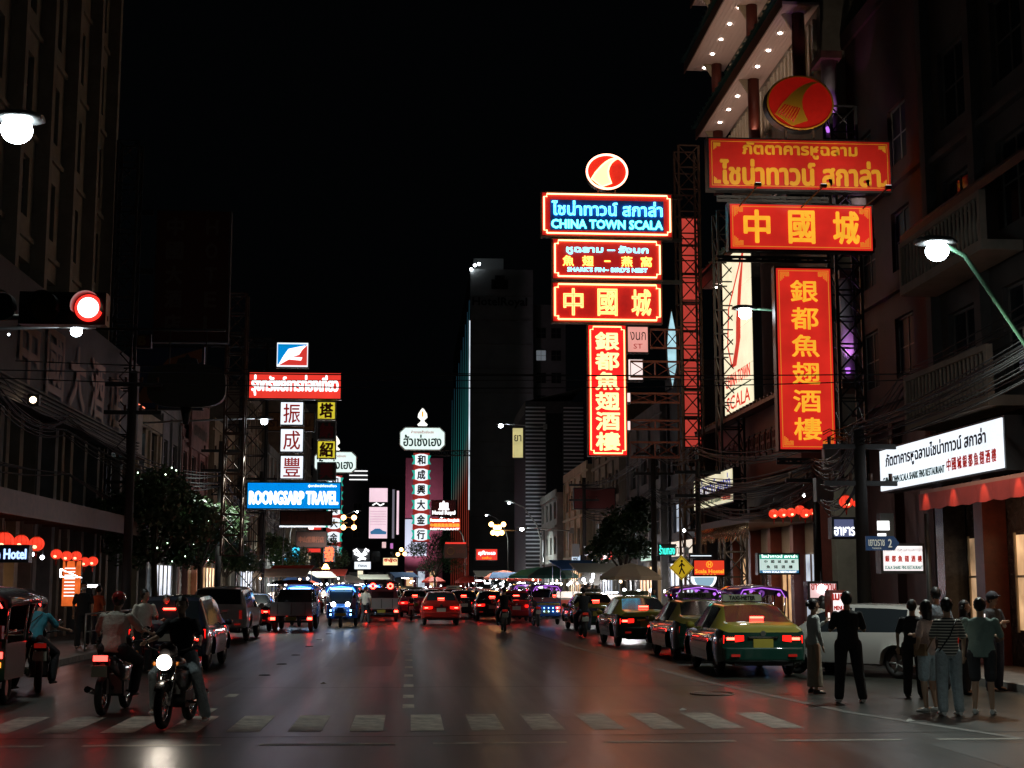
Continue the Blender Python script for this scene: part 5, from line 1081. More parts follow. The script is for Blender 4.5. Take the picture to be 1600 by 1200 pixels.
extra_cars = [(sed_b,'dark sedan waiting right of the dark red middle sedan',2.95,80,0),(ht_r,'red hatchback between two black sedans far back',1.9,104,0),(sed_r,'dark red sedan in the right lane beyond the distant rider',4.3,84,0),(pk_t,'pink taxi near the right kerb behind the bright red hatchback',6.4,76,2),
 (sed_b,'black sedan nose to tail behind the light truck',-1.2,88.5,0),(sed_r,'dark red sedan left of the light truck, far back',-2.9,86,0),(ht_r,'red hatchback at the far left of the traffic',-3.6,104,0),(tx2,'yellow over green taxi in the far traffic, centre',-.2,104,0),(sed_b,'black sedan far back in the right lane by the parasols',6.6,108,3),(sed_r,'dark red sedan far back before the red roofed stall',5.2,118,3),(ht_r,'red hatchback far back, right of centre',2.9,118,0)]
for src, lb, x, y, rz in extra_cars: at(dup(src, (0,0,0), 0, lb), x, y, rz)
# oncoming cars with headlamps
hc = car('oncoming silver sedan with its headlamps on, left lane far back', 'sedan', SIL, None, 'car', 'car', 0, headl=True); at(hc, -4.3, 92, 180)
for lb, x, y in (('oncoming silver sedan behind the blue three-wheeler', -3.4, 76), ('oncoming silver sedan farthest in the left lane', -4.4, 118), ('oncoming silver sedan beneath the white oblong sign', -3.2, 134)): at(dup(hc, (0,0,0), 0, lb), x, y, 180)
# --- three wheelers
def tuktuk(label, body, roof, accent, lights, facing=False):
    """heading +y, rear at -y"""
    t = thing('tuk_tuk', label, 'tuk-tuk', (0,0,0))
    b = MB(); b.box(-.66,-1.25,.38,.66,-.15,.50).box(-.66,-1.25,.50,-.60,-.10,.95).box(.60,-1.25,.50,.66,-.10,.95); b.box(-.66,-1.30,.40,.66,-1.22,1.02).box(-.42,-.14,.38,.42,.95,.46)
    b.rings([[(x, y, z) for x, z in ((-.34*q,.46),(-.40*q,.75),(-.34*q,1.0*r_),(.34*q,1.0*r_),(.40*q,.75),(.34*q,.46))] for y, q, r_ in ((.90,1,1.0),(1.15,.9,1.0),(1.38,.6,.9),(1.46,.35,.85))], True, False)
    b.build('body', body, t)
    rf = MB(); rf.rings([[(x*sx, y, z+dz) for x, z in [(-.74,1.52),(-.72,1.66),(-.5,1.77),(0,1.82),(.5,1.77),(.72,1.66),(.74,1.52),(.70,1.52),(.66,1.64),(.45,1.72),(0,1.76),(-.45,1.72),(-.66,1.64),(-.70,1.52)]] for y, sx, dz in ((-1.42,.96,-.04),(-1.3,1,0),(0,1,.03),(.75,.94,.02),(.98,.86,-.05))], True, True); rf.build('canopy', roof, t)
    fr = MB()
    for s in (-1, 1):
        for P_ in ([(s*.64,-1.22,.95),(s*.68,-1.24,1.6)], [(s*.62,-.12,.92),(s*.68,-.10,1.62)], [(s*.40,.92,.98),(s*.56,.80,1.62)], [(s*.64,-1.22,1.12),(s*.62,-.12,1.12)]): MB().tube(P_, .02, 6).build('frame_tube', CHROME, t)
    MB().box(-.56,-1.1,.505,.56,-.45,.72).box(-.56,-1.2,.72,.56,-1.05,1.22).build('seat', mat('maroon vinyl', (.18,.02,.03), .35), t)
    MB().box(-.36,.70,1.03,.36,.95,1.06).build('windscreen_base', CHROME, t); MB().add([(-.42,.98,1.02),(.42,.98,1.02),(.52,.84,1.58),(-.52,.84,1.58)], [(0,1,2,3)]).build('windscreen', GLASSD, t)
    MB().tube([(-.3,.62,1.1),(0,.78,1.08),(.3,.62,1.1)], .018, 6).build('handlebar', CHROME, t)
    for x, y in ((-.56,-.95),(.56,-.95),(0,1.18)):
        w = MB().torus((x,y,.25),.175,.075,'x',20,8).build('wheel', RUB, t); MB().cyl((x-.05,y,.25),(x+.05,y,.25),.13,.13,14).build('rim', CHROME, w)
    for s in (-1, 1):
        MB().box(s*.44,-1.325,.72,s*.62,-1.302,.82).build('tail_light', TAILS if lights != 'off' else TAILD, t); MB().box(s*.46,-1.325,.58,s*.60,-1.302,.66).build('indicator', glow('amber lamp', (1,.25,.03), 2.5), t)
        MB().ball((s*.30,1.36,.98),.10,.07,.10,12,8).build('headlight', HEADS if facing else CHROME, t)
    MB().box(-.16,-1.325,.52,.16,-1.302,.66).build('number_plate', PLATEY, t)
    MB().box(-.60,-1.33,.88,.60,-1.303,.98).build('rear_band', accent, t); MB().box(-.62,-1.36,.26,.62,-1.28,.36).build('bumper', CHROME, t)
    gm = {'blue':BLUEL,'purple':PURPL,'red':TAILS,'off':None}[lights]
    if gm:
        for s in (-1, 1): MB().ball((s*.45,-1.44,1.58),.045,None,None,8,6).build('canopy_lamp', gm, t); MB().ball((s*.3,.99,1.66),.05,None,None,8,6).build('canopy_lamp', gm, t)
        MB().tube([(-.62,-1.45,1.50),(-.5,-1.46,1.70),(0,-1.46,1.76),(.5,-1.46,1.70),(.62,-1.45,1.50)], .014, 5).build('light_rope', gm, t)
        MB().tube([(-.60,1.0,1.50),(-.5,1.01,1.66),(0,1.02,1.72),(.5,1.01,1.66),(.60,1.0,1.50)], .018, 5).build('light_rope', gm, t)
    return t
BLUT = paint('blue tuk-tuk paint', (.01,.10,.42)); DGT = paint('deep green tuk-tuk paint', (.01,.09,.05)); PUR = paint('purple canopy vinyl', (.12,.02,.22)); REDC = paint('red canopy vinyl', (.35,.02,.02))
k = at(tuktuk('green tuk-tuk with a red canopy rim and blue lamp glow, cut by the left edge', DGT, paint('dark canopy', (.03,.015,.02)), REDC, 'red'), -6.95, 24.4, 0)
for kx, kz, m in ((.35,.80,BLUEL),(.15,1.62,TAILS),(.5,1.55,TAILS)): MB().ball((kx,-1.35,kz),.035,None,None,8,6).build('marker_lamp', m, k)
tk = tuktuk('blue tuk-tuk facing the camera with blue light ropes round its canopy', BLUT, BLUT, CHROME, 'blue', True); at(tk, -2.9, 62.5, 180)
MB().box(-.44,1.0,1.60,.44,1.06,1.66).build('light_bar', glow('ice blue light', (.25,.6,1), 6), tk); MB().box(-.25,1.44,.50,.25,1.47,.62).build('front_plate', PLATEY, tk)
for s in (-1, 1):
    for z in (.55,.72): MB().ball((s*.42,1.2,z),.045,None,None,8,6).build('front_lamp', glow('ice blue light', (.25,.6,1), 6), tk)
pt = tuktuk('tuk-tuk with a violet lit canopy and blue dotted tail panel, right kerb lane', BLUT, PUR, CHROME, 'purple'); at(pt, 8.1, 41, -3)
for i in range(6):
    for z in (.6,.76): MB().ball((-.5+.2*i,-1.34,z),.028,None,None,6,4).build('marker_lamp', glow('ice blue light', (.25,.6,1), 6), pt)
at(dup(pt, (0,0,0), 0, 'second violet canopied tuk-tuk, behind the roof of the nearest taxi'), 9.2, 38.5, 0)
at(dup(tk, (0,0,0), 0, 'blue lit tuk-tuk half hidden beside the dark cargo pickup on the left'), -4.7, 64, 178)
g2 = at(dup(pt, (0,0,0), 0, 'tuk-tuk with bluish lit canopy between the far riders and the farthest taxi'), 6.1, 66, 3); g3 = at(dup(pt, (0,0,0), 0, 'violet lit tuk-tuk right of the bright red hatchback'), 5.2+1.0, 79, 2)
at(dup(tk, (0,0,0), 0, 'blue lit tuk-tuk far off in the left lane'), -2.6, 100, 180)
# --- cargo trucks
def small_truck(label, body, panel, lamps, canopy=True):
    t = thing('light_truck', label, 'light truck', (0,0,0))
    MB().box(-.80,-2.3,.62,.80,.4,.74).box(-.80,-2.3,.74,-.75,.4,1.12).box(.75,-2.3,.74,.80,.4,1.12).build('cargo_bed', body, t)
    MB().box(-.80,-2.36,.62,.80,-2.302,1.14).build('tailgate', panel, t)
    for x in (-.53,0,.53): MB().box(x-.015,-2.375,.66,x+.015,-2.362,1.10).build('tailgate_rib', STEELD, t)
    MB().rings([[(x, y, z) for x, z in ((-.80,.5),(-.82,1.0),(-.70*q,1.6*h_),(.70*q,1.6*h_),(.82,1.0),(.80,.5))] for y, q, h_ in ((.42,1,1.0),(.7,1,1.02),(1.2,.98,.98),(1.7,1,.66),(2.2,1,.62),(2.3,.9,.5))], True, False).build('cab', body, t)
    MB().box(-.55,.39,1.12,.55,.415,1.45).build('cab_window', GLASSD, t)
    if canopy:
        MB().rings([[(x, y, z) for x, z in ((-.85,1.86),(-.6,1.97),(0,2.0),(.6,1.97),(.85,1.86),(.85,1.82),(-.85,1.82))] for y in (-2.4,.6)], True, False).build('canopy', BLK, t)
        for s in (-1, 1):
            for y in (-2.25,-.9,.3): MB().tube([(s*.77,y,1.12),(s*.77,y,1.84)], .022, 6).build('canopy_post', CHROME, t)
    for s in (-1, 1):
        for y in (-1.5, 1.5):
            w = MB().torus((s*.70,y,.32),.235,.09,'x',20,8).build('wheel', RUB, t); MB().cyl((s*.66,y,.32),(s*.77,y,.32),.18,.18,12).build('rim', GALV, w)
        MB().box(s*.62,-2.40,.46,s*.80,-2.34,.56).build('tail_light', TAIL, t)
        if lamps:
            MB().torus((s*.42,-2.43,1.72),.11,.035,'y',18,6).build('round_lamp', TAIL, t); MB().cyl((s*.42,-2.42,1.72),(s*.42,-2.40,1.72),.07,.07,14).build('lamp_centre', mat('dark lens', (.1,.01,.01), .2), t)
    MB().box(-.20,-2.40,.44,.20,-2.375,.58).build('number_plate', PLATEY, t); MB().box(-.8,-2.42,.36,.8,-2.34,.43).build('bumper', STEELD, t)
    return t
at(small_truck('light truck with two round red lamps over a grey ribbed tailgate, centre left', GRY, mat('grey tailgate', (.22,.23,.23), .45), True), -1.35, 72.5, 0)
at(small_truck('dark covered pickup with a bluish reflecting tailgate on the left', BLK, mat('polished tailgate', (.45,.47,.5), .22, .7), False), -4.55, 58.5, 0)
# --- motorcycles
def motorbike(label, m, headlit=False, taillit=False, scooter=False, plate=True):
    """heading -y (towards the camera): headlamp at -y"""
    t = thing('motorcycle', label, 'motorcycle', (0,0,0)); r = .30 if not scooter else .25; wb = .63
    for y in (-wb, wb):
        w = MB().torus((0,y,r),r-.055,.055,'x',28,8).build('wheel', RUB, t); rm = MB().torus((0,y,r),r-.11,.02,'x',24,6)
        for a in range(6): rm.tube([(0,y,r),(0,y+(r-.11)*math.cos(a*1.047),r+(r-.11)*math.sin(a*1.047))], .012, 4)
        rm.build('rim', CHROME, w)
    MB().tube([(-.07,-wb,r),(-.08,-wb+.12,.62),(-.08,-wb+.22,.86)], .022, 6).tube([(.07,-wb,r),(.08,-wb+.12,.62),(.08,-wb+.22,.86)], .022, 6).build('fork', CHROME, t)
    MB().rings([[(.055*math.cos(a)*1.1, -wb+(r+.03)*math.sin(b), r+(r+.03)*math.cos(b)+.012*math.sin(a)) for a in [6.28*k_/6 for k_ in range(6)]] for b in [R(-50+110*i/8) for i in range(9)]]).build('mudguard', m, t)
    MB().tube([(0,-.42,.85),(0,-.30,.50),(0,.05,.34),(0,.35,.40),(0,.55,.62),(0,.70,.72)], .04, 8).build('frame', BLACK, t)
    MB().rings([[(q*.14*math.cos(a), y, z+q*.09*math.sin(a)) for a in [6.28*k_/12 for k_ in range(12)]] for y, z, q in ((-.40,.80,.4),(-.32,.82,.9),(-.15,.83,1.1),(.02,.80,.9),(.10,.77,.4))]).build('tank', m, t)
    MB().rings([[(q*.14*math.cos(a), y, z+q*.05*math.sin(a)) for a in [6.28*k_/12 for k_ in range(12)]] for y, z, q in ((.05,.76,.6),(.2,.76,1),(.5,.79,1),(.72,.83,.8),(.80,.85,.3))]).build('seat', mat('black vinyl', (.02,.02,.02), .4), t)
    MB().box(-.14,-.14,.28,.14,.18,.56).box(-.10,-.22,.42,.10,-.14,.60).build('engine', GALV, t)
    MB().tube([(.14,-.1,.32),(.17,.2,.28),(.19,.75,.38)], .04, 8, True, [.025,.035,.05]).build('exhaust', CHROME, t)
    MB().tube([(-.38,-.30,1.02),(-.25,-.40,1.03),(0,-.44,.96),(.25,-.40,1.03),(.38,-.30,1.02)], .014, 6).build('handlebar', BLACK, t)
    for s in (-1, 1):
        MB().tube([(s*.28,-.38,1.04),(s*.34,-.38,1.16)], .008, 5).ball((s*.35,-.38,1.2),.06,.015,.045,8,6).build('mirror', CHROME, t); MB().tube([(s*.05,-.05,.32),(s*.28,-.05,.30)], .015, 5).build('foot_peg', BLACK, t)
        MB().ball((s*.16,-.56,.84),.03,None,None,8,6).build('indicator', mat('amber lens', (.5,.15,.02), .2), t)
    for s in (-1, 1):
        MB().rings([[(s*(.09+.055*q)+.035*q*math.cos(a), y, z+.13*q*math.sin(a)) for a in [6.28*k_/10 for k_ in range(10)]] for y, z, q in ((-.50,.66,.3),(-.38,.62,1),(-.1,.58,1.15),(.2,.60,1.1),(.5,.68,.9),(.74,.76,.4))]).build('side_panel', m, t)
    MB().rings([[(q*.13*math.cos(a), y, z+q*.12*math.sin(a)) for a in [6.28*k_/12 for k_ in range(12)]] for y, z, q in ((-.62,.98,.5),(-.52,1.0,1.0),(-.40,.98,.9))]).build('instrument_cowl', m, t)
    MB().box(-.16,-.16,.24,.16,.10,.5).box(-.05,.5,.3,.05,.62,.7).build('crankcase', STEELD, t)
    MB().ball((0,-.56,.86),.12,.10,.12,14,10).build('lamp_shell', BLACK, t)
    MB().cyl((0,-.665,.86),(0,-.65,.86),.10,.10,20).build('headlight', HEAD if headlit else CHROME, t)
    MB().box(-.10,.80,.78,.10,.83,.86).build('tail_light', TAILS if taillit else TAILD, t)
    if plate: MB().box(-.11,.84,.56,.11,.86,.72).build('number_plate', PLATEW, t)
    if headlit:
        l = bpy.data.lights.new('headlight_beam', 'SPOT'); l.energy = 16; l.color = (1,.85,.7); l.spot_size = R(75); l.spot_blend = .8; l.shadow_soft_size = .08
        o = bpy.data.objects.new('headlight_beam', l); sc.collection.objects.link(o); o.parent = t; o.location = (0,-.70,.86); o.rotation_euler = (R(72),0,R(180))
        o.rotation_euler = Vector((0,-1,-.18)).to_track_quat('-Z', 'Y').to_euler()
    return t
BLKM = paint('black motorcycle paint', (.015,.012,.012)); REDM = paint('red motorcycle paint', (.3,.02,.02))
mb1 = at(motorbike('black motorcycle with its round headlamp blazing, nearest vehicle in the left lane', BLKM, True), -3.12, 19.9, -7)
mb2 = at(motorbike('dark scooter seen from behind with red tail lamp and white plate, beside the headlamp motorcycle', BLKM, False, True), -4.35, 21.9, 176)
mb3 = at(motorbike('parked motorcycle under the rider in the turquoise shirt, far left', BLKM, False, False), -6.55, 26.2, 195)
mb4 = at(motorbike('distant scooter in the right lane seen from behind', BLKM, False, False), 3.7, 56.5, 180)
mb5 = at(motorbike('distant motorcycle between the two farther taxis', REDM, False, False), 6.1, 50.5, 180)
at(dup(mb4, (0,0,0), 0, 'motorcycle parked on the far right edge behind the group'), 10.1, 21.5, 170)
at(dup(mb4, (0,0,0), 0, 'motorcycle near the blue canopied tuk-tuk on the right'), 5.5, 62.5, 183)
for i, (x, y) in enumerate(((-7.35,41.5),(-7.3,44.5))): at(dup(mb4, (0,0,0), 0, 'motorcycle parked at the left kerb, %s of two' % ('nearer','farther')[i], 'motorcycles parked at the left kerb'), x, y, 100+8*i)
for i, (x, y) in enumerate(((9.2,45.5),(9.25,48),(9.2,51))): at(dup(mb4, (0,0,0), 0, 'motorcycle parked at the right kerb beyond the violet tuk-tuks, %s of three' % ('nearest','middle','farthest')[i], 'motorcycles parked at the right kerb'), x, y, 250+9*i)
for i, (x, y) in enumerate(((-2.2,80),(3.9,90),(.1,72.5))): at(dup(mb4, (0,0,0), 0, 'dark scooter weaving through the traffic, %s' % ('behind the light truck','right lane far back','just behind the dark red sedan')[i]), x, y, 180)
# ================================================================ people
def vox(mb, name, m, parent, size=.012, smooth=4):
    me = bpy.data.meshes.new(name); me.from_pydata(mb.v, [], mb.f); bm = bmesh.new(); bm.from_mesh(me); bmesh.ops.recalc_face_normals(bm, faces=bm.faces); bm.to_mesh(me); bm.free()
    o = bpy.data.objects.new('tmp', me); sc.collection.objects.link(o)
    r = o.modifiers.new('r', 'REMESH'); r.mode = 'VOXEL'; r.voxel_size = size
    s = o.modifiers.new('s', 'SMOOTH'); s.iterations = smooth; s.factor = .6
    d = o.modifiers.new('d', 'DECIMATE'); d.ratio = .35
    dg = bpy.context.evaluated_depsgraph_get(); nm = bpy.data.meshes.new_from_object(o.evaluated_get(dg)); bpy.data.objects.remove(o); bpy.data.meshes.remove(me)
    nm.name = name; nm.materials.clear(); nm.materials.append(m)
    nm.polygons.foreach_set('use_smooth', [True]*len(nm.polygons))
    return place(name, nm, parent)
def limb(mb, P, rs, n=10):
    P = [Vector(p) for p in P]; mb.tube(P, 0, n, True, rs)
    for p, r in zip(P, rs): mb.ball(p, r*.99, None, None, n, 6)
def spine_rings(mb, J, specs, f=0, n=16):
    """elliptical rings along the spine; specs: (t along pelvis->neck, rx, ry)"""
    a, b = Vector(J['pelvis']), Vector(J['neck']); ax = (b-a).normalized(); xx = Vector(J['sh_r'])-Vector(J['sh_l']); xx = (xx-ax*xx.dot(ax)).normalized(); yy = ax.cross(xx)
    mb.rings([[a.lerp(b, t)+xx*(rx+f)*math.cos(6.28318*k/n)+yy*(ry+f)*math.sin(6.28318*k/n) for k in range(n)] for t, rx, ry in specs])
def person(label, x, y, rz, top, bottom, H=1.70, pose='stand', skin=(.50,.31,.21), hair='short', shirt='short', legs='long', female=False, lean=0, arms=None, hat=None, shoe=None, fine=True, legsj=None, scale_w=1.13, hairc=None, group=None, z=.0, extra=None, head_turn=0):
    """front faces -y in its own frame"""
    k = H/1.72; t = thing('person', label, 'person', (x, y, z), R(rz), group)
    w = (.90 if female else 1)*scale_w; SK = mat('skin %.2f' % skin[0], skin, .5)
    s = math.sin(R(lean)); c = math.cos(R(lean)); pz = .93
    def sp(h, dx=0, dy=0): return (dx, -s*h+dy, pz+c*h)
    J = dict(pelvis=(0,0,pz), neck=sp(.52), head=sp(.68, 0, -.02), sh_l=sp(.445,-.165*w), sh_r=sp(.445,.165*w))
    A = {'down': [(.24,.0,-.27),(.25,-.06,-.50)], 'fwd': [(.23,-.05,-.26),(.13,-.26,-.22)], 'ride': [(.27,-.15,-.22),(.33,-.40,-.27)], 'phone': [(.21,-.03,-.27),(.10,-.26,-.08)], 'hip': [(.30,.06,-.24),(.20,-.05,-.42)], 'cross': [(.22,-.06,-.26),(.02,-.20,-.20)], 'walkf': [(.21,-.10,-.25),(.22,-.26,-.43)], 'walkb': [(.22,.10,-.25),(.22,.14,-.49)]}
    arms = arms or ('down', 'down')
    for q, (nm, sg) in enumerate((('l',-1),('r',1))):
        e, h = A[arms[q]]; b = Vector(sp(.46)); up = Vector((0, -s, c))
        J['el_'+nm] = tuple(b+Vector((sg*e[0]*w, e[1], e[2]*1.0))); J['wr_'+nm] = tuple(b+Vector((sg*h[0]*w, h[1], h[2])))
    L = {'stand': (((-.095,0,.0),(-.11,-.015,.50),(-.125,.03,.09)), ((.095,0,0),(.11,-.015,.50),(.125,.03,.09))),
         'wide': (((-.095,0,.0),(-.15,-.02,.50),(-.20,.03,.09)), ((.095,0,0),(.13,-.015,.50),(.17,.03,.09))),
         'walk': (((-.09,0,.0),(-.10,-.17,.52),(-.10,-.20,.10)), ((.09,0,0),(.10,-.03,.50),(.10,.22,.14))),
         'ride': (((-.10,0,.0),(-.24,-.40,.72),(-.22,-.28,.32)), ((.10,0,0),(.24,-.40,.72),(.22,-.28,.32))),
         'foot_down': (((-.10,0,.0),(-.28,-.36,.66),(-.30,-.20,.22)), ((.10,0,0),(.30,-.36,.68),(.42,-.22,.12)))}[pose]
    if pose in ('ride', 'foot_down'):
        dz = -.02; t.location.z = z
    for nm, lg in (('l', L[0]), ('r', L[1])):
        J['hip_'+nm] = (lg[0][0]*w, lg[0][1], pz-.03); J['kn_'+nm] = lg[1]; J['an_'+nm] = lg[2]
    for q in J: J[q] = tuple(v*k for v in J[q])
    vs = .011 if fine else .022
    body = MB()
    spine_rings(body, J, [(-.10,.10*w*k,.075*k),(0,.145*k*(w+.04),.10*k),(.3,.115*w*k,.085*k),(.62,.145*w*k,.10*k),(.85,.15*w*k,.09*k),(.97,.07*k,.06*k)])
    limb(body, [J['neck'], Vector(J['neck']).lerp(Vector(J['head']), .6)], [.052*k, .05*k])
    hx = Vector(J['head']); ht = R(head_turn); fw = Vector((math.sin(ht), -math.cos(ht), 0)); rt_ = Vector((math.cos(ht), math.sin(ht), 0))
    def hp(a, b, c_): return hx+rt_*a*k+fw*b*k+Vector((0,0,c_*k))
    body.ball(hx, .074*k, .092*k, .112*k, 14, 10); body.ball(hp(0,.03,-.06), .052*k, .055*k, .055*k, 10, 8); body.ball(hp(0,.10,-.01), .013*k, .02*k, .022*k, 8, 6)
    for sg in (-1, 1): body.ball(hp(sg*.076,-.01,-.01), .010*k, .02*k, .03*k, 8, 6)
    for nm, sg in (('l',-1),('r',1)):
        sh, el, wr_ = J['sh_'+nm], J['el_'+nm], J['wr_'+nm]
        limb(body, [sh, el, wr_], [.047*k*w, .037*k, .025*k])
        d = (Vector(wr_)-Vector(el)).normalized(); pm = Vector(wr_)+d*.055*k; body.ball(pm, .030*k, .022*k, .045*k, 8, 6)
        if fine:
            side_ = d.cross(Vector((0,1,.3))).normalized()
            for f, ln in zip((-.027,-.009,.009,.027), (.062,.075,.072,.055)):
                b0 = pm+side_*f*k+d*.03*k; limb(body, [b0, b0+d*ln*.5*k, b0+d*ln*.85*k+Vector((0,-.015,0))*k], [.0095*k,.0088*k,.0075*k], 6)
            b0 = pm+side_*.03*k*sg-d*.01*k; limb(body, [b0, b0+(d*.6+side_*.5*sg)*.045*k], [.011*k,.009*k], 6)
        hip, kn, an = J['hip_'+nm], J['kn_'+nm], J['an_'+nm]
        limb(body, [hip, kn, Vector(kn).lerp(Vector(an), .35), an], [.080*k, .054*k, .052*k, .034*k])
        A_ = Vector(an); body.ball(A_+Vector((0,-.07,-.045))*k, .038*k, .10*k, .03*k, 10, 6)
    vox(body, 'body', SK, t, vs)
    if fine:
        fc = MB(); [fc.ball(hp(sg*.030,.078,.012), .013*k, .008*k, .007*k, 8, 5) for sg in (-1, 1)]; fc.build('eyes', BLACK, t)
        MB().ball(hp(0,.084,-.058), .022*k, .01*k, .006*k, 8, 5).build('mouth', mat('lips', (.3,.1,.09), .5), t)
    HC = hairc or mat('black hair', (.012,.010,.010), .45)
    hr_ = MB(); hr_.ball(hp(0,-.018,.022), .086*k, .100*k, .108*k, 22, 16)
    if hair == 'long': hr_.rings([[hp(q*.085*math.cos(a), -.03+q*.07*math.sin(a)-.01, zz) for a in [6.28*i/12 for i in range(12)]] for zz, q in ((.03,1),(-.08,1.05),(-.2,.95),(-.30,.7))])
    if hair == 'bun': hr_.ball(hp(0,-.12,.03), .045*k, None, None, 10, 7)
    cut = MB(); cut.v = hr_.v; cut.f = hr_.f; cut.s = hr_.s
    hm = cut.mesh('hair', HC)
    bm = bmesh.new(); bm.from_mesh(hm)      # open the hair over the face
    dl = [v for v in bm.verts if (Vector(v.co)-hx).dot(fw) > .035*k and v.co.z < hx.z+.052*k and abs((Vector(v.co)-hx).dot(rt_)) < .072*k]
    bmesh.ops.delete(bm, geom=dl, context='VERTS'); [setattr(v, 'co', v.co+v.normal*random.uniform(-.004,.011)*k) for v in bm.verts]
    bm.to_mesh(hm); bm.free(); place('hair', hm, t)
    if hat: 
        hb_ = MB(); hb_.ball(hp(0,-.01,.045), .098*k, .112*k, .098*k, 14, 10)
        if hat[0] == 'cap': hb_.ball(hp(0,.10,.055), .075*k, .07*k, .012*k, 10, 6)
        hb_.build('helmet' if hat[0] == 'helmet' else 'cap', hat[1], t)
    # clothes
    if shirt:
        sm = MB(); spine_rings(sm, J, [(-.16 if not female else -.10,.15*w*k,.105*k),(0,.150*(w+.03)*k,.11*k),(.3,.130*w*k,.10*k),(.62,.155*w*k,.11*k),(.88,.150*w*k,.095*k),(.99,.075*k,.07*k)], .012*k)
        for nm in 'lr':
            sh, el, wr_ = Vector(J['sh_'+nm]), Vector(J['el_'+nm]), Vector(J['wr_'+nm])
            if shirt == 'none': limb(sm, [sh*.98+Vector((0,0,sh.z*.02)), sh.lerp(el, .1)], [.055*k*w, .05*k])
            elif shirt == 'short': limb(sm, [sh, sh.lerp(el, .45), sh.lerp(el, .78)], [.052*k*w, .058*k, .060*k])
            else: limb(sm, [sh, el, el.lerp(wr_, .92)], [.053*k*w, .052*k, .038*k])
        vox(sm, 'shirt', top, t, vs)
    pm_ = MB()
    spine_rings(pm_, J, [(-.18,.12*w*k,.09*k),(-.05,.152*(w+.05)*k,.112*k),(.14,.135*(w+.02)*k,.105*k)], .006*k)
    if legs == 'skirt':
        pv = Vector(J['pelvis']); pm_.rings([[pv+Vector((rx*k*math.cos(a), ry*k*math.sin(a), zz*k)) for a in [6.28*i/18 for i in range(18)]] for zz, rx, ry in ((.08,.135,.10),(-.06,.165,.125),(-.35,.16,.13),(-.62,.165,.14),(-.80,.17,.145))])
    else:
        fr_ = {'long': 1, 'short': .0}[legs]
        for nm in 'lr':
            hip, kn, an = Vector(J['hip_'+nm]), Vector(J['kn_'+nm]), Vector(J['an_'+nm])
            if legs == 'long': limb(pm_, [hip, kn, kn.lerp(an, .5), kn.lerp(an, .97)], [.108*k*w**.5, .090*k, .082*k, .076*k])
            else: limb(pm_, [hip, hip.lerp(kn, .55), hip.lerp(kn, .86)], [.104*k, .095*k, .092*k])
    vox(pm_, 'skirt' if legs == 'skirt' else 'trousers' if legs == 'long' else 'shorts', bottom, t, vs)
    for nm in 'lr':
        A_ = Vector(J['an_'+nm]); b = MB(); b.rings([[A_+Vector((rx*k*math.cos(a), yy*k, (-.085+.0)*k+max(0, hz_*k*(math.sin(a)*.5+.5)))) for a in [6.28*i/12 for i in range(12)]] for yy, rx, hz_ in ((.055,.02,.05),(.045,.036,.075),(-.02,.040,.085),(-.10,.046,.055),(-.16,.042,.04),(-.185,.02,.03))])
        b.build('shoe', shoe or mat('dark shoe', (.03,.03,.03), .5), t)
    if extra: extra(t, J, k)
    return t
WH = mat('off white cotton', (.62,.58,.50), .9, noise=.1, nscale=12, bump=.9); BKC = mat('black cotton', (.026,.026,.029), .9, nscale=10, bump=.9); DNM = mat('washed denim', (.46,.54,.58), .85, noise=.15, nscale=20, bump=.9); DNB = mat('dark denim', (.04,.05,.08), .85, nscale=10, bump=.9)
TEA = mat('turquoise cotton', (.03,.32,.42), .85, nscale=10, bump=.9); GRT = mat('grey cotton', (.44,.47,.45), .9, nscale=10, bump=.9); KHK = mat('khaki cotton', (.25,.20,.14), .9, nscale=10, bump=.9); ORG = mat('orange cotton', (.55,.12,.05), .85, nscale=10, bump=.9); OLV = mat('sage green cotton', (.30,.42,.38), .9, nscale=10, bump=.9); CHR = mat('charcoal cotton', (.05,.05,.055), .9, nscale=10, bump=.9); TAUP = mat('taupe cloth', (.33,.28,.22), .9, nscale=10, bump=.9)
WSH = mat('white shoe', (.6,.6,.58), .5)
STR = mat('striped knit', (.3,.3,.3), .9); nt = STR.node_tree; b_ = nt.nodes['Principled BSDF']; tc = nt.nodes.new('ShaderNodeTexCoord'); wv = nt.nodes.new('ShaderNodeTexWave'); wv.bands_direction = 'Z'; wv.inputs['Scale'].default_value = 7.5; cr = nt.nodes.new('ShaderNodeValToRGB'); cr.color_ramp.elements[0].position = .45; cr.color_ramp.elements[1].position = .55
cr.color_ramp.elements[0].color = (.03,.03,.035,1); cr.color_ramp.elements[1].color = (.75,.72,.64,1); nt.links.new(tc.outputs['Object'], wv.inputs[0]); nt.links.new(wv.outputs[0], cr.inputs[0]); nt.links.new(cr.outputs[0], b_.inputs['Base Color'])
def strap(m, bag=True):
    def f(t, J, k):
        a = Vector(J['sh_l']); b = Vector(J['hip_r']); MB().tube([a+Vector((.06,-.11,.05))*k, Vector((.02,-.155,1.18))*k, b+Vector((.06,-.12,.05))*k], .010, 6).tube([a+Vector((.06,.10,.05))*k, Vector((.02,.145,1.18))*k, b+Vector((.08,.10,.05))*k], .010, 6).build('bag_strap', m, t)
        if bag: MB().box(.14*k,-.10*k,.88*k,.22*k,.10*k,1.06*k).build('shoulder_bag', m, t)
    return f
def phone(t, J, k): w = Vector(J['wr_r']); MB().box(w.x-.035,w.y-.09,w.z+.02,w.x+.035,w.y-.08,w.z+.16).build('phone', glow('phone screen', (.9,.75,.7), 1.5), t)
def mask(t, J, k): h = Vector(J['head']); MB().ball(h+Vector((0,-.06,-.045))*k, .055*k,.05*k,.045*k,10,8).build('face_mask', mat('pale face mask', (.6,.68,.7), .8), t)
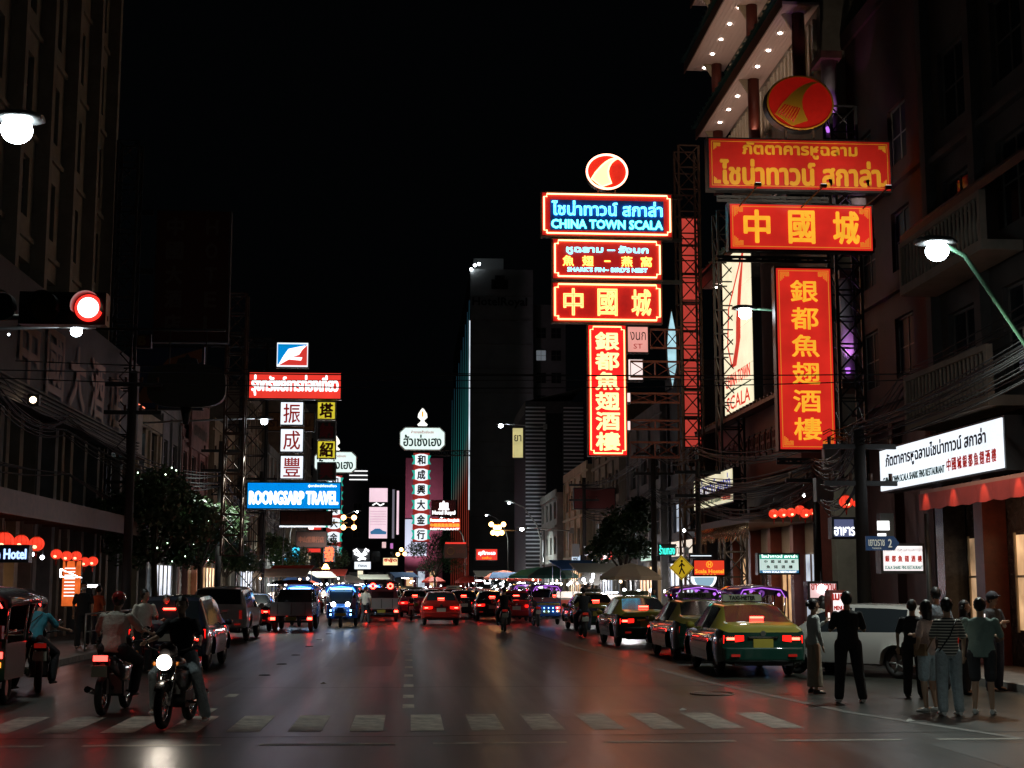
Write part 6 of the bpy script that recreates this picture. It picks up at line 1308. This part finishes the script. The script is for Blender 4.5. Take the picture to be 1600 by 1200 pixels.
# right-hand group
P = [gx(1274,1084), gx(1328,1098), gx(1453,1113), gx(1486,1118), gx(1538,1116)]
person('woman in a grey top and long taupe skirt standing behind the nearest taxi', P[0][0], P[0][1], 95, GRT, TAUP, 1.60, 'stand', legs='skirt', female=True, hair='bun', shirt='long', arms=('down','phone'), extra=phone)
person('man in black shirt and trousers standing with legs apart, back to the camera', P[1][0], P[1][1], 172, BKC, BKC, 1.74, 'wide', arms=('fwd','fwd'), shoe=WSH)
person('person in a pale pink blouse and denim shorts at the left of the standing group', P[2][0], P[2][1], 215, mat('pale pink cotton', (.6,.44,.40), .9, nscale=10, bump=.9), DNM, 1.62, 'stand', legs='short', female=True, hair='long', arms=('fwd','hip'), shoe=WSH, extra=strap(mat('tan bag leather', (.3,.18,.09), .5)))
person('person in a striped top and washed jeans with a shoulder strap, back to the camera', P[3][0], P[3][1], 180, STR, DNM, 1.66, 'stand', female=True, hair='short', arms=('down','fwd'), shoe=WSH, extra=strap(BLACK, False))
person('stocky man in a sage green shirt and dark shorts at the right of the group', P[4][0], P[4][1], 150, OLV, CHR, 1.66, 'stand', legs='short', arms=('fwd','fwd'), scale_w=1.3, shoe=WSH)
q = gx(1430,1090); person('person in dark clothes half hidden at the back left of the standing group', q[0], q[1], 150, BKC, BKC, 1.60, 'stand', arms=('fwd','down'))
q = gx(1468,1078); person('tallest man of the group, in a light blue shirt behind the striped top', q[0], q[1], 185, mat('light blue cotton', (.26,.31,.36), .9, nscale=10, bump=.9), CHR, 1.80, 'stand', arms=('down','down'))
q = gx(1512,1085); person('dark haired woman in black at the back of the group, right of the striped top', q[0], q[1], 60, BKC, CHR, 1.58, 'stand', female=True, hair='long', arms=('fwd','phone'), extra=phone)
q = gx(1556,1080); person('man in a cap and dark shirt facing the group on its right', q[0], q[1], 30, CHR, DNB, 1.72, 'stand', arms=('cross','cross'), hat=('cap', mat('dark cap', (.03,.03,.04), .8)))
q = gx(1288,1048); person('slim woman in cream partly hidden behind the woman in the long skirt', q[0], q[1], 200, WH, WH, 1.60, 'stand', female=True, hair='long')
q = gx(1243,1040); person('man in an orange brown shirt standing by the food stall behind the nearest taxi', q[0], q[1]+5, 10, mat('rust cotton', (.35,.13,.06), .9, nscale=10, bump=.9), CHR, 1.68, 'stand')
# left
q = gx(127,1022); person('man in black with a pale face mask walking on the left pavement', q[0], q[1], 8, BKC, BKC, 1.76, 'walk', arms=('walkb','walkf'), extra=mask, z=.14)
person('man in a black T-shirt riding the headlamp motorcycle towards the camera', mb1.location.x, mb1.location.y+.33, -7, BKC, DNM, 1.70, 'foot_down', arms=('ride','ride'), lean=8, shoe=WSH, z=.0)
person('scooter rider in a cream shirt and red helmet seen from behind', mb2.location.x+.03, mb2.location.y-.36, 172, WH, BKC, 1.76, 'ride', arms=('ride','ride'), lean=12, hat=('helmet', mat('red helmet', (.35,.03,.03), .2, coat=1)), scale_w=1.2)
person('rider in a turquoise shirt and grey helmet leaning over a parked motorcycle, far left', mb3.location.x-.05, mb3.location.y-.3, 170, TEA, BKC, 1.70, 'foot_down', arms=('ride','ride'), lean=28, hat=('helmet', mat('grey helmet', (.4,.38,.38), .25, coat=1)), extra=strap(BLACK, False))
person('young man in a white T-shirt crossing behind the scooter, looking right', -5.6, 31.0, 35, WH, BKC, 1.74, 'stand', head_turn=30, arms=('down','fwd'))
person('young woman in a white T-shirt beside the young man in white', -5.25, 31.6, 20, WH, DNM, 1.62, 'stand', female=True, hair='long', arms=('fwd','down'))
person('person in an orange shirt at the shopfront beyond the masked man', -8.9, 42, 140, ORG, DNB, 1.66, 'stand', z=.14)
person('helmeted rider on the distant scooter in the right lane', mb4.location.x, mb4.location.y-.33, 180, BKC, BKC, 1.7, 'ride', arms=('ride','ride'), hat=('helmet', BLACK), fine=False)
person('dark rider on the distant motorcycle between the farther taxis', mb5.location.x, mb5.location.y-.33, 180, BKC, DNB, 1.72, 'ride', arms=('ride','ride'), hat=('helmet', BLACK), fine=False)
q = (-1.0-1.05, 67.5); p1 = person('pedestrian in a pale shirt crossing between the blue tuk-tuk and the light truck', q[0]+.0, q[1], 160, WH, CHR, 1.7, 'walk', fine=False)
crowd = [p1, person('stall visitor in turquoise on the right pavement behind the crossing sign', 9.9, 58, 60, TEA, DNB, 1.65, 'stand', fine=False, female=True, hair='long'), person('stall visitor in charcoal near the canvas awning', 9.4, 78, -50, CHR, CHR, 1.7, 'walk', fine=False)]
spots = [(9.0,72,'right pavement by the tree'),(9.6,75,'right pavement near the canvas awning post'),(8.7,86,'under the canvas awning'),(9.3,90,'between canvas awning and parasol'),(8.2,93,'left of the green parasol'),(8.8,99,'under the green parasol'),(7.9,104,'beyond the green parasol'),(8.6,110,'by the farthest right stall'),
         (-7.2,80,'left stalls, nearest'),(-7.7,87,'left stalls beside the cyan sign'),(-6.9,93,'left stalls, third from here'),(-7.5,99,'left stalls, under their white lights'),(-7.0,106,'left stalls, far end'),(-5.2,113,'far road, left side'),(7.2,118,'far road, right side'),(-1.6,118,'far road, walking between cars')]
for i, (x, y, wtxt) in enumerate(spots):
    s_ = crowd[i % 3]; dup(s_, (x, y, .13 if abs(x) > 8 else 0), R(random.uniform(0,360)), ('person in a pale shirt','person in turquoise','person in charcoal')[i % 3]+', '+wtxt, 'distant shoppers around the stalls')
# ================================================================ stalls, parasols, lanterns
BW = MB().ball((0,0,0),.075,None,None,10,7).mesh('bulb', BULBW); BT = MB().tube([(-.3,0,0),(.3,0,0)], .03, 6).mesh('strip_tube', BULBW); BY = MB().ball((0,0,0),.065,None,None,10,7).mesh('bulb', glow('warm stall bulb', (1,.7,.42), 12))
def stall(label, x, y, cover, kind='parasol', w=2.6, bulbs=4, gl=WHITEG, e=120, z=.13):
    t = thing('food_stall', label, 'stall', (x, y, z))
    c = MB().box(-w/2,-.5,0,w/2,.5,.85).build('counter', GALV, t); MB().box(-w/2+.1,-.45,.855,w/2-.1,.2,1.15).build('display_case', glow('stall display', (1,.88,.78), .8, .6, 4), t)
    MB().box(-w/2,-.53,.12,w/2,-.505,.75).build('front_board', mat('stall board %d' % (len(label) % 3), [(.5,.08,.05),(.1,.25,.35),(.5,.45,.35)][len(label) % 3], .6), t)
    if kind == 'parasol':
        MB().cyl((0,0,.86),(0,0,2.75),.025,.025,8).build('pole', GALV, t); n = 8; mb = MB(); r = w*.62
        top = (0,0,2.8); ring = [(r*math.cos(6.28318*(i+.5)/n), r*math.sin(6.28318*(i+.5)/n), 2.2) for i in range(n)]; mid = [(p[0]*.55, p[1]*.55, 2.62) for p in ring]; val = [(p[0], p[1], 2.02) for p in ring]
        mb.add([top]+mid+ring+val, [(0,1+i,1+(i+1) % n) for i in range(n)]+[(1+i,1+n+i,1+n+(i+1) % n,1+(i+1) % n) for i in range(n)]+[(1+n+i,1+2*n+i,1+2*n+(i+1) % n,1+n+(i+1) % n) for i in range(n)]).build('parasol', cover, t)
    else:
        mb = MB(); mb.add([(-w/2-.1,-.9,2.15),(w/2+.1,-.9,2.15),(w/2+.1,.7,2.6),(-w/2-.1,.7,2.6),(-w/2-.1,-.9,2.2),(w/2+.1,-.9,2.2),(w/2+.1,.7,2.65),(-w/2-.1,.7,2.65)],[(0,1,2,3),(4,5,6,7),(0,1,5,4),(1,2,6,5),(2,3,7,6),(3,0,4,7)]).build('roof', cover, t)
        for sx in (-1, 1): MB().cyl((sx*w/2,-.45,.86),(sx*w/2,-.45,2.22),.02,.02,6).cyl((sx*w/2,.45,.86),(sx*w/2,.45,2.5),.02,.02,6).build('post', GALV, t)
    for i in range(bulbs):
        q_ = random.choice((BW, BW, BT, BY)); place('strip_tube' if q_ is BT else 'bulb', q_, t, (-w/2+w*(i+.5)/bulbs+random.uniform(-.1,.1), -.35+random.uniform(-.3,.5), 1.85+random.uniform(-.4,.25)), R(random.uniform(-40,40)))
    l = bpy.data.lights.new('stall_lamp', 'POINT'); l.energy = e; l.color = (.95,.93,1); l.shadow_soft_size = .25
    o = bpy.data.objects.new('stall_lamp', l); sc.collection.objects.link(o); o.parent = t; o.location = (0,-.6,1.85)
    return t
GC = mat('green parasol cloth', (.02,.28,.20), .8, nscale=10, bump=.9); WC = mat('white canvas', (.6,.58,.5), .8); BC = mat('blue canvas', (.05,.15,.4), .8); RC = mat('red canvas', (.6,.05,.03), .6, noise=.15, nscale=3); OC = mat('salmon parasol cloth', (.6,.2,.14), .8, nscale=10, bump=.9); DC = mat('dark green parasol cloth', (.02,.09,.07), .8, nscale=10, bump=.9)
stall('food stall under a broad green parasol, right of centre', 8.7, 97, GC, 'parasol', 3.4, 4, e=160)
stall('food stall under a dark green parasol next to the broad green one', 8.8, 88, DC, 'parasol', 2.6, 3)
stall('food stall under a salmon parasol at the far right kerb', 8.0, 122, OC, 'parasol', 3, 5, e=200)
for i, (x, y, c, lb) in enumerate(((9.3,60,WC,'white roofed stall with glaring bulbs behind the second taxi'),(9.4,69,WC,'white roofed stall at the foot of the right street tree'),(9.0,77,BC,'blue roofed stall before the canvas awning'),(8.4,105,RC,'red roofed stall beyond the green parasol'),(7.9,113,BC,'blue roofed stall far on the right'),(7.2,130,WC,'white roofed stall farthest on the right'),(5.8,141,RC,'red roofed stall at the far bend'),
    (-7.4,84,WC,'white roofed stall nearest on the left pavement'),(-7.5,91,RC,'red roofed stall second on the left pavement'),(-7.3,98,BC,'blue roofed stall on the left below the cyan sign'),(-7.0,106,WC,'white roofed stall on the left beyond the blue one'),(-6.4,116,RC,'red roofed stall far on the left'),(-5.4,128,WC,'white roofed stall at the far left bend'),(-3.6,146,WC,'white roofed stall in the road centre distance'),(-.6,152,BC,'blue roofed stall below the white oblong sign'),(2.6,156,RC,'red roofed stall below the LED screen'))):
    st_ = stall(lb, x, y, c, 'roof' if i % 3 else 'parasol', (2.2,2.9,2.5)[i % 3], 4+i % 3, e=110+(i % 3)*50, z=.13 if abs(x) > 8 else 0); st_.rotation_euler.z = R((-14,9,22,-5)[i % 4]); st_.scale = ((1,1,.92),(1,1,1.12),(1,1,1.02))[(i*5) % 3]
s = thing('canvas_awning', 'slanting pale canvas awning beside the right utility pole', 'awning', (W(925,905,80).x, 80, 0)); a = W(895,892,80); b = W(952,882,80)
z0 = W(925,912,80).z; z1 = W(925,884,80).z; MB().add([(-1.1,-.4,z0),(.2,-1.2,z0-.1),(1.5,.3,z1+.35),(.6,1.0,z1+.3),(-1.1,-.4,z0+.04),(.2,-1.2,z0-.06),(1.5,.3,z1+.39),(.6,1.0,z1+.34)],[(0,1,2,3),(4,5,6,7),(0,1,5,4),(1,2,6,5),(2,3,7,6),(3,0,4,7)]).build('cloth', WC, s)
for x, y, zz in ((-1.0,-.4,z0),(.2,-1.1,z0-.1),(1.4,.3,z1+.3)): MB().cyl((x,y,.1),(x,y,zz),.025,.025,6).build('post', GALV, s)
# lanterns
LR = glow('red lantern silk', (.85,.045,.02), 1.3, .25, 5); LC = glow('lantern core glow', (1,.42,.22), 3.5)
def lantern(label, p, r=.22, group='red lanterns', bright=True, sq=.9, drop=.35):
    t = thing('lantern', label, 'lantern', p, 0, group)
    b = MB().ball((0,0,0),r,r,r*sq,16,10).build('shade', LR, t); ri = MB()
    for i in range(10):
        a = 6.28318*i/10; ri.tube([(r*1.012*math.sin(q)*math.cos(a), r*1.012*math.sin(q)*math.sin(a), -r*sq*1.012*math.cos(q)) for q in [R(15+150*j/8) for j in range(9)]], .005, 4)
    ri.build('rib', mat('gilt wire', (.5,.2,.05), .4), b)
    MB().cyl((0,0,r*sq*.93),(0,0,r*sq*1.1),r*.35,r*.35,10).cyl((0,0,-r*sq*1.1),(0,0,-r*sq*.93),r*.35,r*.35,10).build('cap', mat('gilt wire', (.5,.2,.05), .4), t)
    MB().ball((0,-r*.80,-r*.35),r*.3,r*.22,r*.26,10,7).build('bulb_glow', LC, t)
    MB().cyl((0,0,r*sq*1.1),(0,0,r*sq*1.1+drop),.008,.008,4).build('cord', BLACK, t); MB().cyl((0,0,-r*sq*1.1-.16),(0,0,-r*sq*1.1),.015,.03,6).build('tassel', RC, t)
    return t
names = ('nearest','second','third','fourth','farthest')
for i, (px, py) in enumerate(((88,866),(104,869),(119,869),(132,878),(145,877))): lantern('glowing red lantern on the left shopfront, %s of the hanging five' % ('leftmost','second from left','middle','second from right','rightmost')[i], W(px, py, 41+.8*i), .16, 'row of five red lanterns left')
lantern('pale red lantern above the glowing blue hotel lettering, half cut by the left edge', W(6,846,36.5), .26, None); lantern('pale pink lantern above the end of the glowing blue hotel lettering', W(33,847,36.8), .20, None); lantern('round sparkling red lantern right of the glowing hotel lettering', W(57,850,37), .20, None)
for i, (px, py) in enumerate(((1209,803),(1223,802),(1236,801),(1250,797),(1258,802))): lantern('red lantern over the restaurant entrance, %s of the five' % ('leftmost','second from left','middle','second from right','rightmost')[i], W(px, py, 44-.4*i), .16, 'row of five red lanterns right')
lantern('red lantern by the dark pole above the navy script sign', W(1322,784,37), .19, None); lantern('small red lantern just right of the one above the navy script sign', W(1338,787,37), .10, None); lantern('lone red lantern between the canopy lanterns and the dark pole', W(1269,800,42), .11, None)
# lit strips and boards inside the left shopfront
s = thing('menu_board', 'orange lit menu board with white lines behind the masked man', 'menu board', W(110,948,43)); MB().box(-.28,0,0,.28,.08,1.35).build('casing', BLACK, s); MB().box(-.26,-.02,.02,.26,-.002,1.33).build('panel', glow('orange menu print', (.9,.16,.03), .8, .4, 4), s)
for k in range(9): MB().box(-.2,-.03,.3+.1*k,.1,-.021,.33+.1*k).build('text_line', WHITEL, s)
s = thing('strip_lamp', 'white triangular strip lamp high in the left shopfront', 'lamp', W(108,900,43)); MB().tube([(-.25,0,.2),(.35,0,-.05),(-.25,0,-.02),(-.25,0,.2)], .025, 6).build('tube', BULBW, s)
s = thing('strip_lamp', 'horizontal glaring strip lamp over the masked man', 'lamp', W(135,916,44)); MB().tube([(-.35,0,0),(.35,0,0)], .035, 8).build('tube', BULBW, s)
MB().box(-.4,.03,.03,.4,.12,.08).build('holder', BLACK, s)
for (px, py, Y, lb) in ((50,866,37.5,'small white downlight under the sparkling red lantern'),(66,871,37.5,'small white downlight right of the first under the lantern'),(1256,774,44,'white round lamp above the entrance lanterns'),(1012,858,66,'small white bulb left of the crossing sign'),(1069,829,52,'small warm bulb on the pole above the crossing sign'),(942,766,100,'white bulb high before the louvred block'),(1283,920,33,'dazzling white bulb beside the head of the long skirted woman'),(1166,832,50,'tiny warm bulb under the restaurant eave')):
    p = W(px, py, Y); t = thing('lamp', lb, 'lamp', p); r = .11 if 'dazzling' in lb else .055
    MB().ball((0,0,0),r,None,None,10,7).build('bulb', BULBW, t); MB().cyl((0,0,r),(0,0,r+.3),.015,.015,5).build('stem', BLACK, t)
# pavement railing at the left kerb
t = thing('railing', 'low metal pavement railing behind the masked man', 'railing', (-8.35,38,.13)); MB().tube([(0,0,.95),(0,9,.95)], .03, 6).tube([(0,0,.5),(0,9,.5)], .02, 6).build('rail', GALV, t)
for k in range(7): MB().cyl((0,1.5*k,0),(0,1.5*k,.95),.025,.025,6).build('post', GALV, t)
# uplight on the sky line: tiny aircraft-like glint is left out

# lit shop fronts at street level on the right, beyond the restaurant
for i, (y, z, L_, m, lb, tx) in enumerate(((64.5,3.1,5.2,glow('warm white shop sign', (1,.85,.7), .9, .2, 1),'warm white lit shop sign over the pavement behind the right street tree','ข้าวต้ม'),(73,3.0,4.5,glow('green white shop sign', (.7,1,.8), .7, .2, 1),'pale green lit shop sign beyond the right street tree','ร้านยา'),(86,3.2,5,REDG,'red lit shop sign above the white food stalls on the right','ก๋วยเตี๋ยว'),(99,3.0,5,glow('blue white shop sign', (.6,.8,1), .9, .2, 1),'bluish white lit shop sign behind the green parasol','อาหารทะเล'),(-67,3.0,5,glow('pink white shop sign', (1,.7,.7), .7, .2, 1),'pink white lit shop sign on the left beyond the first tree','ห้างทอง'),(-80,3.0,5,REDG,'red lit shop sign on the left behind the travel mast','ภัตตาคาร'),(-93,3.0,6,glow('cool shop sign', (.8,.95,1), .9, .2, 1),'cool white lit shop sign far along the left pavement','โรงแรม'))):
    sd = 1 if y > 0 else -1; y = abs(y); X_ = 12.9-(y-63)*.03 if sd > 0 else -11.9+(y-66)*.04
    s = thing('shop_sign', lb, 'sign', (X_, y+(L_ if sd > 0 else 0), z), R(-90 if sd > 0 else 90))
    MB().box(0,0,0,L_,.25,.8).build('casing', BLACK, s); MB().box(.05,-.03,.05,L_-.05,-.002,.75).build('panel', m, s); text(s, tx, L_/2, .4, L_*.6, .5, DK if m is not REDG else WHITEL, -.045, .01)
    g = MB().box(.1,-.1,-2.7,L_-.1,.0,-.3).build('lit_shopfront', WARMS if i % 2 else COOLW, s)
    fr = MB(); [fr.box(.1+(L_-.25)*q/4,-.16,-2.7,.16+(L_-.25)*q/4,-.105,-.3) for q in range(5)]; fr.build('mullion', BLACK, g)
    l = bpy.data.lights.new('shopfront_lamp', 'AREA'); l.shape = 'RECTANGLE'; l.size = L_*.8; l.size_y = .3; l.energy = 90; l.color = (1,.85,.7)
    o = bpy.data.objects.new('shopfront_lamp', l); sc.collection.objects.link(o); o.parent = s; o.location = (L_/2,-.7,-.1)
# litter and gutter scraps near the camera
for i, (x, y, m, lb) in enumerate(((4.1,21.5,WHITEP,'small white paper scrap on the asphalt right of the crossing'),(-1.6,27.5,mat('brown leaf', (.12,.07,.03), .8),'dry brown leaf on the road left of the centre dashes'),(6.9,19.6,WHITEP,'crumpled white scrap near the group of pedestrians'))):
    s = thing('litter', lb, 'litter', (x,y,.006)); MB().add([(-.06,-.03,0),(.05,-.05,.01),(.07,.04,.0),(0,.06,.03),(-.05,.03,.01),(0,0,.035)],[(0,1,5),(1,2,5),(2,3,5),(3,4,5),(4,0,5)]).build('scrap', m, s)
